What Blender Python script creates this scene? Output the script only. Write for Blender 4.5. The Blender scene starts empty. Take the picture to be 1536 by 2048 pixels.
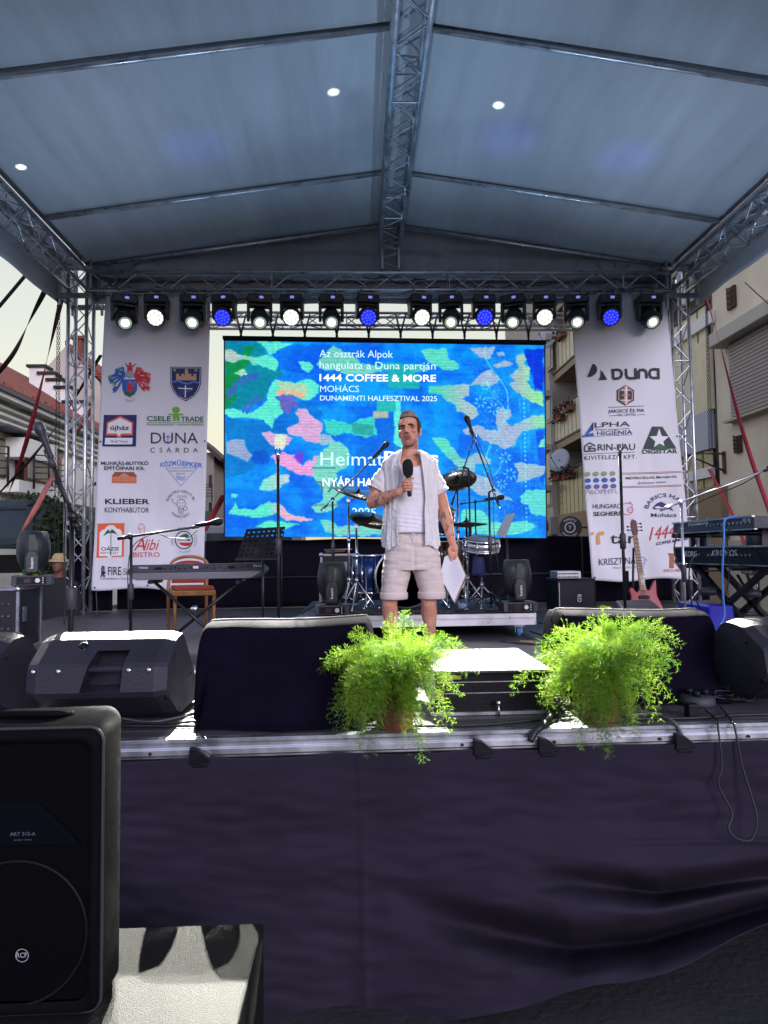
import bpy, bmesh, math, random
import numpy as np
from mathutils import Vector, Matrix, noise as mnoise
rad = math.radians
random.seed(7)
scene = bpy.context.scene
COL = scene.collection

# ------------------------------------------------------------------ camera
F = 1365.0; EYE = 1.80; DECK = 1.05
_Y = Vector((-.0366, -.0593, -1)).normalized()
_Z = Vector((-.0115, 1, 0)); _Z = (_Z - _Y * _Z.dot(_Y)).normalized()
_X = _Y.cross(_Z)
R = Matrix((_X, _Y, _Z))                      # camera -> world
cam = bpy.data.objects.new('camera', bpy.data.cameras.new('camera'))
COL.objects.link(cam)
cam.matrix_world = Matrix.Translation((0, 0, EYE)) @ R.to_4x4()
cam.data.sensor_fit = 'VERTICAL'; cam.data.sensor_height = 36
cam.data.lens = 36 * F / 2048
cam.data.clip_start = .05; cam.data.clip_end = 3000
scene.camera = cam

def ray(px, py):
    return R @ Vector(((px - 768) / F, (1024 - py) / F, -1))
def P(px, py, Y):                              # point of the pixel's ray at depth Y
    d = ray(px, py); return Vector((0, 0, EYE)) + d * (Y / d.y)
def PZ(px, py, Z):
    d = ray(px, py); return Vector((0, 0, EYE)) + d * ((Z - EYE) / d.z)
def PX(px, py, X):
    d = ray(px, py); return Vector((0, 0, EYE)) + d * (X / d.x)

# ------------------------------------------------------------------ world + sun
SUN_EL, SUN_AZ = rad(17), rad(153)             # low veiled evening sun behind the photographer
w = bpy.data.worlds.new("World"); scene.world = w; w.use_nodes = True
nt = w.node_tree; bg = nt.nodes['Background']
sky = nt.nodes.new('ShaderNodeTexSky'); sky.sky_type = 'NISHITA'; sky.sun_disc = False
sky.sun_elevation = SUN_EL; sky.sun_rotation = SUN_AZ
sky.dust_density = 4.0; sky.air_density = 1.2; sky.ozone_density = 2.0
nt.links.new(sky.outputs[0], bg.inputs[0]); bg.inputs[1].default_value = 0.05
# thin high cloud: cream near the horizon ahead, cool elsewhere
tc = nt.nodes.new('ShaderNodeTexCoord'); sx = nt.nodes.new('ShaderNodeSeparateXYZ'); nt.links.new(tc.outputs['Generated'], sx.inputs[0])
rp = nt.nodes.new('ShaderNodeValToRGB'); rp.color_ramp.elements[0].position = .0; rp.color_ramp.elements[0].color = (.93, .76, .42, 1)
rp.color_ramp.elements[1].position = .5; rp.color_ramp.elements[1].color = (.66, .68, .66, 1)
e_ = rp.color_ramp.elements.new(.2); e_.color = (.84, .80, .58, 1)
nt.links.new(sx.outputs['Z'], rp.inputs[0])
my = nt.nodes.new('ShaderNodeMapRange'); my.inputs[1].default_value = -.2; my.inputs[2].default_value = .5; nt.links.new(sx.outputs['Y'], my.inputs[0])
mxc = nt.nodes.new('ShaderNodeMixRGB'); mxc.inputs[1].default_value = (.60, .62, .95, 1); nt.links.new(my.outputs[0], mxc.inputs[0]); nt.links.new(rp.outputs[0], mxc.inputs[2])
bg2 = nt.nodes.new('ShaderNodeBackground'); bg2.inputs[1].default_value = .92; nt.links.new(mxc.outputs[0], bg2.inputs[0])
ash = nt.nodes.new('ShaderNodeAddShader'); nt.links.new(bg.outputs[0], ash.inputs[0]); nt.links.new(bg2.outputs[0], ash.inputs[1])
nt.links.new(ash.outputs[0], nt.nodes['World Output'].inputs[0])
sl = bpy.data.lights.new('sun', 'SUN'); sl.energy = 1.6; sl.angle = rad(22); sl.color = (.74, .73, 1)
so = bpy.data.objects.new('sun', sl); COL.objects.link(so)
sd = Vector((math.sin(SUN_AZ) * math.cos(SUN_EL), math.cos(SUN_AZ) * math.cos(SUN_EL), math.sin(SUN_EL)))
so.rotation_euler = sd.to_track_quat('Z', 'Y').to_euler()
scene.view_settings.view_transform = 'Standard'; scene.view_settings.look = 'None'
scene.view_settings.exposure = 0.0; scene.view_settings.gamma = 1
try:
    scene.cycles.max_bounces = 8; scene.cycles.diffuse_bounces = 4; scene.cycles.caustics_reflective = False
    scene.cycles.caustics_refractive = False; scene.cycles.sample_clamp_indirect = 4
except Exception: pass

# ------------------------------------------------------------------ materials
def srgb(r, g, b):
    f = lambda c: (c / 255 / 12.92) if c / 255 <= .04045 else ((c / 255 + .055) / 1.055) ** 2.4
    return (f(r), f(g), f(b))
MATS = {}
def mat(name, col, rough=.6, metal=0, var=0, vscale=6, bump=0, bscale=40, emit=None, estr=1, sheen=0, trans=0, stretch=None, spec=.5, detail=5):
    if name in MATS: return MATS[name]
    m = bpy.data.materials.new(name); m.use_nodes = True; MATS[name] = m
    n, l = m.node_tree.nodes, m.node_tree.links
    b = n['Principled BSDF']
    b.inputs['Base Color'].default_value = (*col, 1); b.inputs['Roughness'].default_value = rough
    b.inputs['Metallic'].default_value = metal; b.inputs['Specular IOR Level'].default_value = spec
    if sheen: b.inputs['Sheen Weight'].default_value = sheen
    if var or bump:
        tc = n.new('ShaderNodeTexCoord'); mp = n.new('ShaderNodeMapping'); l.new(tc.outputs['Object'], mp.inputs[0])
        if stretch: mp.inputs['Scale'].default_value = stretch
    if var:
        t = n.new('ShaderNodeTexNoise'); t.inputs['Scale'].default_value = vscale; t.inputs['Detail'].default_value = detail
        l.new(mp.outputs[0], t.inputs['Vector'])
        r = n.new('ShaderNodeMapRange'); r.inputs[1].default_value = .3; r.inputs[2].default_value = .7
        r.inputs[3].default_value = 1 - var; r.inputs[4].default_value = 1 + var
        l.new(t.outputs['Fac'], r.inputs[0])
        mx = n.new('ShaderNodeVectorMath'); mx.operation = 'SCALE'; mx.inputs[0].default_value = col
        l.new(r.outputs[0], mx.inputs['Scale']); l.new(mx.outputs[0], b.inputs['Base Color'])
        r2 = n.new('ShaderNodeMapRange'); r2.inputs[1].default_value = .3; r2.inputs[2].default_value = .7
        r2.inputs[3].default_value = max(.05, rough - .12); r2.inputs[4].default_value = min(1, rough + .12)
        l.new(t.outputs['Fac'], r2.inputs[0]); l.new(r2.outputs[0], b.inputs['Roughness'])
    if bump:
        t = n.new('ShaderNodeTexNoise'); t.inputs['Scale'].default_value = bscale; t.inputs['Detail'].default_value = 6
        l.new(mp.outputs[0], t.inputs['Vector'])
        bp = n.new('ShaderNodeBump'); bp.inputs['Strength'].default_value = bump; bp.inputs['Distance'].default_value = .01
        l.new(t.outputs['Fac'], bp.inputs['Height']); l.new(bp.outputs[0], b.inputs['Normal'])
    if emit is not None:
        b.inputs['Emission Color'].default_value = (*emit, 1); b.inputs['Emission Strength'].default_value = estr
    if trans:
        tr = n.new('ShaderNodeBsdfTranslucent'); tr.inputs[0].default_value = (*col, 1)
        mxs = n.new('ShaderNodeMixShader'); mxs.inputs[0].default_value = trans
        out = n['Material Output']; l.new(b.outputs[0], mxs.inputs[1]); l.new(tr.outputs[0], mxs.inputs[2]); l.new(mxs.outputs[0], out.inputs[0])
    return m

M_alu = mat('aluminium', (.56, .58, .62), .35, .9, .2, 9)
M_alud = mat('dull_aluminium', (.38, .39, .42), .42, .85, .3, 7)
M_black = mat('black_plastic', (.007, .007, .010), .5, 0, .2, 20, .2, 120, spec=.2)
M_blackm = mat('black_metal', (.015, .015, .018), .35, .3, .2, 12)
M_grey = mat('grey_plastic', (.04, .04, .055), .5, 0, .2, 9, .3, 150)
M_white = mat('white_paint', (.75, .75, .74), .5, 0, .08, 5)
M_chrome = mat('chrome', (.75, .76, .8), .14, 1, .1, 8)
M_cable = mat('black_cable', (.012, .012, .013), .5)
M_red = mat('red_strap', (.30, .02, .035), .7, 0, .25, 8, .4, 200)
M_drape = mat('black_drape', (.006, .005, .013), .95, 0, .25, 3, .5, 260, spec=.15)
M_text_w = mat('white_print', (.7, .7, .72), .5)
M_text_k = mat('black_print', (.012, .014, .03), .5)
M_text_n = mat('navy_print', (.02, .035, .16), .5)

# ------------------------------------------------------------------ object helpers
def wloc(o):
    v = Vector((0, 0, 0))
    while o: v += o.location; o = o.parent
    return v
def thing(name, label, cat, loc=(0, 0, 0), group=None):
    o = bpy.data.objects.new(name, None); COL.objects.link(o); o.location = loc
    o.empty_display_size = .1
    return tag(o, label, cat, group)
def tag(o, label=None, cat=None, group=None, kind=None):
    if label: o['label'] = label
    if cat: o['category'] = cat
    if group: o['group'] = group
    if kind: o['kind'] = kind
    return o
def copy_tree(o, parent=None):
    c = o.copy(); COL.objects.link(c); c.parent = parent
    for ch in list(o.children): copy_tree(ch, c)
    return c

class MB:
    def __init__(s): s.v = []; s.f = []; s.m = []; s.s = []
    def add(s, vs, fs, m=0, smooth=False):
        b = len(s.v); s.v.extend(vs)
        for f in fs: s.f.append([i + b for i in f]); s.m.append(m); s.s.append(smooth)
    def box(s, c, d, rot=None, m=0):
        c = Vector(c); h = Vector(d) / 2; vs = []
        for x in (-1, 1):
            for y in (-1, 1):
                for z in (-1, 1):
                    p = Vector((x * h.x, y * h.y, z * h.z))
                    if rot is not None: p = rot @ p
                    vs.append(c + p)
        s.add(vs, [(0, 1, 3, 2), (4, 6, 7, 5), (0, 4, 5, 1), (2, 3, 7, 6), (0, 2, 6, 4), (1, 5, 7, 3)], m)
    def hexa(s, pts, m=0):                    # 8 points: bottom loop 4, top loop 4
        s.add([Vector(p) for p in pts], [(3, 2, 1, 0), (4, 5, 6, 7), (0, 1, 5, 4), (1, 2, 6, 5), (2, 3, 7, 6), (3, 0, 4, 7)], m)
    def tube(s, pts, r, n=8, m=0, cap=True, closed=False):
        pts = [Vector(p) for p in pts]; N = len(pts)
        rs = r if isinstance(r, (list, tuple)) else [r] * N
        base = len(s.v); pu = None; vs = []
        for i, p in enumerate(pts):
            if closed: t = pts[(i + 1) % N] - pts[i - 1]
            else: t = pts[min(i + 1, N - 1)] - pts[max(i - 1, 0)]
            if t.length < 1e-9: t = Vector((0, 0, 1))
            t.normalize()
            if pu is None: pu = t.orthogonal().normalized()
            u = pu - t * pu.dot(t)
            u = u.normalized() if u.length > 1e-6 else t.orthogonal().normalized()
            pu = u; w_ = t.cross(u)
            for k in range(n):
                a = 2 * math.pi * k / n
                vs.append(p + (u * math.cos(a) + w_ * math.sin(a)) * rs[i])
        fs = []
        for i in range(N if closed else N - 1):
            j = (i + 1) % N
            for k in range(n):
                k2 = (k + 1) % n
                fs.append((i * n + k, i * n + k2, j * n + k2, j * n + k))
        s.add(vs, fs, m, True)
        if cap and not closed:
            s.add(vs[:n][::-1], [tuple(range(n))], m); s.add(vs[-n:], [tuple(range(n))], m)
    def lathe(s, prof, o, axis=(0, 0, 1), n=24, m=0, smooth=True, sy=1, caps=True):
        ax = Vector(axis).normalized(); u = ax.orthogonal().normalized()
        if abs(ax.z) < .99: u = Vector((0, 0, 1)).cross(ax).normalized()
        w_ = ax.cross(u); o = Vector(o); vs = []; fs = []
        for r, h in prof:
            for k in range(n):
                a = 2 * math.pi * k / n
                vs.append(o + ax * h + (u * math.cos(a) + w_ * math.sin(a) * sy) * r)
        for i in range(len(prof) - 1):
            for k in range(n):
                k2 = (k + 1) % n
                fs.append((i * n + k, i * n + k2, (i + 1) * n + k2, (i + 1) * n + k))
        s.add(vs, fs, m, smooth)
        if caps and prof[0][0] > 1e-5: s.add(vs[:n][::-1], [tuple(range(n))], m)
        if caps and prof[-1][0] > 1e-5: s.add(vs[-n:], [tuple(range(n))], m)
    def prism(s, poly, o, u, v, w_, m=0):      # poly in (u,v), extruded by vector w_
        o, u, v, w_ = map(Vector, (o, u, v, w_)); n = len(poly)
        a = [o + u * p[0] + v * p[1] for p in poly]; b = [p + w_ for p in a]
        s.add(a + b, [tuple(range(n))[::-1], tuple(range(n, 2 * n))] + [(i, (i + 1) % n, n + (i + 1) % n, n + i) for i in range(n)], m)
    def quad(s, a, b, c, d, m=0): s.add([Vector(a), Vector(b), Vector(c), Vector(d)], [(0, 1, 2, 3)], m)
    def grid(s, fn, nu, nv, m=0, smooth=True):
        vs = [Vector(fn(i / nu, j / nv)) for j in range(nv + 1) for i in range(nu + 1)]
        fs = [(j * (nu + 1) + i, j * (nu + 1) + i + 1, (j + 1) * (nu + 1) + i + 1, (j + 1) * (nu + 1) + i) for j in range(nv) for i in range(nu)]
        s.add(vs, fs, m, smooth)
    def ball(s, c, r, n=12, m=0, rot=None):
        c = Vector(c); r = Vector((r, r, r)) if isinstance(r, (int, float)) else Vector(r); vs = []; fs = []; h = n // 2
        for i in range(h + 1):
            th = math.pi * i / h
            for k in range(n):
                a = 2 * math.pi * k / n
                p = Vector((r.x * math.sin(th) * math.cos(a), r.y * math.sin(th) * math.sin(a), r.z * math.cos(th)))
                vs.append(c + (rot @ p if rot is not None else p))
        for i in range(h):
            for k in range(n): fs.append((i * n + k, (i + 1) * n + k, (i + 1) * n + (k + 1) % n, i * n + (k + 1) % n))
        s.add(vs, fs, m, True)
    def build(s, name, mats, parent=None, bevel=0, seg=2, solid=0, recalc=True):
        if not isinstance(mats, (list, tuple)): mats = [mats]
        off = wloc(parent) if parent else Vector((0, 0, 0))
        me = bpy.data.meshes.new(name)
        me.from_pydata([tuple(p - off) for p in map(Vector, s.v)], [], s.f)
        for q in mats: me.materials.append(q)
        me.polygons.foreach_set('material_index', s.m); me.polygons.foreach_set('use_smooth', s.s)
        if recalc:
            bm = bmesh.new(); bm.from_mesh(me); bmesh.ops.remove_doubles(bm, verts=bm.verts, dist=1e-5)
            bmesh.ops.recalc_face_normals(bm, faces=bm.faces); bm.to_mesh(me); bm.free()
        me.update()
        o = bpy.data.objects.new(name, me); COL.objects.link(o); o.parent = parent
        if solid: md = o.modifiers.new('solid', 'SOLIDIFY'); md.thickness = solid; md.offset = 0
        if bevel:
            md = o.modifiers.new('bevel', 'BEVEL'); md.width = bevel; md.segments = seg; md.limit_method = 'ANGLE'; md.angle_limit = rad(35)
            if seg > 1: md.harden_normals = False
        return o
def rotz(a): return Matrix.Rotation(a, 3, 'Z')
def rotx(a): return Matrix.Rotation(a, 3, 'X')
def roty(a): return Matrix.Rotation(a, 3, 'Y')
def sag(a, b, d, n=12, side=(0, 0, 0)):
    a, b = Vector(a), Vector(b); sv = Vector(side)
    return [a.lerp(b, t / n) + Vector((0, 0, -d * 4 * (t / n) * (1 - t / n))) + sv * math.sin(math.pi * t / n) for t in range(n + 1)]
def spline(pts, n=6):                          # Catmull-Rom through the points
    pts = [Vector(p) for p in pts]; out = []
    q = [2 * pts[0] - pts[1]] + pts + [2 * pts[-1] - pts[-2]]
    for i in range(1, len(q) - 2):
        a, b, c, d = q[i - 1:i + 3]
        for k in range(n):
            t = k / n
            out.append(.5 * ((2 * b) + (c - a) * t + (2 * a - 5 * b + 4 * c - d) * t * t + (3 * b - 3 * c + d - a) * t ** 3))
    return out + [pts[-1]]

# ------------------------------------------------------------------ lettering
_TC = {}
def text_geo(s, bold=0, shear=0, spacing=1):
    k = (s, bold, shear, spacing)
    if k in _TC: return _TC[k]
    c = bpy.data.curves.new('t', 'FONT'); c.body = s; c.size = 1; c.offset = bold; c.shear = shear; c.space_character = spacing
    c.resolution_u = 3
    o = bpy.data.objects.new('t', c); COL.objects.link(o)
    me = bpy.data.meshes.new_from_object(o.evaluated_get(bpy.context.evaluated_depsgraph_get()))
    v = [tuple(p.co)[:2] for p in me.vertices]; f = [tuple(p.vertices) for p in me.polygons]
    bpy.data.objects.remove(o); bpy.data.curves.remove(c); bpy.data.meshes.remove(me)
    xs = [p[0] for p in v] or [0, 1]; x0, x1 = min(xs), max(xs)
    g = ([((x - x0) / (x1 - x0), y / .72) for x, y in v], f, (x1 - x0) / .72)   # x 0..1, y in cap heights
    _TC[k] = g; return g
class Surf:
    """a flat surface of the place; pixels of the photo are carried onto it along their rays"""
    def __init__(s, o, n, lift=.004, disp=None): s.o = Vector(o); s.n = Vector(n).normalized(); s.lift = lift; s.disp = disp; s.flat = False
    def __call__(s, px, py, lift=None):
        d = ray(px, py); e = Vector((0, 0, EYE)); t = (s.o - e).dot(s.n) / d.dot(s.n)
        p = e + d * t + s.n * (s.lift if lift is None else lift)
        if s.disp and not s.flat: p = p + s.n * s.disp(p)
        return p
def ptext(mb, S, s, x0, x1, yb, cap, m=0, slope=0, bold=0, shear=0, spacing=1, lift=None):
    v, f, _ = text_geo(s, bold, shear, spacing)
    mb.add([S(x0 + (x1 - x0) * x, yb + slope * (x1 - x0) * x - cap * y, lift) for x, y in v], f, m)
def parc(mb, S, s, cx, cy, r, a0, a1, cap, m=0, bold=0, flip=False, sy=1, lift=None):
    v, f, _ = text_geo(s, bold)
    out = []
    for x, y in v:
        a = rad(a0 + (a1 - a0) * x); rr = r + (cap * y if not flip else -cap * y)
        out.append(S(cx + rr * math.cos(a), cy - rr * math.sin(a) * sy, lift))
    mb.add(out, f, m)
def ppoly(mb, S, pts, m=0, lift=None): mb.add([S(x, y, lift) for x, y in pts], [tuple(range(len(pts)))], m)
def pdisc(mb, S, cx, cy, rx, ry=None, m=0, n=20, lift=None):
    ry = ry or rx; ppoly(mb, S, [(cx + rx * math.cos(2 * math.pi * k / n), cy - ry * math.sin(2 * math.pi * k / n)) for k in range(n)], m, lift)
def pring(mb, S, cx, cy, r0, r1, m=0, a0=0, a1=360, n=28, lift=None, sy=1):
    for k in range(n):
        a, b = rad(a0 + (a1 - a0) * k / n), rad(a0 + (a1 - a0) * (k + 1) / n)
        mb.add([S(cx + r * math.cos(t), cy - r * math.sin(t) * sy, lift) for r, t in ((r0, a), (r1, a), (r1, b), (r0, b))], [(0, 1, 2, 3)], m)
def pline(mb, S, pts, w_, m=0, lift=None):
    for (x0, y0), (x1, y1) in zip(pts[:-1], pts[1:]):
        L = math.hypot(x1 - x0, y1 - y0) or 1; nx, ny = -(y1 - y0) / L * w_ / 2, (x1 - x0) / L * w_ / 2
        ppoly(mb, S, [(x0 + nx, y0 + ny), (x1 + nx, y1 + ny), (x1 - nx, y1 - ny), (x0 - nx, y0 - ny)], m, lift)

def truss(mb, a, b, w_=.29, up=(0, 0, 1), rc=.025, rl=.009, step=.29, h=None, m=0):
    a, b = Vector(a), Vector(b); t = (b - a); L = t.length; t.normalize(); u = Vector(up); u = (u - t * u.dot(t)).normalized(); s_ = t.cross(u)
    h = h or w_; c = [(-1, -1), (1, -1), (1, 1), (-1, 1)]
    q = lambda k, d: a + t * d + s_ * c[k][0] * (w_ / 2 - rc) + u * c[k][1] * (h / 2 - rc)
    for k in range(4): mb.tube([q(k, 0), q(k, L)], rc, 10, m)
    n = max(1, round(L / step)); st = L / n
    for k in range(4):
        k2 = (k + 1) % 4
        for i in range(n):
            p0, p1 = (k, k2) if (i + k) % 2 == 0 else (k2, k)
            mb.tube([q(p0, i * st + .02), q(p1, (i + 1) * st - .02)], rl, 6, m, cap=False)
        for i in range(0, n + 1, 7): mb.tube([q(k, min(L - .02, i * st + .03)), q(k2, min(L - .02, i * st + .03))], rl, 6, m, cap=False)
def spot(name, loc, target, energy, size=60, blend=.5, color=(1, 1, 1), radius=.05, parent=None):
    l = bpy.data.lights.new(name, 'SPOT'); l.energy = energy; l.spot_size = rad(size); l.spot_blend = blend; l.color = color; l.shadow_soft_size = radius
    o = bpy.data.objects.new(name, l); COL.objects.link(o)
    d = Vector(target) - Vector(loc); o.rotation_euler = d.to_track_quat('-Z', 'Y').to_euler()
    o.location = Vector(loc) - (wloc(parent) if parent else Vector((0, 0, 0))); o.parent = parent
    return o
# ================================================================== ground, deck, skirt
g = MB(); g.quad((-400, -200, 0), (400, -200, 0), (400, 900, 0), (-400, 900, 0))
M_ground = mat('paving', (.022, .022, .026), .85, 0, .35, 1.5, .8, 30)
n, l = M_ground.node_tree.nodes, M_ground.node_tree.links; b = n['Principled BSDF']
tc = n.new('ShaderNodeTexCoord'); bk = n.new('ShaderNodeTexBrick'); bk.inputs['Scale'].default_value = 1; bk.inputs['Brick Width'].default_value = .4; bk.inputs['Row Height'].default_value = .2; bk.inputs['Mortar Size'].default_value = .008
l.new(tc.outputs['Object'], bk.inputs['Vector']); bp = n.new('ShaderNodeBump'); bp.inputs['Strength'].default_value = .6; bp.inputs['Distance'].default_value = .01; bp.invert = True
l.new(bk.outputs['Fac'], bp.inputs['Height']); l.new(b.inputs['Normal'].links[0].from_socket, bp.inputs['Normal']); l.new(bp.outputs[0], b.inputs['Normal'])
tag(g.build('ground', M_ground), 'dark grey paved square around the stage', 'ground', kind='structure')
g = MB(); g.quad((1.0, .4, .006), (4.4, .4, .006), (4.4, 2.62, .006), (.5, 2.62, .006))
tag(g.build('path', mat('worn_paving', (.045, .04, .05), .9, 0, .4, 3, .8, 60)), 'lighter strip of worn paving in front of the stage', 'paving', kind='structure')

FL = PZ(245, 1484, DECK); FR = PZ(1536, 1447, DECK)
def front_y(x): t = (x - FL.x) / (FR.x - FL.x); return FL.y + (FR.y - FL.y) * t
fdir = Vector((FR.x - FL.x, FR.y - FL.y, 0)).normalized()
stage = thing('stage_platform', 'low black stage floor with aluminium edge rail', 'stage', (.4, 6, 0))
XL, XR, YB = -3.75, 4.75, 9.9
# deck material: worn dark plywood with panel seams
M_deck = bpy.data.materials.new('worn_stage_floor'); M_deck.use_nodes = True
n, l = M_deck.node_tree.nodes, M_deck.node_tree.links; b = n['Principled BSDF']
tc = n.new('ShaderNodeTexCoord'); mp = n.new('ShaderNodeMapping'); mp.inputs['Scale'].default_value = (1, 1, 1); l.new(tc.outputs['Object'], mp.inputs[0])
br = n.new('ShaderNodeTexBrick'); br.inputs['Scale'].default_value = 1; br.offset = 0; br.inputs['Mortar Size'].default_value = .006
br.inputs['Brick Width'].default_value = 2.0; br.inputs['Row Height'].default_value = 1.0
br.inputs['Color1'].default_value = (.062, .058, .068, 1); br.inputs['Color2'].default_value = (.05, .046, .056, 1); br.inputs['Mortar'].default_value = (.12, .12, .125, 1)
l.new(mp.outputs[0], br.inputs['Vector'])
nz = n.new('ShaderNodeTexNoise'); nz.inputs['Scale'].default_value = 2.2; nz.inputs['Detail'].default_value = 9; nz.inputs['Roughness'].default_value = .7; l.new(tc.outputs['Object'], nz.inputs['Vector'])
sc = n.new('ShaderNodeTexNoise'); sc.inputs['Scale'].default_value = 1.0; sc.inputs['Detail'].default_value = 4
mp2 = n.new('ShaderNodeMapping'); mp2.inputs['Scale'].default_value = (3, 60, 1); mp2.inputs['Rotation'].default_value = (0, 0, .3); l.new(tc.outputs['Object'], mp2.inputs[0]); l.new(mp2.outputs[0], sc.inputs['Vector'])
ad = n.new('ShaderNodeMath'); ad.operation = 'MULTIPLY'; l.new(nz.outputs['Fac'], ad.inputs[0]); l.new(sc.outputs['Fac'], ad.inputs[1])
rg = n.new('ShaderNodeMapRange'); rg.inputs[1].default_value = .12; rg.inputs[2].default_value = .42; rg.inputs[3].default_value = .45; rg.inputs[4].default_value = 1.9; l.new(ad.outputs[0], rg.inputs[0])
sv = n.new('ShaderNodeVectorMath'); sv.operation = 'SCALE'; l.new(br.outputs['Color'], sv.inputs[0]); l.new(rg.outputs[0], sv.inputs['Scale']); l.new(sv.outputs[0], b.inputs['Base Color'])
rr = n.new('ShaderNodeMapRange'); rr.inputs[3].default_value = .35; rr.inputs[4].default_value = .7; l.new(nz.outputs['Fac'], rr.inputs[0]); l.new(rr.outputs[0], b.inputs['Roughness'])
d = MB()
fl = Vector((XL, front_y(XL) + .05, 0)); fr = Vector((XR, front_y(XR) + .05, 0))
d.hexa([(fl.x, fl.y, DECK - .09), (fr.x, fr.y, DECK - .09), (XR, YB, DECK - .09), (XL, YB, DECK - .09), (fl.x, fl.y, DECK), (fr.x, fr.y, DECK), (XR, YB, DECK), (XL, YB, DECK)])
d.build('deck', M_deck, stage)
r_ = MB(); fn = Vector((fdir.y, -fdir.x, 0))      # rail profile, towards the camera = fn
prof = [(0, .004), (.052, .004), (.052, -.012), (.046, -.018), (.046, -.032), (.056, -.036), (.056, -.060), (.046, -.064), (.046, -.074), (0, -.074)]
o0 = Vector((XL, front_y(XL) + .05, DECK)); L = (fr - fl).length
r_.prism(prof, o0, fn, (0, 0, 1), fdir * L); r_.build('edge_rail', M_alu, stage, .002, 1)
for px_ in (300, 385, 925, 1110, 1322, 1500):
    c = PZ(px_, 1484 - (px_ - 245) * .0287 + 27, DECK - .05); q = MB()
    q.lathe([(.006, 0), (.006, .008)], Vector((c.x, front_y(c.x) - .008, DECK - .048)), fn, 10); q.build('rail_bolt', M_black, stage)
def clamp(px_, label):
    x = PZ(px_, 1484 - (px_ - 245) * .0287 + 20, DECK - .05).x
    o = Vector((x, front_y(x) - .012, DECK - .05)); q = MB()
    q.prism([(-.035, .03), (.0, .022), (.045, -.012), (.045, -.03), (-.035, -.038)], o, fdir, (0, 0, 1), fn * .03)
    q.box(o + Vector((.005, 0, -.04)) + fn * .012, (.06, .03, .02))
    tag(q.build('drape_clamp', M_black, None, .004), label, 'clamp', 'clamps holding the stage drape')
clamp(405, 'black drape clamp on the edge rail beside the covered speaker')
clamp(958, 'black drape clamp on the edge rail between the two potted ferns')
clamp(1085, 'black drape clamp on the edge rail where the thick cable comes over')
clamp(1352, 'black drape clamp on the edge rail right of the right fern')
for x in (-3.6, -1.6, .4, 2.4, 4.6):
    for y in (3.2, 5.4, 7.6, 9.7): lg = MB(); lg.tube([(x, y, 0), (x, y, DECK - .09)], .025, 8); lg.build('leg', M_alud, stage)

# skirt
curveA = ([1000, 1150, 1314, 1536, 1700, 2700], [1760, 1764, 1786, 1752, 1720, 1700])
curveB = ([300, 700, 1000, 1140, 1297, 1536, 1700], [1700, 1790, 1869, 1896, 1881, 1811, 1750])
edge_line = ([700, 1000, 1244, 1401, 1536, 1700, 1900, 2700], [2110, 2018, 1968, 1915, 1853, 1800, 1880, 1960])
def skirt_fn(u, v):
    px_ = -60 + 2760 * u
    ytop = 1484 - (px_ - 245) * .0287 + 33 + 7 * abs(math.sin((px_ - 405) / 277 * math.pi)) * (1 if px_ < 1100 else .5)
    x = P(px_, ytop, 2.9).x * .97
    yb = np.interp(px_, *edge_line) + 8 * math.sin(px_ * .02); py = ytop + (yb - ytop) * v
    s = math.exp(-((py - np.interp(px_, *curveA)) / 22) ** 2) * np.interp(px_, [1060, 1250], [0, 1])
    s += 1.3 * math.exp(-((py - np.interp(px_, *curveB)) / 34) ** 2) * np.interp(px_, [780, 1100], [0, 1])
    low = max(0, (py - 1640) / 350); right = max(0, min(1, (px_ - 700) / 500))
    dsp = -.25 * s + .24 * low * right + .012 * math.sin(px_ * .013 + py * .004) * min(1, v * 3)
    nz_ = mnoise.noise(Vector((px_ * .006, py * .016, 3))) * .02 * min(1, v * 4)
    nz_ += mnoise.noise(Vector(((px_ + py * 2.2) * .012, (py - px_ * .25) * .035, 8))) * .011 * min(1, v * 6)
    if px_ > 1050: dsp += .012 * math.exp(-((py - 1684 - (1300 - px_) * .01) / 6) ** 2) * np.interp(px_, [1200, 1280], [0, 1])
    dsp *= np.interp(px_, [1750, 2300], [1, .1]); dsp += .010 * math.exp(-((px_ - 722 - (py - 1500) * .02) / 5) ** 2); Y = front_y(x) - .03 - (dsp + nz_)
    return P(px_, py, Y)
s_ = MB(); s_.grid(skirt_fn, 400, 150)
M_skirt = mat('skirt_cloth', (.024, .0195, .034), .95, 0, .18, 2.2, .35, 320, spec=.15)
tag(s_.build('stage_skirt', M_skirt, None, solid=.003), 'dark purple black cloth hung along the stage front, folds gathered at right', 'stage skirt')
# things under the lifted skirt
q = MB(); q.box((2.6, 3.9, .35), (1.6, .5, .7)); q.box((1.5, 4.3, .3), (.4, .4, .5))
tag(q.build('storage_box', M_black, None, .01), 'black box in the dark under the stage at right', 'box')

# ================================================================== canopy roof and trusses
E = EYE
M_tarp = mat('roof_tarp', (.50, .50, .52), .55, 0, .10, .7, .3, 2.5, stretch=(1, .35, 1), detail=8)
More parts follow.
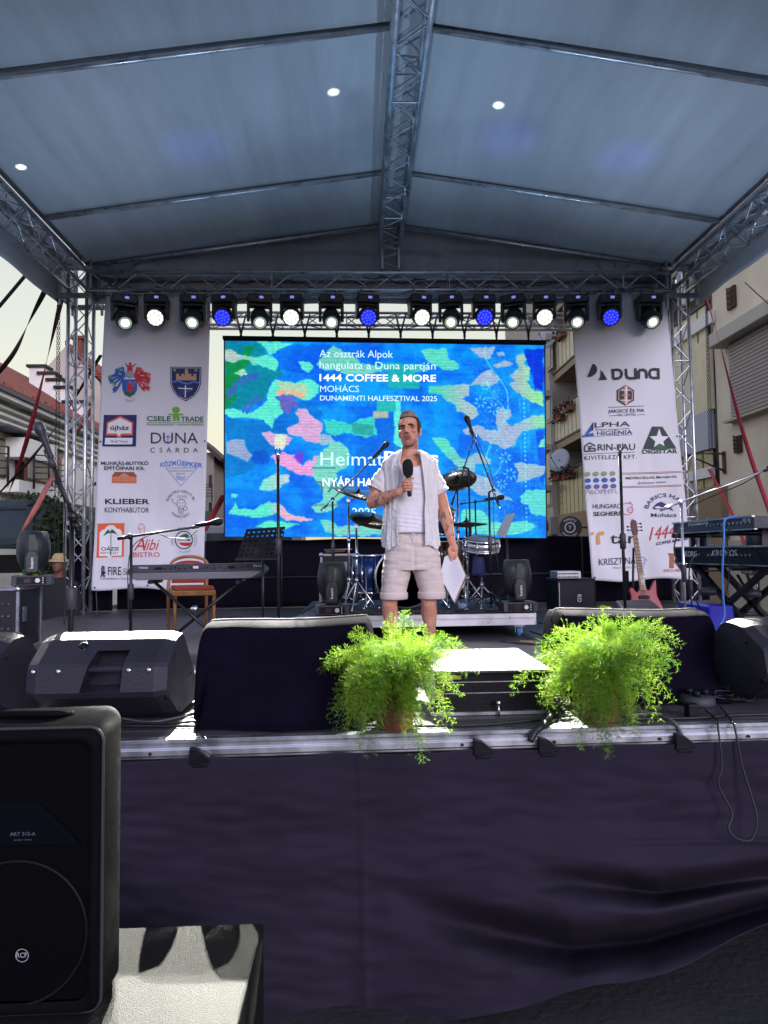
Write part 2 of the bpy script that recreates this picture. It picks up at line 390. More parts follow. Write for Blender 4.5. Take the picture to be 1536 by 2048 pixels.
# faint streaks along the slope
m = M_tarp; n, l = m.node_tree.nodes, m.node_tree.links; b = n['Principled BSDF']
tc = n.new('ShaderNodeTexCoord'); mp = n.new('ShaderNodeMapping'); mp.inputs['Scale'].default_value = (2.2, .25, .5); mp.inputs['Rotation'].default_value = (0, 0, rad(6)); l.new(tc.outputs['Object'], mp.inputs[0])
t2 = n.new('ShaderNodeTexNoise'); t2.inputs['Scale'].default_value = 2; t2.inputs['Detail'].default_value = 8; t2.inputs['Roughness'].default_value = .65; l.new(mp.outputs[0], t2.inputs['Vector'])
r3 = n.new('ShaderNodeMapRange'); r3.inputs[1].default_value = .35; r3.inputs[2].default_value = .7; r3.inputs[3].default_value = .90; r3.inputs[4].default_value = 1.12; l.new(t2.outputs['Fac'], r3.inputs[0])
src = b.inputs['Base Color'].links[0].from_socket
s2 = n.new('ShaderNodeVectorMath'); s2.operation = 'SCALE'; l.new(src, s2.inputs[0]); l.new(r3.outputs[0], s2.inputs['Scale']); l.new(s2.outputs[0], b.inputs['Base Color'])
b.inputs['Roughness'].links and l.remove(b.inputs['Roughness'].links[0]); b.inputs['Roughness'].default_value = .42

roof = thing('stage_roof', 'grey tarpaulin gable roof on aluminium trusses over the stage', 'stage roof', (.4, 6, 5))
RX, RZ = .46, E + 4.42; EL, ER, EZ = -3.62, 4.38, E + 3.84; RY0, RY1 = 1.6, 9.3
YP = [9.02, 7.73, 5.51, 3.3, 1.65]
def roof_pt(side, u, Y):
    ex = EL if side < 0 else ER
    x = RX + (ex - RX) * u; z = RZ + (EZ - RZ) * u
    # sag between purlins
    for a, b_ in zip(YP[1:], YP[:-1]):
        if a <= Y <= b_:
            t = (Y - a) / (b_ - a); z += .05 * (4 * t * (1 - t)) * (b_ - a) / 2.2 * math.sin(math.pi * min(1, u * 1.05 + .02)) - .0
            z -= .012 * math.sin(t * 26 + u * 9) * math.exp(-((t - .96) / .1) ** 2) * (1 if b_ > 9 else .3)
    return (x, Y, z + .06)
cn = MB()
for sd_ in (-1, 1): cn.grid(lambda u, v: roof_pt(sd_, u, RY0 + (RY1 - RY0) * v), 30, 120)
cn.build('canopy', M_tarp, roof, solid=.004)
cn = MB()
cn.grid(lambda u, v: (EL + .1 + (ER - EL - .2) * u, 9.17 + .01 * math.sin(u * 60), (E + 3.40) + ((EZ + (RZ - EZ) * (1 - abs((EL + .1 + (ER - EL - .2) * u) - RX) / (4.0))) + .11 - (E + 3.40)) * v), 80, 6)
cn.build('gable_sheet', M_tarp, roof, solid=.004)
for k, yy in enumerate(YP):
    for sd_ in (-1, 1):
        q = MB(); a = Vector((RX + .15 * sd_, yy, RZ + .005)); c = Vector(((EL if sd_ < 0 else ER) - .06 * sd_, yy, EZ + .018))
        q.tube([a, c], .025, 10); q.build('purlin', M_alu, roof)
q = MB(); truss(q, (RX, 1.6, RZ - .24), (RX, 8.95, RZ - .24), .31, step=.3); q.build('ridge_truss', M_alu, roof)
q = MB(); truss(q, (RX, 8.92, RZ - .1), (RX, 8.92, E + 3.74), .27, up=(0, 1, 0), rl=.008, step=.11); q.build('king_post', M_alud, roof)
for x in (EL - .05, ER + .05):
    q = MB(); truss(q, (x, 1.6, EZ - .2), (x, 9.0, EZ - .2), .29); q.build('eave_truss', M_alu, roof)
q = MB(); truss(q, (-3.5, 9.0, E + 3.6), (4.25, 9.0, E + 3.6), .29, step=.34); q.build('rear_truss', M_alu, roof)
for x in (EL - .33, ER + .33):               # side flaps
    q = MB(); q.grid(lambda u, v: (x + (.012 * math.sin(u * 40) + .014 * math.sin(u * 13)) * v + (EL - .02 - x if x < 0 else ER + .02 - x) * (1 - v) ** 10, 1.6 + 7.5 * u, EZ + .07 - .56 * v - .006 * math.sin(u * 20) * v), 90, 8)
    q.build('side_flap', M_tarp, roof, solid=.004)
# cabling dressed on the rear truss
q = MB()
for k in range(9):
    x0 = -3.3 + k * .85; zz = E + 3.5 + random.uniform(-.04, .2)
    q.tube(spline([(x0 + i * .14, 8.95 + random.uniform(-.06, .14), zz + random.uniform(-.05, .05)) for i in range(7)], 3), .007, 5)
q.build('truss_cable', M_cable, roof)
# towers
def tower(xc, label):
    t = thing('truss_tower', label, 'truss tower', (xc, 9.145, DECK), 'truss towers of the stage roof')
    q = MB(); truss(q, (xc, 9.145, 0.05), (xc, 9.145, E + 4.05), .29, up=(0, 1, 0), step=.3); q.build('truss_column', M_alu, t)
    q = MB(); q.box((xc, 9.145, .03), (.7, .7, .03)); q.build('base_plate', M_alud, t)
    q = MB()                                   # sleeve block at the corner
    for s1 in (-1, 1):
        q.box((xc + s1 * .2, 9.145, E + 3.6), (.03, .46, .42)); q.box((xc, 9.145 + s1 * .22, E + 3.42), (.46, .03, .07)); q.box((xc, 9.145 + s1 * .22, E + 3.79), (.46, .03, .06))
        for s2 in (-1, 1): q.tube([(xc + s1 * .2, 9.145 + s2 * .2, E + 3.3), (xc + s1 * .2, 9.145 + s2 * .2, E + 3.95)], .02, 8)
    q.build('corner_sleeve', M_alud, t, .004)
    q = MB(); q.tube([(xc - .14, 9.145, E + 4.07), (xc + .14, 9.145, E + 4.07)], .06, 12); q.box((xc, 9.145, E + 4.02), (.36, .12, .02)); q.build('top_pulley', M_alud, t)
    return t
tower(-3.695, 'aluminium truss tower at the left rear corner of the stage')
tower(4.43, 'aluminium truss tower at the right rear corner of the stage')

# guard fence hung with black cloth
fen = thing('guard_fence', 'black cloth covered guard fence along the back of the stage', 'fence', (.4, 9.7, DECK))
q = MB()
q.grid(lambda u, v: (-3.35 + 8.35 * u, 9.62 + .012 * math.sin(u * 90) + .01 * mnoise.noise(Vector((u * 30, v * 3, 0))), DECK + .005 + (.935 + .006 * math.sin(u * 37)) * v), 260, 10)
q.build('drape', M_drape, fen, solid=.004)
q = MB()
for x in np.arange(-3.2, 5.2, 1.06):
    q.tube([(x, 9.585, DECK), (x, 9.585, DECK + .93)], .012, 6)
q.tube([(-3.3, 9.585, DECK + .42), (5.2, 9.585, DECK + .42)], .012, 6)
q.build('railing', mat('dark_railing', (.035, .035, .05), .5, .3), fen)
tf = P(128, 1075, 9.3)
q = MB(); q.grid(lambda u, v: (tf.x + .6 * u, 9.34 + .02 * math.sin(u * 25) + .1 * u, DECK + .01 + (tf.z - DECK - .05 * u) * v), 60, 8)
q.build('corner_drape', M_drape, fen, solid=.004)
# ================================================================== stage lights
BEAM_W, WASH_W, BLUE_W, DOT_W, GLOW_W = 7500, 200, 60, 2600, 185
M_lampb = mat('lamp_housing', (.018, .022, .026), .38, 0, .2, 14, .15, 120)
M_lens_w = mat('lit_lens', (.9, .95, .9), .3, emit=(.93, 1, .88), estr=14)
M_lens_h = mat('lit_lens_rim', (.3, .33, .3), .3, emit=(.8, 1, .75), estr=.3)
M_wash_w = mat('lit_wash_white', (.2, .2, .2), .3, emit=(1, .93, .84), estr=.62)
M_cell_w = mat('lit_cell_white', (.9, .9, .9), .3, emit=(1, .98, .92), estr=2.0)
M_wash_b = mat('lit_wash_blue', (.02, .02, .4), .3, emit=(.01, .02, .85), estr=1.0)
M_cell_b = mat('lit_cell_blue', (.02, .02, .9), .3, emit=(.06, .08, 1), estr=1.3)
M_display = mat('lit_display', (.1, .1, .2), .3, emit=(.25, .3, .9), estr=.8)

def lamp_head(kind, loc, label, pitch=42):
    t = thing('moving_head_light', label, 'stage light', loc, 'moving head lights hanging from the rear truss')
    o = Vector(loc); k = .92 if kind != 'beam' else 1
    q = MB()
    for s1 in (-1, 1):
        q.tube([o + Vector((s1 * .08, .0, -.06)), o + Vector((s1 * .08, .03, .0)), o + Vector((s1 * .08, .0, .035)), o + Vector((s1 * .08, -.035, .0)), o + Vector((s1 * .08, -.03, -.06))], .011, 6); q.build('clamp', M_alud, t); q = MB()
    q = MB(); q.box(o + Vector((0, 0, -.115)), (.31 * k, .24, .11)); 
    for s1 in (-1, 1): q.box(o + Vector((s1 * .155 * k, 0, -.12)), (.03, .16, .07))
    q.build('base', M_lampb, t, .018)
    q = MB(); q.box(o + Vector((.02, -.124, -.11)), (.05, .008, .03)); q.build('display', M_display, t)
    q = MB(); piv = o + Vector((0, 0, -.35 if kind == 'beam' else -.32))
    q.box(o + Vector((0, 0, -.185)), (.30 * k, .13, .04))
    for s1 in (-1, 1):
        q.prism([(-.07, .15), (.07, .15), (.065, -.02), (.035, -.075), (-.035, -.075), (-.065, -.02)], piv + Vector((s1 * .145 * k - .02, 0, .03)), (0, 1, 0), (0, 0, 1), (.04, 0, 0))
    q.build('yoke', M_lampb, t, .012)
    a = rad(pitch); ax = Vector((0, -math.cos(a), -math.sin(a)))
    q = MB()
    if kind == 'beam': pr = [(.03, -.16), (.09, -.15), (.115, -.09), (.122, .0), (.118, .08), (.098, .155), (.085, .165), (.082, .15)]
    else: pr = [(.03, -.12), (.085, -.11), (.11, -.05), (.118, .03), (.118, .10), (.108, .11), (.104, .095)]
    q.lathe(pr, piv, ax, 28)
    hd = q.build('lamp_body', M_lampb, t)
    q = MB(); e1 = ax.orthogonal().normalized()
    up = Vector((0, -math.sin(a), math.cos(a)))
    q.tube([piv + ax * .06 + Vector((math.cos(b) * .124, 0, 0)) + up * math.sin(b) * .124 for b in [rad(d_) for d_ in range(15, 166, 15)]], .006, 6)
    q.build('trim_ring', M_grey, hd)
    if kind == 'beam':
        q = MB(); q.lathe([(.081, .152), (.078, .15)], piv, ax, 28); q.lathe([(.0, .154), (.05, .155), (.052, .153)], piv, ax, 24)
        c = piv + ax * .158; q.v = []; q.f = []; q.m = []; q.s = []
        q.lathe([(0, .160), (.046, .156), (.048, .150)], piv, ax, 24); q.build('lens', M_lens_w, hd)
        q = MB(); q.lathe([(.05, .152), (.083, .150)], piv, ax, 24, smooth=False); q.build('lens_surround', M_lens_h, hd)
    else:
        mw, mc = (M_wash_w, M_cell_w) if kind == 'white' else (M_wash_b, M_cell_b)
        q = MB(); q.lathe([(0, .104), (.103, .100)], piv, ax, 28, m=0)
        xx = Vector((1, 0, 0))
        for ring, cnt in ((0, 1), (.042, 6), (.083, 12)):
            for i in range(cnt):
                b = 2 * math.pi * i / cnt + ring * 3
                q.lathe([(.0, .118), (.012, .114), (.0165, .104)], piv + xx * ring * math.cos(b) + up * ring * math.sin(b), ax, 8, m=1)
        q.build('lens', [mw, mc], hd)
    return t, piv, ax
LAMPS = [(250, 'beam'), (315, 'white'), (388, 'beam'), (450, 'blue'), (520, 'beam'), (585, 'white'), (663, 'beam'), (735, 'blue'), (840, 'white'), (902, 'beam'), (967, 'blue'), (1027, 'beam'), (1088, 'white'), (1152, 'beam'), (1218, 'blue'), (1297, 'beam')]
DESC = ['white beam head light nearest the left tower, over the left banner', 'white honeycomb wash light over the left banner', 'white beam head light over the right edge of the left banner', 'blue wash light just left of the video screen top', 'white beam head light over the left end of the video screen',
        'white honeycomb wash light over the left half of the video screen', 'white beam head light left of the middle blue wash light, over the screen text', 'blue wash light straight above the left part of the man, over the screen text', 'white honeycomb wash light above the man and slightly right of his head',
        'white beam head light next right of the wash light above the man', 'blue wash light over the right half of the video screen', 'white beam head light over the white vine pattern of the screen', 'white honeycomb wash light above the right end of the video screen',
        'white beam head light over the left edge of the right banner', 'blue wash light over the right banner', 'white beam head light nearest the right tower, over the right banner']
AIM = {250: (-.8, 3.3, DECK), 388: (-.5, 1.95, .7), 520: (-.55, 1.9, .7), 663: (.2, 3.4, DECK + .2), 902: (.75, 3.3, DECK + .2), 1027: (1.15, 3.0, DECK + .3), 1152: (.25, 3.1, DECK + .3), 1297: (1.0, 3.1, DECK + .3)}
protos = {}
LY = 8.86
for (px_, kind), ds in zip(LAMPS, DESC):
    p = P(px_ - 1, 585, LY); p.z = E + 3.44 + .0
    if kind not in protos:
        t, piv, ax = lamp_head(kind, p, ds, 40 if kind == 'beam' else 30); protos[kind] = (t, piv - p, ax)
    else:
        t = copy_tree(protos[kind][0]); t.location = p; t['label'] = ds
    _, dp, ax = protos[kind]
    yaw = random.uniform(-.24, .24) + (.25 if px_ < 700 else -.15) * (kind == 'beam')
    t.rotation_euler.z = yaw
    Rz = rotz(yaw); d_ = Rz @ ax; pos = p + Rz @ dp + d_ * .19
    if kind == 'beam':
        s_ = spot('beam_source', pos, Vector(AIM[px_]), BEAM_W * (2.2 if px_ in (388, 520) else 1), 9 if px_ in (388, 520) else 14, .3, (1.0, .98, .86), .02)
    elif kind == 'white':
        s_ = spot('wash_source', pos, pos + Vector((0, -1, -.55)) * 5, WASH_W, 70, .8, (1, .95, .86), .016)
    else:
        s_ = spot('wash_source', pos, pos + Vector((0, -1, -.35)) * 5, BLUE_W, 75, .8, (.08, .1, 1), .016)

# floor moving heads pointing up at the tarpaulin
def floor_head(loc, label, yaw=0):
    t = thing('floor_moving_head', label, 'stage light', loc, 'moving head lights standing on the floor')
    o = Vector(loc); q = MB(); q.box(o + Vector((0, 0, .05)), (.30, .26, .085)); q.box(o + Vector((0, 0, .006)), (.26, .22, .012)); q.build('base', M_grey, t, .012)
    q = MB(); q.box(o + Vector((0, -.133, .05)), (.22, .008, .06)); q.build('panel', M_black, t)
    q = MB(); q.box(o + Vector((-.03, -.139, .05)), (.05, .006, .035)); q.build('display', mat('dark_display', (.05, .03, .04), .2), t)
    q = MB(); q.lathe([(.02, 0), (.018, .012)], o + Vector((.045, -.137, .05)), (0, -1, 0), 14)
    for i in range(3): q.lathe([(.005, 0), (.005, .008)], o + Vector((.085, -.137, .03 + .02 * i)), (0, -1, 0), 8)
    q.build('knob', M_white, t)
    q = MB(); q.lathe([(.07, .095), (.06, .115)], o, (0, 0, 1), 20)
    for s1 in (-1, 1): q.prism([(-.05, .115), (.05, .115), (.055, .24), (.03, .30), (-.03, .30), (-.055, .24)], o + Vector((0, s1 * .125 - .02, 0)), (1, 0, 0), (0, 0, 1), (0, .04, 0))
    q.box(o + Vector((0, 0, .125)), (.09, .29, .03)); y_ = q.build('yoke', M_lampb, t, .014)
    q = MB(); ptx = text_geo('beam', .02)
    q.add([o + Vector((.012 - .024 * y / 1.0, -.150, .15 + .09 * x)) for x, y in ptx[0]], ptx[1]); q.build('marking', M_text_w, y_)
    q = MB(); q.lathe([(.05, .13), (.085, .145), (.115, .20), (.132, .27), (.128, .36), (.108, .46), (.098, .462), (.095, .45)], o, (0, 0, 1), 28)
    q.box(o + Vector((0, -.11, .36)), (.05, .04, .14)); hd = q.build('lamp_body', M_lampb, t, 0)
    q = MB(); q.lathe([(0, .455), (.09, .45)], o, (0, 0, 1), 24); q.build('lens', M_lens_h, hd)
    t.rotation_euler.z = yaw
    return t
RISER_Z = DECK + .206
fhs = [P(665, 1222, 6.05), P(1035, 1222, 6.05)]
for p, lb in zip(fhs, ('upright moving head light on the left front of the drum riser', 'upright moving head light on the right front corner of the drum riser')):
    p.z = RISER_Z
fh = floor_head(fhs[0], 'upright moving head light on the left front of the drum riser')
f2 = copy_tree(fh); f2.location = fhs[1]; f2['label'] = 'upright moving head light on the right front corner of the drum riser'
f3p = P(66, 1172, 5.9); f3 = copy_tree(fh); f3.location = f3p; f3['label'] = 'upright moving head light on top of the flight case at far left'; f3.rotation_euler.z = .35
f4p = Vector((3.55, 5.9, f3p.z)); f4 = copy_tree(fh); f4.location = f4p; f4['label'] = 'upright moving head light beyond the right edge of the photo'; f4.rotation_euler.z = -.3
DOTS = [(667, 188), (997, 216), (42, 333), (1530, 363)]
for p, (dx, dy) in zip((fhs[0], fhs[1], f3p, f4p), DOTS):
    r = ray(dx, dy); best = None
    for Y in np.arange(3, 9, .01):
        c = Vector((0, 0, E)) + r * (Y / r.y); sd_ = -1 if c.x < RX else 1
        u = (c.x - RX) / ((EL if sd_ < 0 else ER) - RX)
        if c.z >= RZ + (EZ - RZ) * u + .06: best = c; break
    src_ = p + Vector((0, 0, .47))
    spot('beam_source', src_, best, DOT_W, 1.7, .9, (.85, 1, .95), .01)
    bx_, by_, tw = {667: (397, 310, 1), 997: (1015, 292, 1), 42: (300, 340, 0), 1530: (1262, 340, 1)}[dx]
    if tw:
        r = ray(bx_, by_); c = Vector((0, 0, E)) + r * (6.9 / r.y); spot('added_blue', src_, c, 150, 11, 1, (.12, .1, 1), .02)  # extra blue spots added at the heads to tint canopy patches
    spot('glow_source', src_, best + Vector((0, -.3, 0)), GLOW_W, 88, 1, (.46, .70, 1), .05)

# ================================================================== video screen
SY = 9.32
TL, TR, BL, BR = P(450, 677, SY), P(1088, 686, SY), P(450, 1073, SY), P(1092, 1076, SY)
SW, SH = 640, 400
X0, X1, Y0, Y1 = 450., 1092., 682., 1075.
def c4(pts): return [(440 + x * .2083, 670 + y * .2083) for x, y in pts]
def c5(pts): return [(760 + x * .2214, 670 + y * .2214) for x, y in pts]
gx, gy = np.meshgrid(np.linspace(X0, X1, SW), np.linspace(Y0, Y1, SH))
rng = np.random.RandomState(3)
def vnoise(x, y, seed):
    rs = np.random.RandomState(seed); T = rs.rand(64, 64) * 2 - 1
    xi = np.floor(x).astype(int); yi = np.floor(y).astype(int); fx = x - xi; fy = y - yi; fx = fx * fx * (3 - 2 * fx); fy = fy * fy * (3 - 2 * fy)
    g_ = lambda a, b: T[a % 64, b % 64]
    return (g_(xi, yi) * (1 - fx) + g_(xi + 1, yi) * fx) * (1 - fy) + (g_(xi, yi + 1) * (1 - fx) + g_(xi + 1, yi + 1) * fx) * fy
def fb(s, k): return vnoise(gx / s, gy / s, k) + .5 * vnoise(gx / s * 2.1, gy / s * 2.1, k + 1) + .3 * vnoise(gx / s * 4.7, gy / s * 4.7, k + 2)
wx = gx + 3.2 * fb(13, 5); wy = gy + 2.6 * fb(12, 15)
def inside(pts, x=None, y=None):
    x = wx if x is None else x; y = wy if y is None else y; r = np.zeros_like(x, bool); n_ = len(pts)
    for i in range(n_):
        (xa, ya), (xb, yb) = pts[i], pts[(i + 1) % n_]
        if ya == yb: continue
        r ^= ((ya > y) != (yb > y)) & (x < (xb - xa) * (y - ya) / (yb - ya) + xa)
    return r
img = np.zeros((SH, SW, 3))
nn = fb(46, 30); base = np.array([6, 142, 246.]); dark = np.array([0, 88, 234.])
t_ = np.clip(.5 + nn * .7 + .25 * vnoise(gx / 70, gy / 5, 9), 0, 1)[..., None]; img[:] = base * t_ + dark * (1 - t_)
def paint(pts, col, a=1.0, col2=None, xs=None, edge=True):
    m_ = inside(pts); c = np.array(col, float)
    if col2 is not None:
        t = np.clip((gx - xs[0]) / (xs[1] - xs[0]), 0, 1)[..., None]; cc = c * (1 - t) + np.array(col2, float) * t
    else: cc = np.broadcast_to(c, img.shape)
    st = (1 - .10 * (np.sin(gy * 2 * math.pi / 6.1) > .2))[..., None] if a == 1 else 1
    img[m_] = (img * (1 - a) + cc * a * st)[m_]
    if edge and a == 1:
        e = m_ ^ (np.roll(m_, 1, 0) & np.roll(m_, -1, 0) & np.roll(m_, 1, 1) & np.roll(m_, -1, 1) & m_); img[e] = img[e] * .6 + np.array([90, 235, 235]) * .4
TQ = (92, 226, 214); MT = (122, 208, 202); LV = (164, 172, 220); PK = (218, 160, 220)
paint(c4([(45, 60), (380, 70), (440, 190), (560, 330), (600, 380), (500, 450), (420, 640), (180, 720), (50, 760)]), (0, 118, 138), .8)
paint(c4([(45, 130), (160, 160), (200, 230), (230, 120), (330, 90), (260, 300), (150, 500), (160, 640), (45, 740)]), (0, 124, 40), .75)
paint(c4([(500, 160), (560, 100), (900, 80), (1100, 90), (1536, 80), (1536, 420), (1200, 350), (960, 300), (760, 360), (540, 330)]), (0, 60, 222), .5)
paint(c4([(50, 820), (480, 840), (640, 900), (560, 1100), (300, 1300), (50, 1400)]), (0, 102, 190), .7)
paint(c4([(560, 620), (900, 640), (1000, 760), (800, 1000), (520, 900)]), (0, 84, 196), .6)
for q_ in (c4([(350, 65), (700, 65), (600, 120), (470, 185), (420, 110)]), c4([(740, 250), (850, 250), (900, 300), (860, 360), (780, 320)]), c4([(100, 1540), (175, 1545), (150, 1590), (110, 1580)])): paint(q_, TQ)
paint(c4([(45, 140), (130, 140), (180, 190), (330, 215), (450, 180), (520, 220), (560, 270), (510, 340), (430, 310), (330, 300), (250, 240), (150, 265), (45, 265)]), (178, 190, 196), 1, TQ, (475, 520))
paint(c4([(140, 360), (210, 320), (250, 350), (280, 400), (240, 430), (190, 390)]), (165, 215, 195))
paint(c4([(910, 270), (1030, 140), (1090, 80), (1180, 150), (1280, 180), (1340, 260), (1536, 300), (1536, 350), (1230, 380), (1120, 330), (1000, 330)]), (112, 200, 196))
paint(c4([(440, 640), (460, 560), (530, 440), (700, 450), (870, 420), (950, 480), (950, 560), (900, 610), (800, 630), (560, 560), (540, 600), (600, 750), (510, 820), (490, 920), (420, 830), (220, 800), (120, 820), (50, 770), (50, 720), (150, 730), (260, 770), (330, 730)]), TQ)
paint(c4([(560, 450), (850, 470), (830, 580), (560, 540)]), (182, 196, 168), .85)
paint(c4([(540, 540), (700, 535), (820, 590), (780, 620), (640, 570), (545, 575)]), (244, 168, 142))
paint(c4([(550, 580), (680, 580), (760, 650), (740, 720), (700, 700), (650, 760), (570, 700)]), (118, 82, 182), .8)
paint(c4([(1000, 1000), (1000, 830), (1090, 810), (1250, 850), (1480, 760), (1490, 960), (1360, 980), (1250, 940), (1100, 960), (990, 930)]), (55, 205, 205))
paint(c4([(960, 950), (1060, 960), (1120, 1050), (960, 1060)]), (150, 180, 220))
paint(c4([(640, 900), (760, 850), (750, 780), (720, 740), (770, 710), (840, 740), (900, 810), (980, 860), (960, 960), (970, 1050), (900, 1050), (700, 970), (660, 950)]), PK)
paint(c4([(400, 940), (440, 930), (510, 960), (640, 960), (700, 1000), (640, 1060), (600, 1110), (540, 1110), (430, 1030)]), PK)
paint(c4([(515, 960), (645, 970), (630, 1080), (560, 1110), (520, 1060)]), (232, 228, 214))
paint(c4([(480, 1180), (600, 1120), (700, 1160), (780, 1270), (880, 1180), (960, 1170), (920, 1240), (900, 1370), (780, 1350), (660, 1300), (520, 1240)]), (238, 150, 224))
paint(c4([(880, 1250), (1000, 1100), (1080, 1040), (1120, 1020), (1200, 1090), (1240, 1180), (1200, 1280), (1110, 1330), (1120, 1420), (1200, 1550), (1100, 1610), (980, 1600), (960, 1450), (900, 1380)]), MT)
paint(c4([(370, 1500), (420, 1400), (560, 1350), (650, 1340), (660, 1420), (620, 1440), (560, 1480), (450, 1500)]), (120, 222, 212), 1, (200, 205, 225), (520, 575))
paint(c4([(50, 1020), (240, 1015), (240, 1080), (310, 1180), (240, 1220), (60, 1150)]), (150, 158, 212))
m_ = ((wx - 521) / 19) ** 2 + ((wy - 918) / 13) ** 2 < 1; img[m_] = img[m_] * .3 + np.array([0, 60, 205]) * .7
paint(c4([(700, 1130), (800, 1140), (800, 1210), (740, 1240), (700, 1200)]), (112, 50, 216), .85)
paint(c4([(75, 1720), (150, 1620), (180, 1670), (330, 1680), (450, 1600), (540, 1630), (640, 1700), (780, 1760), (890, 1780), (850, 1800), (720, 1800), (620, 1800), (540, 1720), (400, 1760), (250, 1760), (100, 1730)]), (90, 225, 208), 1, (238, 168, 208), (535, 565))
paint(c4([(330, 1850), (480, 1790), (640, 1820), (750, 1830), (650, 1870), (640, 1870)]), (90, 225, 200))
paint(c4([(870, 1660), (980, 1600), (1100, 1610), (1120, 1650), (1060, 1700), (940, 1720)]), MT)
paint(c4([(950, 1790), (1010, 1780), (1150, 1850), (1300, 1830), (1536, 1850), (1536, 1930), (1100, 1930), (1000, 1890)]), (120, 205, 205))
paint(c5([(480, 560), (720, 620), (700, 1100), (480, 900)]), (0, 150, 250), .45)
paint(c5([(0, 240), (300, 250), (440, 250), (440, 310), (200, 330), (0, 300)]), (60, 182, 196))
paint(c5([(380, 120), (500, 100), (600, 100), (630, 180), (720, 250), (700, 290), (600, 290), (500, 270), (430, 220)]), (90, 212, 200))
paint(c5([(440, 450), (700, 440), (760, 410), (820, 420), (810, 530), (750, 570), (880, 640), (880, 700), (820, 760), (760, 700), (690, 680), (680, 620), (600, 590), (540, 520), (440, 510)]), (60, 210, 180), 1, (165, 186, 205), (860, 930))
paint(c5([(1330, 90), (1490, 90), (1490, 480), (1420, 470), (1380, 300), (1300, 100)]), (0, 28, 214), .9)
paint(c5([(1420, 860), (1490, 850), (1490, 1380), (1450, 1300)]), (0, 62, 226), .8)
paint(c5([(800, 85), (1030, 85), (1020, 150), (980, 200), (920, 180), (840, 130)]), LV)
paint(c5([(830, 430), (900, 340), (1010, 280), (1090, 380), (1000, 430), (840, 445)]), LV)
paint(c5([(1030, 245), (1110, 220), (1170, 195), (1215, 230), (1180, 260), (1050, 260)]), LV); paint(c5([(1070, 120), (1130, 130), (1140, 165), (1090, 165)]), LV)
paint(c5([(1240, 160), (1300, 120), (1330, 180), (1310, 230), (1370, 270), (1370, 380), (1340, 400), (1420, 480), (1490, 490), (1490, 630), (1400, 590), (1300, 540), (1230, 490), (1170, 410), (1220, 380), (1180, 340), (1250, 290)]), (165, 176, 205), 1, (150, 226, 160), (1030, 1080))
paint(c5([(750, 850), (800, 810), (900, 800), (950, 850), (1060, 840), (1040, 710), (1100, 640), (1180, 660), (1190, 720), (1130, 760), (1200, 810), (1320, 740), (1490, 690), (1490, 830), (1300, 860), (1240, 930), (1240, 990), (1130, 1020), (1030, 980), (940, 950), (870, 890), (770, 890)]), LV, 1, (140, 224, 180), (1040, 1090))
paint(c5([(460, 910), (520, 910), (640, 960), (700, 1080), (760, 1110), (880, 1060), (990, 1110), (980, 1150), (870, 1160), (860, 1260), (980, 1290), (1040, 1370), (1200, 1500), (1070, 1490), (960, 1440), (880, 1440), (760, 1330), (690, 1180), (600, 1100), (540, 1020)]), (90, 215, 200), 1, LV, (890, 960))
paint(c5([(1210, 1150), (1330, 1150), (1500, 1180), (1480, 1250), (1370, 1300), (1230, 1320), (1250, 1240)]), (158, 180, 216))
paint(c5([(1260, 1450), (1350, 1400), (1420, 1380), (1510, 1400), (1510, 1620), (1420, 1640), (1370, 1600), (1350, 1530), (1270, 1500)]), (92, 210, 220))
paint(c5([(740, 1570), (900, 1580), (980, 1650), (1000, 1700), (1180, 1690), (1330, 1680), (1420, 1730), (1290, 1780), (1130, 1800), (800, 1800), (720, 1700)]), (96, 214, 214))
paint(c5([(1440, 970), (1500, 900), (1500, 1000), (1440, 995)]), (120, 220, 200))
for q_, c in (([(775, 722), (800, 722), (838, 752), (838, 775), (775, 775)], (20, 160, 180)), ([(786, 800), (800, 800), (803, 900), (786, 905)], (90, 220, 220)), ([(745, 822), (775, 820), (775, 835), (745, 836)], (176, 170, 160)), ([(700, 845), (745, 850), (745, 872), (705, 868)], (40, 150, 160)), ([(752, 800), (790, 800), (790, 822), (752, 822)], (30, 170, 180))):
    m_ = inside(q_, gx, gy); img[m_] = np.array(c, float)
paint([(748, 836), (786, 834), (788, 862), (780, 884), (815, 905), (820, 1000), (700, 1000), (712, 900), (752, 884), (750, 862)], (0, 88, 218), .8)
# vine, petals and dots
def px_line(pts, w_, c):
    pts = [np.array(p) for p in pts]
    for a, b_ in zip(pts[:-1], pts[1:]):
        d_ = b_ - a; L2 = (d_ ** 2).sum(); t = np.clip(((gx - a[0]) * d_[0] + (gy - a[1]) * d_[1]) / L2, 0, 1)
        m_ = (gx - a[0] - t * d_[0]) ** 2 + (gy - a[1] - t * d_[1]) ** 2 < w_ * w_; img[m_] = np.array(c, float)
VC = (110, 225, 235)
px_line([tuple(v[:2]) for v in spline([(*p, 0) for p in c5([(950, 90), (960, 180), (1010, 270), (1090, 380), (1150, 480), (1163, 600), (1150, 700), (1090, 820), (1000, 980), (960, 1100), (945, 1250), (960, 1400)])], 4)], .8, VC)
px_line([tuple(v[:2]) for v in spline([(*p, 0) for p in c5([(970, 550), (1050, 560), (1120, 640), (1130, 740), (1090, 820)])], 4)], .6, VC)
px_line([tuple(v[:2]) for v in spline([(*p, 0) for p in c5([(960, 450), (1000, 490), (1040, 530)])], 4)], .6, VC)
px_line([tuple(v[:2]) for v in spline([(*p, 0) for p in c5([(1100, 1130), (1070, 1220), (1000, 1270)])], 4)], .6, VC)
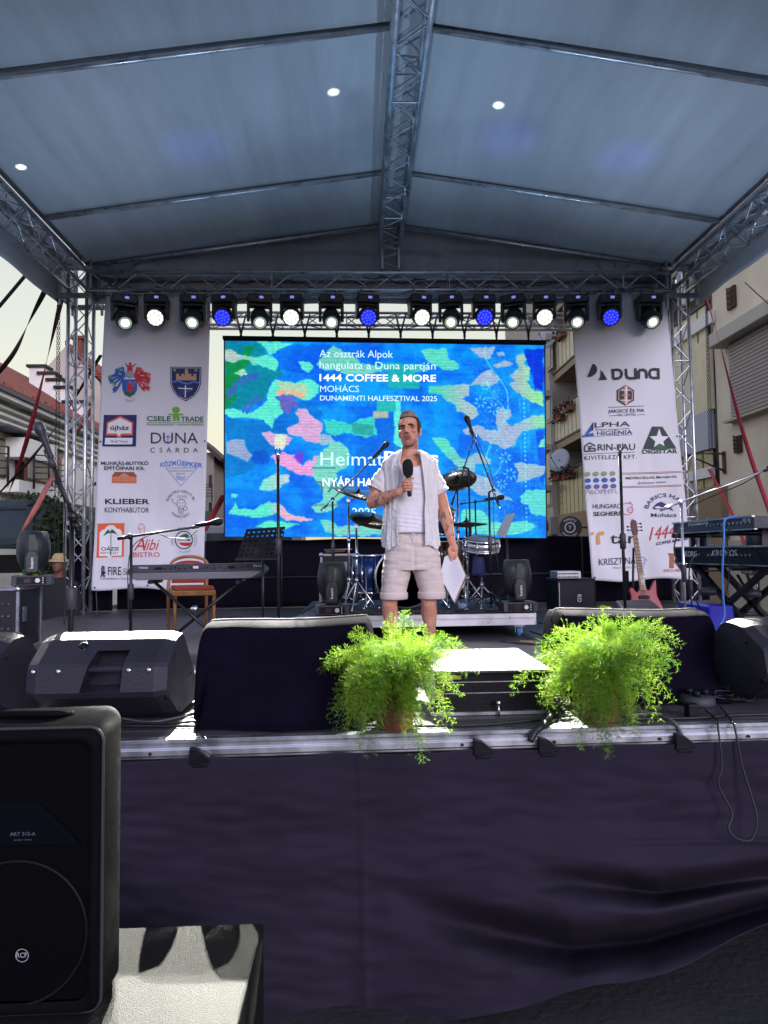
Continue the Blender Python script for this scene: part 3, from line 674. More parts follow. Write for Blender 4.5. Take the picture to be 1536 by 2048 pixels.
for cx, cy, r in ((910, 590, 62), (960, 440, 50), (1030, 650, 60), (1130, 1100, 58), (1175, 1250, 62), (1100, 1340, 50)):
    (cx, cy), = c5([(cx, cy)]); r *= .2214
    for k in range(7):
        a = k * 2 * math.pi / 7 + cx; px_line([(cx + math.cos(a) * r * .5, cy + math.sin(a) * r * .5), (cx + math.cos(a) * r * .85, cy + math.sin(a) * r * .85)], 1.1, VC)
for k in range(1050):
    x = random.gauss(1040, 95); y = random.uniform(180, 1800); (x, y), = c5([(x, y)]); i = int((y - Y0) / (Y1 - Y0) * (SH - 1)); j = int((x - X0) / (X1 - X0) * (SW - 1))
    if 0 <= i < SH - 1 and 0 <= j < SW - 1: img[i:i + 1 + k % 2, j:j + 1] = img[i, j] * .25 + np.array([170, 242, 250]) * .75
for cx, r, st in ((1270, .7, 24), (1310, 1.5, 40), (1347, .7, 24), (1400, .6, 30)):
    for y in range(560 if cx < 1390 else 100, 1800, st):
        (x, yy), = c5([(cx + (y - 560) * .012, y)]); m_ = ((gx - x) ** 2 + ((gy - yy) * .8) ** 2) < r * r; img[m_] = (130, 232, 242)
# faint word and arc in the green corner
fm = vnoise(gx / 5, gy / 2.2, 41) + vnoise(gx / 2.1, gy / 1.7, 42) * .7; img = img * (1 + .05 * fm[..., None]) + 6 * fm[..., None] * np.array([.6, 1, .8]) + np.array([8, 20, 10])
for _ in range(2): img = (img * 2 + np.roll(img, 1, 0) + np.roll(img, -1, 0) + np.roll(img, 1, 1) + np.roll(img, -1, 1)) / 6
img[0] = img[2]; img[-1] = img[-3]; img[:, 0] = img[:, 2]; img[:, -1] = img[:, -3]; img = np.clip(img, 0, 255)
sr = img / 255.; lin = np.where(sr <= .04045, sr / 12.92, ((sr + .055) / 1.055) ** 2.4)
scr = thing('video_screen', 'big LED video wall showing blue camouflage pattern and white words', 'video screen', P(770, 1075, SY))
me = bpy.data.meshes.new('picture'); uu = np.linspace(0, 1, SW); vv = np.linspace(0, 1, SH)
off = wloc(scr); A = np.array
top = A(TL)[None] * (1 - uu)[:, None] + A(TR)[None] * uu[:, None]; bot = A(BL)[None] * (1 - uu)[:, None] + A(BR)[None] * uu[:, None]
vv2 = .012 + vv * .988
co = (top[None] * (1 - vv2)[:, None, None] + bot[None] * vv2[:, None, None]) - A(off); co[..., 1] -= .0
co = co.reshape(-1, 3)
me.vertices.add(len(co)); me.vertices.foreach_set('co', co.astype(np.float32).ravel())
ii = (np.arange(SH - 1)[:, None] * SW + np.arange(SW - 1)[None]).ravel(); fc = np.stack([ii, ii + SW, ii + SW + 1, ii + 1], 1)
me.loops.add(fc.size); me.loops.foreach_set('vertex_index', fc.ravel().astype(np.int32)); me.polygons.add(len(fc))
me.polygons.foreach_set('loop_start', (np.arange(len(fc)) * 4).astype(np.int32)); me.update(calc_edges=True)
ca = me.color_attributes.new('picture', 'FLOAT_COLOR', 'POINT'); ca.data.foreach_set('color', np.concatenate([lin.reshape(-1, 3), np.ones((SW * SH, 1))], 1).astype(np.float32).ravel())
M_led = bpy.data.materials.new('led_picture'); M_led.use_nodes = True; n, l = M_led.node_tree.nodes, M_led.node_tree.links; b = n['Principled BSDF']
b.inputs['Base Color'].default_value = (.003, .003, .004, 1); b.inputs['Roughness'].default_value = .6; b.inputs['Specular IOR Level'].default_value = .1
at = n.new('ShaderNodeAttribute'); at.attribute_name = 'picture'; l.new(at.outputs['Color'], b.inputs['Emission Color']); b.inputs['Emission Strength'].default_value = 1.0
me.materials.append(M_led); o = bpy.data.objects.new('picture', me); COL.objects.link(o); o.parent = scr
q = MB(); w3 = Vector((0, .09, 0)); e_ = .02
q.hexa([BL + Vector((-e_, .012, 0)), BR + Vector((e_, .012, 0)), BR + Vector((e_, .1, 0)), BL + Vector((-e_, .1, 0)), TL + Vector((-e_, .012, 0)), TR + Vector((e_, .012, 0)), TR + Vector((e_, .1, 0)), TL + Vector((-e_, .1, 0))])
q.hexa([TL + Vector((-.03, -.02, -.012)), TR + Vector((.03, -.02, -.012)), TR + Vector((.03, .1, -.012)), TL + Vector((-.03, .1, -.012)), TL + Vector((-.03, -.02, .035)), TR + Vector((.03, -.02, .035)), TR + Vector((.03, .1, .035)), TL + Vector((-.03, .1, .035))])
q.build('cabinet', M_black, scr)
S = Surf(TL, (TR - TL).cross(BL - TL).normalized() * -1, 0)
if S.n.y > 0: S.n = -S.n
S.lift = .006
M_tx = mat('lit_words', (.1, .1, .1), .5, emit=srgb(205, 245, 250), estr=1.15)
M_tb = mat('lit_bold_words', (.1, .1, .1), .5, emit=(1, 1, 1), estr=1.2)
M_tt = mat('lit_teal_words', (.1, .1, .1), .5, emit=srgb(0, 110, 130), estr=1)
q = MB()
ptext(q, S, 'Az osztrák Alpok', 639, 786, 714, 15, 0, .012); ptext(q, S, 'hangulata a Duna partján', 639, 871, 737, 15, 0, .01)
ptext(q, S, '1444 COFFEE & MORE', 639, 872, 762, 14, 1, .006, bold=.022)
ptext(q, S, 'MOHÁCS', 640, 718, 784, 13, 0, .0); ptext(q, S, 'DUNAMENTI HALFESZTIVAL 2025', 640, 874, 801, 10.5, 0, .006, bold=.008)
ptext(q, S, 'Heimat', 641, 768, 931, 28, 0, 0); ptext(q, S, 'Beats', 768, 877, 926, 24, 1, 0, bold=.022)
ptext(q, S, 'NYÁRI HALFESZTIVÁL', 645, 860, 972, 16, 1, 0, bold=.018); ptext(q, S, '2025', 704, 752, 1033, 18, 0, 0, bold=.005)
ptext(q, S, 'TÁNCEST', 632, 800, 984, 22, 2, 0, bold=.018, lift=.003)
pline(q, S, [(624, 936), (672, 936)], 2.5, 2); pline(q, S, [(626, 1010), (686, 1010)], 2, 2); pline(q, S, [(900, 935), (926, 935)], 2.5, 2)
M_tg = mat('lit_green_words', (.1, .1, .1), .5, emit=srgb(0, 84, 190), estr=1)
parc(q, S, 'enta', 520, 820, 62, 158, 92, 20, 3, .03)
for r in (36, 44): pring(q, S, 530, 838, r, r + 4, 3, 100, 165, 12)
q.build('screen_words', [M_tx, M_tb, M_tt, M_tg], scr, recalc=False)
# truss that carries the screen, slings with shackles
q = MB(); a, c = P(415, 641, 9.7), P(1150, 644, 9.7); truss(q, a, c, .22, step=.28, rc=.02, rl=.008)
tag(q.build('screen_truss', M_alu), 'horizontal truss behind the lights that carries the video screen', 'truss')
ORD = ['leftmost', 'second from the left', 'third from the left', 'fourth from the left', 'fifth from the left', 'sixth from the left', 'fourth from the right', 'third from the right', 'second from the right', 'rightmost']
for i, x in enumerate(np.linspace(482, 1057, 10)):
    q = MB(); b_ = P(x, 679, 9.4); tp = P(x, 632, 9.66)
    for s1 in (-1, 1): q.tube([tp + Vector((s1 * .07, 0, .02)), b_ + Vector((s1 * .02, 0, .16)), b_ + Vector((0, 0, .06))], .014, 6)
    q.ball(b_ + Vector((0, 0, .05)), .022, 8); q.tube([b_ + Vector((0, 0, .03)), b_ - Vector((0, 0, .01))], .014, 6)
    tag(q.build('lifting_sling', mat('purple_sling', (.09, .07, .13), .7)), ORD[i] + ' short grey sling holding up the video screen', 'sling', 'slings holding the video screen')
# ================================================================== sponsor banners
def mk(name, c, r=.6): return mat(name, srgb(*c), r)
PR = {k: mk('print_' + k, c) for k, c in dict(black=(12, 14, 34), navy=(22, 34, 96), blue=(28, 92, 176), sky=(84, 128, 214), green=(24, 92, 60), lime=(110, 178, 60), red=(198, 40, 52), orange=(222, 104, 56), brown=(150, 78, 52), grey=(92, 92, 108), white=(235, 235, 238), gold=(214, 160, 90), pink=(216, 120, 140), dark=(52, 38, 52), olive=(140, 160, 110), violet=(88, 88, 158), dgreen=(14, 48, 46), lgrey=(160, 160, 172), purple=(92, 70, 110), tan=(196, 150, 120)).items()}
PN = list(PR); PM = [PR[k] for k in PN]; I = {k: i for i, k in enumerate(PN)}
M_ban = mat('banner_vinyl', (.80, .80, .85), .5, 0, .05, 1.2, .12, 14, trans=.12)
def banner(label, corners, Ytop, Ybot, seed):
    TLb, TRb, BRb, BLb = corners
    a, b, c = P(*TLb, Ytop), P(*TRb, Ytop), P(*BLb, Ybot)
    nrm = (b - a).cross(c - a).normalized()
    if nrm.y > 0: nrm = -nrm
    def disp(p):
        h = (a.z - p.z) / (a.z - c.z); low = max(0, h - .35)
        return .02 * mnoise.noise(Vector((p.x * 1.6 + seed, p.z * .5, 0))) + .024 * low * math.sin(p.x * 7 + p.z * 4 + seed) + .022 * low * mnoise.noise(Vector((p.x * 9, p.z * 2.2, seed)))
    S = Surf(a, nrm, 0, disp)
    t = thing('sponsor_banner', label, 'banner', P((BLb[0] + BRb[0]) / 2, BLb[1], Ybot))
    q = MB()
    def fn(u, v):
        x = (TLb[0] + (TRb[0] - TLb[0]) * u) * (1 - v) + (BLb[0] + (BRb[0] - BLb[0]) * u) * v
        y = (TLb[1] + (TRb[1] - TLb[1]) * u) * (1 - v) + (BLb[1] + (BRb[1] - BLb[1]) * u) * v
        return S(x, y + 2.5 * v * math.sin(u * 9 + seed), 0)
    q.grid(fn, 40, 110); q.build('vinyl', M_ban, t, solid=.0015)
    q = MB()
    for u, v in [(.03, .01), (.97, .01), (.03, .99), (.5, .99), (.97, .99), (.02, .5), (.98, .5)]: q.lathe([(.012, 0), (.006, .004)], fn(u, v) + nrm * .004, nrm, 10)
    q.build('eyelet', M_black, t)
    S.lift = .009
    return t, S
def logo(t, label, fn):
    q = MB(); S = S1 if t.name == 'sponsor_banner' else S2
    S.flat = True; fn(q); S.flat = False; used = sorted(set(q.m)); q.m = [used.index(k) for k in q.m]
    o = q.build('logo', [PM[k] for k in used], t, recalc=False)
    bm = bmesh.new(); bm.from_mesh(o.data); bmesh.ops.triangulate(bm, faces=bm.faces)   # fine enough to follow the creases
    for _ in range(6):
        es = [e for e in bm.edges if e.calc_length() > .04]
        if es: bmesh.ops.subdivide_edges(bm, edges=es, cuts=1); bmesh.ops.triangulate(bm, faces=bm.faces)
    off = wloc(t)
    for v in bm.verts: v.co += S.n * S.disp(v.co + off - S.n * .01)
    bm.to_mesh(o.data); bm.free()
    return tag(o, label)
B1, S1 = banner('white sponsor banner hanging left of the video screen with two coats of arms', [(211, 585), (421, 588), (407, 1178), (183, 1179)], 9.06, 8.95, 1)
K = I
def lg_arms(q):
    S = S1
    ppoly(q, S, [(242, 757), (277, 757), (277, 780), (272, 790), (260, 798), (248, 790), (243, 780)], K['white']); S.lift = .011
    ppoly(q, S, [(244, 759), (275, 759), (275, 780), (270, 789), (260, 795), (249, 789), (245, 780)], K['blue']); S.lift = .013
    ppoly(q, S, [(248, 789), (255, 783), (266, 784), (271, 788), (260, 795)], K['green']); ppoly(q, S, [(256, 768), (265, 768), (267, 782), (262, 782), (260, 788), (258, 782), (254, 782)], K['red']); pdisc(q, S, 261, 765, 2.5, m=K['pink']); pring(q, S, 269, 769, 3, 4.2, K['pink'], 0, 300, 10)
    rr_ = random.Random(4)
    for side, cc in ((-1, 'blue'), (1, 'red')):
        for k in range(9):
            a = rad(20 + k * 15); r = 24 + rr_.uniform(-3, 12); x = 260 + side * (12 + r * math.sin(a) * .85); y = 762 - 22 * math.cos(a) + rr_.uniform(-3, 3)
            m_ = K[cc] if k % 3 else K['olive' if side < 0 else 'pink']
            ppoly(q, S, [(x, y - 5), (x + side * 5, y - 1), (x + side * 2, y + 2), (x + side * 4, y + 6), (x - side * 3, y + 3), (x - side * 5, y)], m_)
            pline(q, S, [(260 + side * 10, 752), (x - side * 6, y - 4), (x, y)], 3.4, K[cc])
    ppoly(q, S, [(256, 731), (265, 731), (266, 744), (262, 744), (260, 740), (258, 744), (255, 744)], K['red']); pdisc(q, S, 261, 728, 2.6, m=K['red']); pline(q, S, [(251, 727), (257, 735), (266, 734), (272, 728)], 2, K['red'])
    ppoly(q, S, [(252, 745), (268, 745), (270, 753), (260, 757), (250, 753)], K['lgrey']); parc(q, S, 'MOHÁCS', 260, 790, 14, 225, 315, 3, K['grey'], flip=True); S.lift = .009
logo(B1, 'coat of arms with blue and red mantling', lg_arms)
def lg_shield(q):
    S = S1; sh = lambda d: [(341 + d, 734 + d), (403 - d, 734 + d), (402 - d, 768), (397 - d, 782 - d * .5), (388, 793 - d), (372, 803 - d * 1.3), (356, 794 - d), (346 + d, 782 - d * .5), (341 + d, 768)]
    ppoly(q, S, sh(0), K['navy'], .009); ppoly(q, S, sh(1.8), K['white'], .011); ppoly(q, S, sh(2.8), K['navy'], .013); L_ = .0155
    for x in (355, 365, 379, 389): ppoly(q, S, [(x - 2, 748), (x + 4, 748), (x + 4, 760), (x - 2, 760)], K['tan'], L_)
    ppoly(q, S, [(353, 753), (393, 753), (393, 761), (353, 761)], K['tan'], L_ + .001); ppoly(q, S, [(370, 741), (377, 741), (377, 753), (370, 753)], K['tan'], L_); ppoly(q, S, [(371, 738), (376, 738), (376, 741), (371, 741)], K['gold'], L_)
    pdisc(q, S, 350, 741, 3, m=K['olive'], lift=L_); pdisc(q, S, 392, 741, 3, m=K['olive'], lift=L_)
    pline(q, S, [(345, 765), (355, 762), (365, 766), (376, 768), (388, 764), (399, 766)], 3, K['sky'], L_)
    pline(q, S, [(371.5, 771), (371, 796)], 2.2, K['white'], L_ + .001); pline(q, S, [(357, 777), (385, 778)], 2.2, K['white'], L_ + .002); pring(q, S, 364, 786, 3, 4.5, K['violet'], lift=L_); pline(q, S, [(364, 790), (374, 784), (384, 780)], 2, K['violet'], L_)
logo(B1, 'dark blue shield with a castle and a cross', lg_shield)
def lg_uj(q):
    S = S1
    ppoly(q, S, [(208, 830), (274, 830), (272, 893), (205, 893)], K['navy'], .009)
    ppoly(q, S, [(214, 845), (241, 832), (267, 845), (266, 871), (245, 871), (237, 880), (232, 871), (212, 871)], K['orange'], .011)
    ppoly(q, S, [(217, 847), (241, 836), (264, 847), (263, 867), (243, 867), (238, 873), (234, 867), (215, 867)], K['white'], .013)
    ppoly(q, S, [(211, 876), (266, 876), (265, 889), (210, 889)], K['white'], .0135)
    ptext(q, S, 'újház', 221, 259, 860, 9, K['navy'], bold=.02, lift=.016); ptext(q, S, 'Gráf Trans', 222, 256, 885, 4.5, K['navy'], bold=.01, lift=.016)
logo(B1, 'blue square sign with an orange house outline', lg_uj)
def lg_csele(q):
    S = S1
    ptext(q, S, 'CSELE', 294, 342, 842, 10, K['green'], bold=.02); ptext(q, S, 'TRADE', 362, 407, 843, 10, K['green'], bold=.02)
    ptext(q, S, 'MUNKARUHÁZAT . MUNKAVÉDELEM', 294, 407, 851, 4, K['green'])
    pdisc(q, S, 352, 820, 8, 6.5, K['lime']); pline(q, S, [(337, 829), (367, 829)], 3, K['lime']); ppoly(q, S, [(346, 827), (359, 827), (359, 842), (354, 842), (352.5, 836), (351, 842), (346, 842)], K['lime'], .010)
    pline(q, S, [(294, 845), (407, 845)], 1, K['lime'])
logo(B1, 'green lettering with a small green figure', lg_csele)
def lg_dunacs(q):
    S = S1; ptext(q, S, 'DUNA', 302, 396, 887, 23, K['dark'], .0); ptext(q, S, 'CSÁRDA', 301, 396, 905, 10, K['dark'], spacing=1.9)
    pline(q, S, [(336, 870), (336, 887)], 1.6, K['blue'], .011); pring(q, S, 336, 880, 6, 7.4, K['blue'], 190, 350, 10, .011); pline(q, S, [(331, 874), (341, 874)], 1.4, K['blue'], .011)
logo(B1, 'large dark lettering with a small anchor', lg_dunacs)
def lg_munkas(q):
    S = S1; ptext(q, S, 'MUNKÁS-BUTYKÓ', 203, 297, 930, 7, K['black'], bold=.02); ptext(q, S, 'ÉPÍTŐIPARI Kft.', 209, 290, 940, 7, K['black'], bold=.02)
    ppoly(q, S, [(225, 950), (273, 950), (273, 966), (224, 966)], K['orange']); ppoly(q, S, [(224, 953), (230, 944), (268, 944), (274, 953)], K['brown'], .010); ppoly(q, S, [(237, 954), (249, 946), (261, 954)], K['tan'], .012)
    for x in range(228, 272, 5): ppoly(q, S, [(x, 955), (x + 2.5, 955), (x + 2.5, 963), (x, 963)], K['tan'], .012)
logo(B1, 'black lettering over a small orange villa', lg_munkas)
def lg_kozmu(q):
    S = S1; ptext(q, S, 'KÖZM', 321, 352, 934, 9, K['sky'], -.12, bold=.022); ptext(q, S, 'ŰÉPKER', 354, 405, 931, 9, K['sky'], .08, bold=.022)
    pline(q, S, [(332, 936), (394, 936), (362, 972), (332, 936)], .9, K['sky']); ptext(q, S, 'Mélyépítő és Kereskedelmi Kft.', 338, 386, 943, 3, K['navy']); ptext(q, S, 'BÉLYE KFT', 353, 371, 949, 3, K['navy'])
    for i in range(3): pline(q, S, [(352 + i, 954 + 3 * i), (358, 952 + 3 * i), (364, 955 + 3 * i), (372 - i, 953 + 3 * i)], 1, K['sky'])
logo(B1, 'blue lettering over an upside down triangle', lg_kozmu)
logo(B1, 'heavy black lettering', lambda q: (ptext(q, S1, 'KLIEBER', 211, 299, 1008, 10.5, K['black'], bold=.022), ptext(q, S1, 'KONYHABÚTOR', 210, 298, 1025, 10.5, K['black'], bold=.005)))
def lg_el(q):
    S = S1; parc(q, S, 'ELEKTRO SANYI Bt.', 362, 1012, 27, 160, 20, 5.5, K['dark']); parc(q, S, 'MOHÁCS BÓLY', 362, 1010, 26, 222, 318, 5.5, K['dark'], flip=True)
    pring(q, S, 363, 1008, 8, 9, K['grey'], sy=1.1); pline(q, S, [(357, 1016), (359, 1027), (366, 1027), (368, 1016)], .9, K['grey']); pline(q, S, [(357, 1020), (368, 1020)], .7, K['grey']); pline(q, S, [(357, 1024), (367, 1024)], .7, K['grey'])
    pline(q, S, [(354, 1010), (345, 1003), (347, 998), (342, 1000)], .9, K['grey']); pline(q, S, [(372, 1012), (376, 1018), (371, 1022), (368, 1018)], .9, K['grey']); pdisc(q, S, 360, 1006, 1, m=K['grey']); pdisc(q, S, 366, 1006, 1, m=K['grey']); pline(q, S, [(359, 1011), (363, 1013), (367, 1011)], .7, K['grey'])
    for k in range(5): pline(q, S, [(355 + 4 * k, 997), (357 + 4 * k, 990), (359 + 4 * k, 997)], .7, K['lgrey'])
logo(B1, 'ring of dark letters around a light bulb drawing', lg_el)
def lg_oaz(q):
    S = S1; ppoly(q, S, [(195, 1047), (250, 1046), (247, 1113), (192, 1115)], K['orange'], .009)
    ppoly(q, S, [(198, 1112), (199, 1066), (204, 1060), (210, 1058), (213, 1053), (221, 1050), (229, 1051), (234, 1057), (241, 1059), (245, 1065), (243, 1111), (223, 1112), (222, 1117), (216, 1117), (215, 1112)], K['white'], .011)
    for a in (-75, -50, -28, -8, 14, 34, 55, 78):
        x, y = 222 + 17 * math.sin(rad(a)), 1071 - 12 * math.cos(rad(a)); ppoly(q, S, [(221, 1066), ((222 + x) / 2 - 1, (1066 + y) / 2 - 5), (x, y + 5), ((222 + x) / 2 + 1, (1066 + y) / 2)], K['green'], .0125)
    pline(q, S, [(222, 1066), (221, 1112)], 1.5, K['green'], .0125); ptext(q, S, 'OÁZIS', 202, 238, 1101, 7, K['black'], bold=.02, lift=.013); ptext(q, S, 'KERTÉSZET', 201, 237, 1108, 4.5, K['dgreen'], lift=.013)
logo(B1, 'orange framed sign with a palm tree', lg_oaz)
def lg_alibi(q):
    S = S1; ptext(q, S, 'A', 268, 291, 1101, 26, K['red'], shear=.3, bold=.0); ptext(q, S, 'libi', 288, 320, 1100, 23, K['red'], shear=.4); ptext(q, S, 'BISTRO', 267, 320, 1114, 10, K['red'])
    pline(q, S, [(281, 1066), (281, 1060), (277, 1057), (279, 1051), (283, 1047), (288, 1050), (290, 1055), (289, 1064), (289, 1074)], .9, K['red']); pline(q, S, [(279, 1056), (284, 1059), (288, 1055)], .7, K['red'])
logo(B1, 'red handwritten lettering with a chef hat', lg_alibi)
def lg_pizza(q):
    S = S1; pring(q, S, 368, 1080, 16.5, 18.5, K['black']); ppoly(q, S, [(358, 1074), (364, 1070), (372, 1067), (379, 1071), (381, 1075)], K['green']); ppoly(q, S, [(358, 1085), (384, 1085), (379, 1091), (371, 1092), (362, 1090)], K['red'])
    pline(q, S, [(355, 1080), (376, 1080)], 1.4, K['black']); pdisc(q, S, 378, 1080, 3.2, 1.8, K['black']); parc(q, S, 'MILANO', 368, 1080, 21, 125, 60, 6, K['black'], .01)
    parc(q, S, 'PIZZA', 368, 1080, 22, 25, -30, 5, K['lgrey']); parc(q, S, 'PASTA', 368, 1080, 22, 300, 245, 5, K['lgrey']); parc(q, S, 'GRILL', 368, 1080, 22, 205, 165, 5, K['lgrey'])
logo(B1, 'black ring with green and red halves and a fork', lg_pizza)
def lg_fire(q):
    S = S1; ptext(q, S, 'FIRE', 216, 242, 1150, 17, K['black'], bold=.01); ptext(q, S, '-SHOP', 242, 276, 1150, 14, K['grey']); ptext(q, S, 'Tűzvédelmi Szolgáltató', 200, 276, 1159, 4.5, K['purple'])
    pdisc(q, S, 206, 1138, 4, m=K['grey']); ppoly(q, S, [(202, 1134), (206, 1131), (211, 1135)], K['black'], .011); ppoly(q, S, [(202, 1142), (210, 1142), (212, 1147), (209, 1148), (211, 1154), (207, 1154), (206, 1149), (204, 1154), (201, 1154), (203, 1147)], K['black'])
logo(B1, 'black lettering with a small fireman figure', lg_fire)

B2, S2 = banner('white sponsor banner hanging right of the video screen with a black sail mark', [(1139, 585), (1331, 585), (1386, 1157), (1184, 1163)], 9.06, 8.72, 5)
def lg_dun(q):
    S = S2; ppoly(q, S, [(1173, 755), (1178, 745), (1184, 729), (1188, 728), (1193, 734), (1194, 742), (1190, 749), (1182, 754)], K['black']); ppoly(q, S, [(1196, 761), (1200, 754), (1201, 746), (1200, 740), (1206, 746), (1214, 760)], K['black'])
    L_ = 5.4; sl_ = -.03
    pline(q, S, [(1225, 739), (1226, 758), (1238, 757), (1243, 752), (1242, 743), (1237, 740), (1222, 741)], L_, K['black'])
    pline(q, S, [(1251, 738), (1252, 752), (1256, 757), (1269, 757)], L_, K['black'], .0095); pline(q, S, [(1270, 737), (1271, 759)], L_, K['black'], .010)
    pline(q, S, [(1277, 758), (1277, 741), (1289, 740), (1292, 745), (1293, 757)], L_, K['black'])
    pline(q, S, [(1316, 756), (1303, 756), (1299, 752), (1299, 743), (1303, 739), (1316, 739)], L_, K['black']); pline(q, S, [(1316, 736.5), (1317, 758.5)], L_, K['black'], .0095)
logo(B2, 'black sail mark beside wide black lettering', lg_dun)
def lg_jak(q):
    S = S2; hx = lambda r: [(1250.5 + r * math.sin(rad(a)), 791 - r * 1.03 * math.cos(rad(a))) for a in range(0, 360, 60)]
    ppoly(q, S, hx(20), K['dark'], .009); ppoly(q, S, hx(17), K['tan'], .011); ppoly(q, S, hx(14.5), K['dark'], .013)
    ppoly(q, S, [(1247, 774), (1250.5, 772), (1250.5, 810), (1247, 808)], K['tan'], .015); ppoly(q, S, [(1250.5, 772), (1254, 774), (1254, 808), (1250.5, 810)], K['white'], .015)
    for y in (781, 791, 801): pline(q, S, [(1242, y), (1259, y)], 2, K['white' if y != 791 else 'tan'], .0155)
    pline(q, S, [(1216, 815), (1288, 812)], .8, K['dark']); ptext(q, S, 'JAKSICS ÉS FIA', 1216, 1289, 826, 7, K['navy'], -.03, bold=.006); ptext(q, S, 'MÉLYÉPÍTÉS', 1234, 1272, 832.5, 4.5, K['dark'], -.03)
    pline(q, S, [(1217, 832), (1232, 831)], .8, K['dark']); pline(q, S, [(1275, 829.5), (1290, 829)], .8, K['dark'])
logo(B2, 'dark hexagon emblem over navy lettering', lg_jak)
def lg_alpha(q):
    S = S2; ppoly(q, S, [(1166, 874), (1185, 846), (1187, 858), (1176, 868), (1186, 866), (1188, 873)], K['blue']); ppoly(q, S, [(1183, 848), (1187, 844), (1186, 862), (1181, 860)], K['navy'], .010)
    ptext(q, S, 'LPHA', 1189, 1260, 855, 10, K['dgreen'], -.04, bold=.01); ptext(q, S, 'Dent', 1191, 1213, 861, 3.5, K['navy'], -.03); pline(q, S, [(1215, 859), (1259, 857)], .8, K['navy']); ptext(q, S, 'HIGIÉNIA', 1194, 1265, 871, 9, K['navy'], -.04)
    pline(q, S, [(1166, 874), (1265, 869)], .7, K['sky'])
logo(B2, 'blue triangle beside slim dark lettering', lg_alpha)
def lg_digi(q):
    S = S2; ppoly(q, S, [(1304, 853), (1325, 853), (1353, 897), (1286, 898)], K['dgreen'], .009)
    st = []
    for k in range(10):
        r = 21.5 if k % 2 == 0 else 9; a = rad(k * 36); st.append((1318.5 + r * math.sin(a) * .95, 880 - r * math.cos(a) * 1.08))
    ppoly(q, S, st, K['white'], .011); ppoly(q, S, [(1300, 899), (1319, 887), (1340, 898)], K['green'], .013)
    ptext(q, S, 'DIGISTAR', 1285, 1355, 907, 8, K['dgreen'], -.01, bold=.02)
logo(B2, 'dark green emblem with a white star', lg_digi)
def lg_grin(q):
    S = S2; pline(q, S, [(1189, 902), (1169, 903), (1169, 892), (1179, 886), (1190, 892)], 2.6, K['dgreen']); pline(q, S, [(1190, 903), (1190, 897), (1183, 897)], 2.6, K['dgreen']); pline(q, S, [(1174, 893), (1184, 893)], 1.8, K['dgreen']); ppoly(q, S, [(1176, 895), (1182, 895), (1182, 900), (1176, 900)], K['dgreen'])
    ptext(q, S, 'RIN-BAU', 1195, 1271, 901, 13, K['dgreen'], -.02, bold=.01); pline(q, S, [(1168, 908.5), (1272, 903.5)], .8, K['dark']); ptext(q, S, 'KIVITELEZŐ KFT.', 1169, 1274, 920, 8.5, K['dark'], -.03, spacing=1.2)
logo(B2, 'dark green house mark and lettering', lg_grin)
def lg_dots(q):
    S = S2
    for j, c in enumerate(('olive', 'blue', 'violet')):
        for i in range(4): pdisc(q, S, 1174.5 + 16.6 * i + 1.1 * j, 948.5 + 12.6 * j - .4 * i, 5.9, 4.7, K[c] if not (j == 0 and i > 1) else K['lime'] if 0 else K['olive'])
    ptext(q, S, 'PROPHYL', 1172, 1236, 989, 9, K['lgrey'], -.04)
logo(B2, 'three rows of green, blue and violet dots', lg_dots)
def lg_mest(q):
    S = S2
    for a, b in ((946, 944), (948.5, 946.2), (973, 971), (975.5, 973.2)): pline(q, S, [(1243, a), (1362, b - 1)], .8, K['brown'])
    ptext(q, S, 'MESTERCSILLAG Mérnöki Kft.', 1252, 1354, 958.5, 5, K['black'], -.03, bold=.006); ptext(q, S, 'Építkezzen velünk', 1276, 1333, 968, 5, K['grey'], -.04, shear=.4)
logo(B2, 'thin brown lines framing small black lettering', lg_mest)
def lg_hung(q):
    S = S2; ptext(q, S, 'HUNGARO', 1186, 1242, 1017, 9, K['black'], -.01); ptext(q, S, 'SEGHERS', 1187, 1242, 1032, 8.5, K['black'], -.02, bold=.02)
    pring(q, S, 1254, 1018, 11, 12.6, K['pink'], 60, 330, 20); pring(q, S, 1260, 1020, 4.5, 6, K['pink']); pline(q, S, [(1254, 1007), (1260, 1004), (1264, 1010), (1263, 1016)], 1.6, K['pink']); pdisc(q, S, 1258.5, 1020, .9, m=K['pink']); pdisc(q, S, 1262, 1020, .9, m=K['pink'])
logo(B2, 'black lettering with a pink outlined pig', lg_hung)
def lg_bar(q):
    S = S2; parc(q, S, 'BARICS HAL', 1330, 1026, 35, 165, 30, 8.5, K['navy'], .01, sy=.92); ptext(q, S, 'Mohács', 1302, 1353, 1034, 8, K['navy'], -.01, bold=.01)
    ppoly(q, S, [(1305, 1015), (1313, 1007), (1322, 1003), (1332, 1008), (1340, 1013), (1346, 1009), (1343, 1016), (1348, 1022), (1338, 1018), (1327, 1020), (1316, 1018), (1308, 1019)], K['navy']); ppoly(q, S, [(1308, 1015), (1316, 1012), (1324, 1015), (1316, 1017)], K['white'], .011)
logo(B2, 'navy leaping fish under curved lettering', lg_bar)
def lg_tar(q):
    S = S2; ppoly(q, S, [(1181, 1065), (1187, 1064), (1187, 1070), (1182, 1071)], K['gold']); pline(q, S, [(1196.5, 1089), (1195, 1072), (1199, 1067), (1208, 1066)], 7.5, K['gold'])
    ptext(q, S, 'tar', 1220, 1272, 1087, 22, K['black'], -.02, bold=.01)
logo(B2, 'gold mark beside black lower case lettering', lg_tar)
def lg_1444(q):
    S = S2; ptext(q, S, '1444', 1297, 1352, 1081, 27, K['red'], -.12, shear=.35, bold=.0); ptext(q, S, 'COFFEE & MORE', 1311, 1376, 1091, 6, K['navy'], -.18, bold=.02)
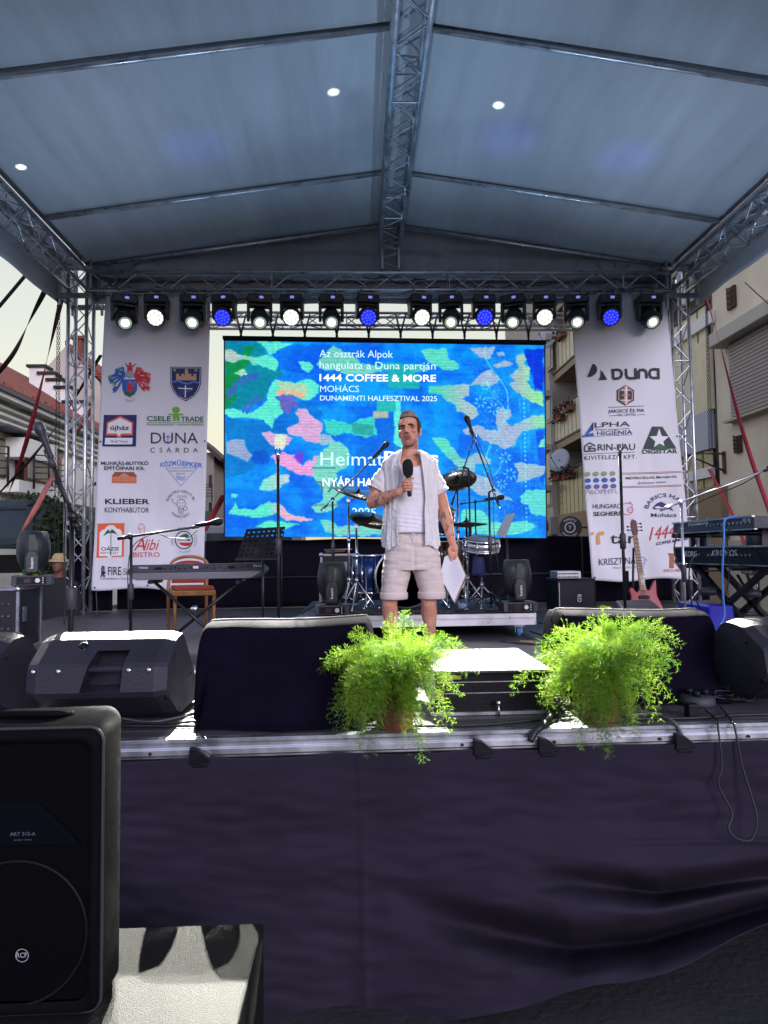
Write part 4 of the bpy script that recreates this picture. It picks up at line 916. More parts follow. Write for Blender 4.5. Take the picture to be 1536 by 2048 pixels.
logo(B2, 'red handwritten number over navy lettering', lg_1444)
logo(B2, 'slim grey blue lettering with a house roof', lambda q: (ptext(q, S2, 'KRISZTINA', 1197, 1272, 1131, 14, K['navy'], -.05), ptext(q, S2, 'INGATLAN IRODA', 1226, 1288, 1138, 4.5, K['lgrey'], -.04), pline(q, S2, [(1274, 1121), (1284, 1113), (1294, 1121)], 1, K['sky']), pline(q, S2, [(1278, 1120), (1278, 1130), (1289, 1129), (1289, 1119)], 1, K['sky'])))
def lg_kiko(q):
    S = S2
    for pts in ([(1333, 1107), (1349, 1107), (1347, 1111), (1346, 1136), (1337, 1136), (1338, 1111)], [(1346, 1122), (1358, 1108), (1364, 1108), (1352, 1124), (1366, 1137), (1357, 1137)]): ppoly(q, S, pts, K['brown'])
    for k in range(6): pline(q, S, [(1338, 1112 + 4 * k), (1346, 1110 + 4 * k)], 1, K['gold'], .011)
    ptext(q, S, 'KIKO-ABLAK', 1326, 1372, 1144, 6, K['red'], -.01)
logo(B2, 'brown letter mark over red lettering', lg_kiko)

# ================================================================== background: left side
def wtex(name, c, bs=30, b=.6, v=.1, vs=1.2, **k): return mat(name, srgb(*c), .85, 0, v, vs, b, bs, **k)
M_wl = wtex('pale_render', (235, 236, 226)); M_roof = mat('red_tiles', (.27, .065, .045), .8, 0, .35, 3, .5, 20)
n, l = M_roof.node_tree.nodes, M_roof.node_tree.links
wv = n.new('ShaderNodeTexWave'); wv.bands_direction = 'Z'; wv.inputs['Scale'].default_value = 3.2; tc = n.new('ShaderNodeTexCoord'); l.new(tc.outputs['Object'], wv.inputs['Vector'])
bp = n.new('ShaderNodeBump'); bp.inputs['Strength'].default_value = .9; bp.inputs['Distance'].default_value = .05; l.new(wv.outputs['Fac'], bp.inputs['Height']); l.new(bp.outputs[0], n['Principled BSDF'].inputs['Normal'])
M_frame = mat('red_brown_frame', (.11, .03, .025), .6); M_blind = mat('cream_blind', (.34, .32, .25), .7, 0, .06, 4); M_cream = mat('cream_trim', (.5, .48, .40), .7, 0, .06, 3)
M_iron = mat('dark_iron', (.03, .035, .04), .5, .5); M_gutter = mat('blue_grey_gutter', (.09, .11, .15), .5, .3); M_glassd = mat('dark_glass', (.03, .035, .04), .12); M_flow = mat('red_flowers', (.32, .04, .05), .8, 0, .4, 20); M_leafd = mat('dark_leaves', (.03, .055, .018), .7, 0, .4, 10, trans=.2)
XW = -9.0
def LP(px, py, dx=0): return PX(px, py, XW + dx)
lh = thing('white_house', 'long white house at left with red tiled roof and red brown window frames', 'house', (XW - 3, 20, 0))
zc, zg = LP(0, 813).z, LP(0, 774, .55).z
q = MB(); q.box((XW - 4, 19.5, (zg) / 2), (8, 23, zg)); q.build('wall', M_wl, lh)
q = MB(); ya, yb_ = 8, 31; rz = P(0, 720, 22).z
q.hexa([(XW + .55, ya, zg - .05), (XW + .55, yb_, zg - .05), (XW - 4.6, yb_, zg + 3.25), (XW - 4.6, ya, zg + 3.25), (XW + .55, ya, zg + .08), (XW + .55, yb_, zg + .08), (XW - 4.6, yb_, zg + 3.4), (XW - 4.6, ya, zg + 3.4)])
q.build('roof', M_roof, lh)
q = MB(); q.box((XW + .55, 19.5, zg - .02), (.12, 23, .09)); q.build('gutter', M_gutter, lh)
q = MB(); q.box((XW + .28, 19.5, zg - .12), (.5, 23, .12))
for k in range(4): q.box((XW + .08 + .04 * (3 - k) , 19.5, zc - .10 - .16 * k), (.2, 23, .07))
q.build('cornice', M_wl, lh)
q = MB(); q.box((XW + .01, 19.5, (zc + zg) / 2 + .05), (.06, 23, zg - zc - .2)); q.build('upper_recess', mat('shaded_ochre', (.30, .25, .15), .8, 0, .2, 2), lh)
for k in range(6):                            # flower boxes on the top ledge
    y = 15.6 + k * 1.35; q = MB(); q.box((XW + .22, y, zc + .14), (.2, .8, .18)); fb_ = q.build('flower_box', M_cream, lh)
    q = MB()
    for i in range(60):
        c = Vector((XW + .25 + random.gauss(0, .08), y + random.uniform(-.45, .45), zc + .3 + random.gauss(0, .09))); q.ball(c, random.uniform(.03, .06), 5, m=0 if random.random() < .6 else 1)
    q.build('flowers', [M_flow, M_leafd], fb_)
def lwin(name, x0, x1, yt, yb, fr=True, dx=.02, mt=None):
    a, b = LP(x0, yt, dx), LP(x1, yt, dx); zt = a.z; zb = LP(x0, yb, dx).z; q = MB(); yc = (a.y + b.y) / 2; wd = abs(b.y - a.y)
    q.box((XW + dx, yc, (zt + zb) / 2), (.06, wd, zt - zb)); f = q.build('window', M_frame, lh)
    q = MB(); npn = max(1, round(wd / 1.0)); ww = wd / npn
    for i in range(npn): q.box((XW + dx + .035, yc - wd / 2 + ww * (i + .5), (zt + zb) / 2), (.02, ww - .12, zt - zb - .12))
    q.build('blind', mt or M_blind, f)
lwin('w', -20, 12, 870, 950); lwin('w', 32, 52, 880, 958, mt=M_glassd); lwin('w', 52, 104, 884, 960, dx=.45); lwin('w', 112, 122, 900, 968)
q = MB(); a, b = LP(29, 960, .5), LP(108, 960, .5); q.box((XW + .3, (a.y + b.y) / 2, a.z - .14), (.62, b.y - a.y, .3)); a2 = LP(50, 852, .5); q.box((XW + .3, (a.y + b.y) / 2 + .2, a2.z - .55), (.55, b.y - a.y - .4, .5)); q.build('bay', M_wl, lh)
q = MB(); a2 = LP(30, 858, .5); q.box((XW + .32, (a.y + b.y) / 2 - .3, a2.z + .0), (.62, b.y - a.y + .6, .05)); q.build('ledge', M_gutter, lh)
def rail(parent, A_, B_, h, nb=5, vert=False):
    q = MB(); A_, B_ = Vector(A_), Vector(B_)
    for k in range(nb): q.tube([A_ + Vector((0, 0, h * k / (nb - 1))), B_ + Vector((0, 0, h * k / (nb - 1)))], .018, 5)
    L_ = (B_ - A_).length; m_ = max(1, int(L_ / .9))
    for k in range(m_ + 1): p = A_.lerp(B_, k / m_); q.tube([p - Vector((0, 0, .25)), p + Vector((0, 0, h))], .03, 5)
    return q.build('railing', M_iron, parent)
rail(lh, LP(68, 958, .75), LP(98, 958, .75), .62); rail(lh, LP(-20, 950, .4), LP(16, 950, .4), .7); rail(lh, LP(104, 985, .4), LP(130, 985, .4), .8, 6)
lwin('w', 40, 80, 985, 1090, mt=M_blind); lwin('w', 100, 125, 1000, 1090, mt=M_blind)
# house with stepped gable and tall cream gable behind
gh = thing('gabled_house', 'tall cream gabled house with a stepped parapet behind the left truss tower', 'house', (P(130, 1000, 27).x, 27, 0))
Yg = 27; q = MB()
pts = [P(x, y, Yg) for x, y in ((88, 740), (132, 692), (200, 765), (215, 1050), (88, 1050))]; q.add(pts + [p + Vector((0, 6, 0)) for p in pts], [(0, 1, 2, 3, 4), (9, 8, 7, 6, 5)] + [(i, (i + 1) % 5, 5 + (i + 1) % 5, 5 + i) for i in range(5)]); q.build('wall', wtex('taupe_render', (190, 180, 165)), gh)
q = MB(); a, b, c = P(130, 690, Yg - .1), P(206, 766, Yg - .1), P(86, 742, Yg - .1)
q.hexa([a, b, b + Vector((0, 6.2, 0)), a + Vector((0, 6.2, 0)), a + Vector((0, 0, .2)), b + Vector((.1, 0, .2)), b + Vector((.1, 6.2, .2)), a + Vector((0, 6.2, .2))]); q.build('roof', M_roof, gh)
q = MB(); c1, c2 = P(152, 720, Yg + 1), P(164, 690, Yg + 1); q.box(((c1.x + c2.x) / 2, Yg + 1, (c1.z + c2.z) / 2), (.35, .4, c2.z - c1.z + .4)); q.box(((c1.x + c2.x) / 2, Yg + 1, c2.z + .25), (.5, .55, .12)); q.build('chimney', wtex('brick_red', (120, 70, 60)), gh)
Ys = 25; steps = [(64, 95, 738), (85, 113, 752), (102, 130, 765), (118, 146, 780), (134, 175, 809)]
for k, (xa, xb, yt) in enumerate(steps):
    q = MB(); a, b = P(xa, yt, Ys - .03 * k), P(xb, yt, Ys - .03 * k); q.box(((a.x + b.x) / 2, Ys - .03 * k, (a.z - .0) / 2), (b.x - a.x, .4, a.z)); q.build('parapet_step', M_wl, gh)
    q = MB(); q.box(((a.x + b.x) / 2, Ys - .03 * k, a.z + .05), (b.x - a.x + .16, .6, .09)); q.build('coping', M_iron, gh)
# small grey house right of the left banner
sh = thing('grey_house', 'narrow grey house with dark eaves just right of the left banner', 'house', (P(415, 1000, 30).x, 30, 0))
q = MB(); a, b = P(395, 905, 30), P(428, 905, 30); q.box(((a.x + b.x) / 2, 32, b.z / 2), (b.x - a.x, 4, b.z)); q.build('wall', wtex('grey_render', (150, 142, 132)), sh)
q = MB(); c, d_ = P(380, 868, 29.6), P(440, 922, 29.6); q.hexa([c, d_, d_ + Vector((0, 5, 0)), c + Vector((0, 5, 0)), c + Vector((0, 0, .22)), d_ + Vector((.1, 0, .12)), d_ + Vector((.1, 5, .12)), c + Vector((0, 5, .22))]); q.build('roof', mat('brown_roof', (.06, .04, .035), .8, 0, .3, 4), sh)
for y0_, y1_ in ((950, 975), (1005, 1030)):
    q = MB(); a, b = P(418, y0_, 29.97), P(424, y1_, 29.97); q.box(((a.x + b.x) / 2, 29.97, (a.z + b.z) / 2), (b.x - a.x, .06, a.z - b.z)); q.build('window', M_glassd, sh)
rail(sh, P(408, 992, 29.3), P(424, 992, 29.3), .5)
q = MB(); q.box((P(418, 1040, 29.9).x, 29.9, P(418, 1036, 29.9).z), (.5, .1, .6)); q.build('shutter', mat('green_shutter', (.03, .08, .06), .6), sh)
rh = MB(); a, b = P(424, 984, 40), P(470, 1010, 40); rh.box(((a.x + b.x) / 2, 42, a.z / 2), (b.x - a.x, 4, a.z)); far = rh.build('roofed_wall', wtex('dull_red_wall', (104, 48, 48)), tag(bpy.data.objects.new('red_house', None), 'low red house seen between the left banner and the screen', 'house'))
COL.objects.link(far.parent)
# lorry and bus
lo = thing('lorry', 'teal grey lorry box body parked behind the left tower', 'lorry', (P(40, 1150, 13).x, 13, 0))
q = MB(); a, b = P(-60, 1000, 13), P(98, 1095, 13); q.box(((a.x + b.x) / 2, 14.2, (a.z + b.z) / 2), (b.x - a.x, 2.4, a.z - b.z)); q.build('body', mat('teal_grey_paint', (.035, .065, .085), .5, 0, .1, 2), lo, .03)
q = MB(); q.box(((a.x + b.x) / 2, 12.97, a.z - .16), (b.x - a.x - .1, .05, .05)); q.box(((a.x + b.x) / 2, 12.97, b.z + .12), (b.x - a.x + .05, .06, .12)); q.box((b.x - .33, 12.96, (a.z + b.z) / 2), (.12, .06, a.z - b.z)); q.build('trim_rail', mat('teal_dark', (.02, .04, .055), .5), lo)
q = MB(); q.box(((a.x + b.x) / 2, 14.2, b.z - .3), (b.x - a.x, 1.6, .35)); q.build('chassis', M_black, lo)
for x_ in (75, -20):
    q = MB(); xx = P(x_, 1100, 13.1); q.lathe([(.05, -.14), (.46, -.14), (.5, -.08), (.5, .08), (.46, .14), (.05, .14)], (xx.x, 13.3, .5), (0, 1, 0), 20); q.build('wheel', M_black, lo)
q = MB(); q.box((P(66, 1150, 12.6).x, 12.6, 1.05), (.28, .2, 2.1)); tag(q.build('metal_post', mat('teal_post', (.03, .07, .085), .5)), 'teal steel post standing behind the left flight case', 'post')
q = MB(); a, b = P(80, 1112, 15), P(101, 1170, 15); q.box(((a.x + b.x) / 2 , 15, a.z / 2), (b.x - a.x + .2, .2, a.z))
for k in range(8): q.box(((a.x + b.x) / 2, 14.89, a.z - .12 - k * .11), (b.x - a.x + .16, .02, .02))
tag(q.build('garden_wall', wtex('white_block', (190, 192, 184))), 'short white block wall behind the person in the hat', 'wall')
bs_ = thing('bus', 'pale grey van roof seen behind the guard fence between left banner and screen', 'van', (P(430, 1080, 20).x, 20, 0))
q = MB(); a, b = P(395, 1046, 20), P(600, 1100, 20); q.box(((a.x + b.x) / 2, 21.2, a.z / 2 + .15), (b.x - a.x, 2.2, a.z - .3)); q.build('body', mat('grey_van_paint', (.22, .24, .26), .4), bs_, .12)
q = MB(); q.box(((a.x + b.x) / 2, 20.08, a.z - .55), (b.x - a.x - .5, .04, .5)); q.build('window', M_glassd, bs_)
for x_ in (430, 560):
    q = MB(); xx = P(x_, 1080, 20); q.lathe([(.05, -.1), (.33, -.1), (.33, .1), (.05, .1)], (xx.x, 20.15, .33), (0, 1, 0), 16); q.build('wheel', M_black, bs_)
# shrubs behind
def shrub(name, c, r, n_, mt, label, cat='shrub'):
    t = thing(name, label, cat, (c[0], c[1], 0)); q = MB(); q.tube([(c[0], c[1], 0), (c[0] + .1, c[1], c[2])], [.07, .03], 6); q.build('trunk', mat('bark', (.06, .045, .03), .9), t)
    q = MB(); rr_ = random.Random(int(c[0] * 100))
    for i in range(n_):
        d_ = Vector((rr_.gauss(0, .45), rr_.gauss(0, .45), rr_.gauss(0, .45))); k = .7 + .5 * mnoise.noise(d_ * 3); p = Vector(c) + Vector((d_.x * r[0], d_.y * r[1], d_.z * r[2])) * k
        s_ = rr_.uniform(.035, .075); u = Vector((rr_.gauss(0, 1), rr_.gauss(0, 1), rr_.gauss(0, 1))).normalized(); v = u.orthogonal().normalized()
        q.add([p - u * s_, p + v * s_ * .5, p + u * s_, p - v * s_ * .5], [(0, 1, 2, 3)])
    q.build('foliage', mt, t, recalc=False)
shrub('shrub', (P(112, 1070, 12.2).x, 12.2, P(112, 1080, 12.2).z), (.45, .5, .9), 2600, M_leafd, 'dark hedge shrub between the lorry and the left truss tower')
shrub('shrub', (P(60, 985, 16).x, 16, P(60, 1004, 16).z), (.45, .5, .22), 500, M_leafd, 'low green shrub top seen above the lorry body')

# ================================================================== background: right side
XR2 = 8.3
def RP(px, py, dx=0): return PX(px, py, XR2 + dx)
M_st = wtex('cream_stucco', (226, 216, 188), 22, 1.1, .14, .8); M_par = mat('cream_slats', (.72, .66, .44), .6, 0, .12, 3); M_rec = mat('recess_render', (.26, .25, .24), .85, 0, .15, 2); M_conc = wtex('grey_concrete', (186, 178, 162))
ab = thing('apartment_block', 'cream apartment block with balconies seen right of the video screen', 'apartment block', (XR2 + 4, 24, 0))
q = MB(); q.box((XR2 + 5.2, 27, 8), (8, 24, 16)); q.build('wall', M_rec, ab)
q = MB(); q.box((XR2 + .55, 32.2, 8), (1.5, 8.2, 16.01)); q.build('end_wall', M_conc, ab)
for k, (yt, yb) in enumerate(((660, 738), (815, 882), (945, 1035), (520, 600))):
    zt, zb = RP(1122, yt).z, RP(1122, yb).z
    y0_, y1_ = RP(1107, 800).y, 15.5
    if k == 1 or k == 0 or k == 2 or k == 3:
        q = MB(); ns = 26; st = (y0_ - y1_) / ns
        for i in range(ns): q.box((XR2, y1_ + st * (i + .5), (zt + zb) / 2), (.05, st - .07, zt - zb - .1))
        f = q.build('balcony_front', M_par if k != 2 else mat('patterned_glass', (.28, .26, .14), .3, 0, .4, 12), ab)
        q = MB(); q.box((XR2, (y0_ + y1_) / 2, zt), (.12, y0_ - y1_, .07)); q.box((XR2, (y0_ + y1_) / 2, zb + .02), (.12, y0_ - y1_, .07))
        for i in range(ns + 1): q.box((XR2, y1_ + st * i, (zt + zb) / 2), (.05, .035, zt - zb))
        q.build('balcony_frame', M_iron, f)
        q = MB(); q.box((XR2 + .65, (y0_ + y1_) / 2, zb - .16), (1.35, y0_ - y1_, .26)); q.build('balcony_slab', mat('ochre_slab', (.35, .27, .17), .8, 0, .15, 2), ab)
for yt, yb in ((690, 735), (800, 840), (905, 960), (985, 1010)):
    a, b = RP(1093, yt, -.22), RP(1105, yb, -.22); q = MB(); q.box((XR2 - .22, (a.y + b.y) / 2, (a.z + b.z) / 2), (.06, abs(b.y - a.y), abs(a.z - b.z))); w_ = q.build('window', M_cream, ab); q = MB(); q.box((XR2 - .26, (a.y + b.y) / 2, (a.z + b.z) / 2), (.03, abs(b.y - a.y) * .7, abs(a.z - b.z) * .8)); q.build('pane', M_glassd, w_)
    q = MB(); q.box((XR2 - .33, (a.y + b.y) / 2, max(a.z, b.z) + .12), (.25, abs(b.y - a.y), .24)); q.build('shutter_box', M_cream, w_)
q = MB(); a = RP(1094, 1040); q.box((XR2 - .02, 24, 1.6), (.3, 18, 3.2)); q.build('ground_floor', mat('tan_render', (.30, .22, .13), .85, 0, .12, 2), ab)
# partition wall and white loggia parts visible through the right tower
for yt, yb in ((640, 665), (690, 830), (830, 905), (940, 960), (1045, 1060)):
    a, b = RP(1345, yt), RP(1432, yb); zt = RP(1400, yt).z; zb = RP(1400, yb).z; q = MB(); q.box((XR2 - .06, (a.y + b.y) / 2, (zt + zb) / 2), (.1, abs(a.y - b.y), zt - zb)); q.build('loggia_panel', {690: M_par, 830: mat('pale_blue_panel', (.42, .46, .52), .6)}.get(yt, M_white), ab)
def dish(px, py, r, label):
    p = RP(px, py, -.35); q = MB(); ax = Vector((-.75, -.6, .25)).normalized(); q.lathe([(0, -.06), (r * .5, -.045), (r, .0), (r, .012), (r * .5, -.03), (0, -.045)], p, ax, 24); t = thing('satellite_dish', label, 'satellite dish', p)
    q.build('reflector', mat('dish_grey', (.42, .47, .50), .5), t); q = MB(); q.tube([p + ax * .02 + Vector((0, 0, -r * .9)), p + ax * r * 1.1 + Vector((0, 0, -.1))], .012, 6); q.ball(p + ax * r * 1.1 + Vector((0, 0, -.08)), .04, 8); q.tube([p, p - ax * .1, p + Vector((.45, .1, -.2))], .02, 6); q.build('arm', M_iron, t)
dish(1094, 676, .5, 'grey satellite dish beside the top right corner of the screen'); dish(1118, 920, .48, 'grey satellite dish beside the right edge of the screen, lower one')
def fbox(px, py, label, mcol=M_flow, nf=70, sp=.5):
    p = RP(px, py, -.18); t = thing('flower_box', label, 'flower box', p); q = MB(); q.box(p, (.2, sp * 1.6, .2)); q.build('box', mat('terracotta_box', (.25, .09, .06), .8), t)
    q = MB()
    for i in range(nf):
        c = p + Vector((random.gauss(-.05, .1), random.uniform(-sp, sp), .14 + random.gauss(0, .12))); q.ball(c, random.uniform(.03, .07), 5, m=0 if random.random() < .35 else 1)
    q.build('plants', [mcol, M_leafd], t)
fbox(1121, 672, 'flower box on the uppermost visible balcony right of the screen'); fbox(1136, 818, 'dark green flower box on the second balcony, near end'); fbox(1119, 836, 'dark green flower box on the second balcony, far end')
fbox(1136, 952, 'hanging pink and red flowers on the lower balcony, near end', mat('pink_flowers', (.35, .04, .12), .8, 0, .4, 20), 110, .6); fbox(1116, 955, 'hanging pink flowers on the lower balcony below the dish', mat('pink_flowers', (.35, .04, .12)), 80, .5)
sp = P(1140, 1055, 15); t = thing('round_sign', 'round black sign with white letters and a T in the middle', 'sign', sp); q = MB(); q.lathe([(.25, 0), (.25, .06)], sp, (0, -1, 0), 36); q.build('disc', M_text_k, t)
q = MB(); q.tube([sp + Vector((.2, .0, 0)), sp + Vector((.7, .1, 0))], .02, 6); q.build('bracket', M_iron, t)
SS = Surf(sp + Vector((0, -.062, 0)), (0, -1, 0), .003); q = MB(); pring(q, SS, 1140, 1055, 8.5, 11); parc(q, SS, 'REMSETZ', 1140, 1055, 14.5, 135, 45, 4.5, 0, .01); parc(q, SS, 'ROMÁNSZKY', 1140, 1055, 19.5, 215, 325, 4.5, 0, .01, flip=True); ptext(q, SS, 'T', 1137, 1143, 1058, 6.5, 0, bold=.02); q.build('sign_letters', M_text_w, t, recalc=False)
p = RP(1102, 1052, -.3); q = MB(); q.box(p, (.3, .9, .75)); t = thing('air_conditioner', 'grey air conditioner unit on the tan wall below the balconies', 'air conditioner', p); q.build('casing', mat('ac_grey', (.3, .3, .28), .6), t, .03); q = MB(); q.lathe([(.26, 0), (.26, .02), (0, .02)], p + Vector((-.15, .1, 0)), (-1, 0, 0), 20); q.build('fan_grille', M_iron, t)
# near stucco building
nb = thing('stucco_building', 'cream rough stucco building at the right edge with a closed roller shutter', 'building', (XR2 + 3, 12, 0))
ye = RP(1433, 800).y; q = MB(); q.box((XR2 + 3.0, (ye + 4) / 2, 8), (6, ye - 4, 16)); q.build('wall', M_st, nb)
a, b = RP(1462, 700), RP(1580, 700); zt = RP(1462, 690).z; zb = RP(1462, 843).z
q = MB(); q.box((XR2 - .02, (a.y + b.y) / 2, (zt + zb) / 2), (.1, a.y - b.y, zt - zb)); f = q.build('window', M_cream, nb)
q = MB(); hs = zt - zb - .1
for i in range(40): q.box((XR2 - .09 - .012 * (i % 2 == 0), (a.y + b.y) / 2, zb + .05 + hs * (i + .5) / 40), (.04, a.y - b.y - .22, hs / 40 * .86))
q.build('roller_shutter', mat('shutter_slats', (.36, .33, .30), .6, 0, .08, 3), f)
q = MB(); q.box((XR2 - .2, (a.y + b.y) / 2 + .12, zt + .13), (.42, a.y - b.y + .25, .3)); q.build('shutter_box', M_cream, f, .02); q = MB(); q.box((XR2 - .1, (a.y + b.y) / 2, zb - .03), (.24, a.y - b.y + .15, .05)); q.build('sill', M_conc, f)
for (x0, y0, x1, y1) in ((1457, 580, 1474, 612), (1471, 874, 1486, 903)):
    a, b = RP(x0, y0), RP(x1, y1); q = MB(); q.box((XR2 - .02, (a.y + b.y) / 2, (a.z + b.z) / 2), (.08, abs(a.y - b.y), abs(a.z - b.z)))
    g_ = q.build('vent', mat('rust_vent', (.07, .035, .02), .8, 0, .4, 20), nb)
    q = MB()
    for i in range(4): q.box((XR2 - .08, (a.y + b.y) / 2, min(a.z, b.z) + abs(a.z - b.z) * (i + .5) / 4), (.03, abs(a.y - b.y) * .8, .03), rotx(.6))
    q.build('grille', M_iron, g_)
a = RP(1450, 925); q = MB(); q.box((XR2 - .02, a.y, a.z), (.04, .1, .5)); q.tube([(XR2, a.y, a.z + .2), (XR2 - .9, a.y, a.z + .2), (XR2, a.y, a.z - .2)], .025, 6); tag(q.build('wall_bracket', mat('rust', (.10, .045, .025), .8)), 'rusty steel bracket on the stucco wall right of the right tower', 'bracket')
q = MB(); q.box((XR2 - .03, (ye + 4) / 2, RP(1500, 1040).z / 2 - .5), (.1, ye - 4, RP(1500, 1025).z)); q.build('plinth', M_conc, nb)

# ================================================================== straps and chains at the corners
def strap(pts, w_, m_, label, n_=10, twist=0):
    pts = [Vector(p) for p in pts]; q = MB(); vs = []; fs = []
    for i, p in enumerate(spline(pts, n_)):
        t = i / (n_ * (len(pts) - 1)); a = twist * t * math.pi + .5
        wv_ = Vector((math.cos(a), math.sin(a), 0)) * w_ / 2; vs += [p - wv_, p + wv_]
    fs = [(2 * i, 2 * i + 1, 2 * i + 3, 2 * i + 2) for i in range(len(vs) // 2 - 1)]
    q.add(vs, fs, 0, True); tag(q.build('tension_strap', m_, None, solid=.003), label, 'strap', 'tension straps at the roof corners')
M_bstrap = mat('black_strap', (.025, .02, .018), .7)
strap([P(60, 540, 8.4), P(-20, 635, 8.6)], .05, M_bstrap, 'black tension strap at far left under the side flap, upper one')
strap([P(95, 572, 8.9), P(60, 640, 9.2), P(28, 705, 9.4), P(-15, 760, 9.6)], .07, M_bstrap, 'black twisted tension strap at far left in front of the red roof', twist=1.3)
strap([P(124, 594, 9.0), P(101, 690, 9.5), P(70, 820, 10), P(40, 925, 10.5), P(8, 1010, 11)], .065, M_red, 'dark red tension strap falling from the left tower head to the lower left', twist=1.6)
strap([P(202, 710, 9.6), P(125, 835, 10), P(60, 920, 10.4), P(-10, 995, 10.8)], .05, M_bstrap, 'black tension strap running down left behind the left tower', twist=1.4)
strap([P(185, 815, 9.8), P(130, 905, 9.6), P(75, 1010, 9.2), P(32, 1085, 8.8)], .075, mat('pale_red_strap', (.42, .14, .12), .7, 0, .2, 8), 'faded pale red tension strap crossing in front of the lorry', twist=1.5)
strap([P(448, 990, 9.9), P(408, 1062, 9.6)], .09, M_red, 'short red tension strap between the left banner and the video screen')
strap([P(1412, 592, 9.0), P(1440, 690, 8.6), P(1468, 800, 8.2), P(1500, 910, 7.8), P(1545, 1040, 7.4)], .05, M_red, 'long red tension strap in front of the stucco wall at right', twist=.8)
strap([P(1418, 938, 9.3), P(1470, 1040, 9.1), P(1500, 1120, 9.0)], .08, M_red, 'red tension strap behind the keyboards beside the right tower foot')
strap([P(1490, 565, 8.3), P(1550, 620, 8.2)], .05, M_bstrap, 'black tension strap at the upper right corner under the side flap')
def chain(a, b, label, n_, closed=0):
    q = MB(); a, b = Vector(a), Vector(b); t = (b - a); L_ = t.length / n_; t.normalize()
    for i in range(n_):
        c = a.lerp(b, (i + .5) / n_); s_ = Vector((1, 0, 0)) if i % 2 else Vector((0, 1, 0)); h = L_ * .62
        q.tube([c - t * h + s_ * 0, c - t * h * .6 + s_ * .011, c + t * h * .6 + s_ * .011, c + t * h, c + t * h * .6 - s_ * .011, c - t * h * .6 - s_ * .011], .0035, 4, closed=True)
    tag(q.build('hoist_chain', M_alud if closed else M_iron), label, 'chain', 'hoist chains on the tower heads')
chain(P(119, 585, 9.0), P(117, 1140, 9.0), 'grey hoist chain left of the left tower, nearer the tower', 110)
chain(P(116, 585, 8.95), P(108, 1140, 8.95), 'grey hoist chain left of the left tower, outer fall', 110)
chain(P(1411, 590, 9.0), P(1419, 905, 9.0), 'black hoist chain along the right tower, inner fall', 80)
chain(P(1413, 590, 8.95), P(1424, 905, 8.95), 'black hoist chain along the right tower, outer fall', 80)
# ================================================================== drum riser and drum kit
def bool_cut(o, mb):
    c = mb.build('cut', M_black); m_ = o.modifiers.new('b', 'BOOLEAN'); m_.object = c; m_.operation = 'DIFFERENCE'; m_.solver = 'EXACT'
    o.modifiers.move(len(o.modifiers) - 1, 0)
    bpy.context.view_layer.update()
    keep = [x for x in o.modifiers if x != m_]
    for k in keep: k.show_viewport = False
    me = bpy.data.meshes.new_from_object(o.evaluated_get(bpy.context.evaluated_depsgraph_get()))
    o.data = me; o.modifiers.remove(m_)
    for k in keep: k.show_viewport = True
    bpy.data.objects.remove(c)
M_riser = mat('riser_top', (.035, .033, .04), .6, 0, .3, 5, .3, 60)
RX0, RX1, RY_0, RY_1 = -.55, 1.50, 5.88, 7.9
ri = thing('drum_riser', 'low rolling drum platform with bright aluminium front rail', 'drum riser', ((RX0 + RX1) / 2, 6.8, DECK))
q = MB(); q.box(((RX0 + RX1) / 2, 6.89, RISER_Z - .05), (RX1 - RX0 - .02, 2.0, .09)); q.build('platform', M_riser, ri)
q = MB(); pr_ = [(0, 0), (.022, 0), (.022, -.038), (.014, -.044), (.022, -.05), (.022, -.1), (0, -.1)]
q.prism(pr_, (RX0, RY_0, RISER_Z + .003), (0, -1, 0), (0, 0, 1), (RX1 - RX0, 0, 0)); q.build('front_rail', mat('bright_aluminium', (.72, .72, .76), .38, .6, .06, 6), ri, .002, 1)
q = MB(); q.prism(pr_, (RX1, RY_0 + 0.004, RISER_Z + .003), (1, 0, 0), (0, 0, 1), (0, 2.0, 0)); q.build('side_rail', M_alu, ri)
M_bwheel = mat('blue_rubber', (.06, .22, .42), .6)
for x, y in ((RX1 - .12, RY_0 + .08), (RX0 + .12, RY_0 + .08), (RX1 - .12, 7.8), (RX0 + .12, 7.8)):
    q = MB(); q.box((x, y, RISER_Z - .11), (.09, .09, .012)); q.box((x, y + .02, RISER_Z - .135), (.035, .05, .04)); 
    for s1 in (-1, 1): q.box((x + s1 * .028, y + .01, DECK + .065), (.006, .05, .06))
    c = q.build('caster', M_chrome, ri); q = MB(); q.lathe([(.01, -.02), (.042, -.02), (.048, -.012), (.048, .012), (.042, .02), (.01, .02)], (x, y, DECK + .048), (1, 0, 0), 20); q.build('wheel', M_bwheel, c)
M_dblue = mat('blue_lacquer', (.01, .04, .16), .18, .3, .1, 5); M_head = mat('drum_head', (.02, .022, .026), .4, 0, .2, 6); M_skin_w = mat('white_drum_head', (.6, .6, .6), .5); M_cym = mat('dark_cymbal', (.05, .035, .02), .28, .85, .3, 8)
kit_g = 'drum kit pieces on the riser'
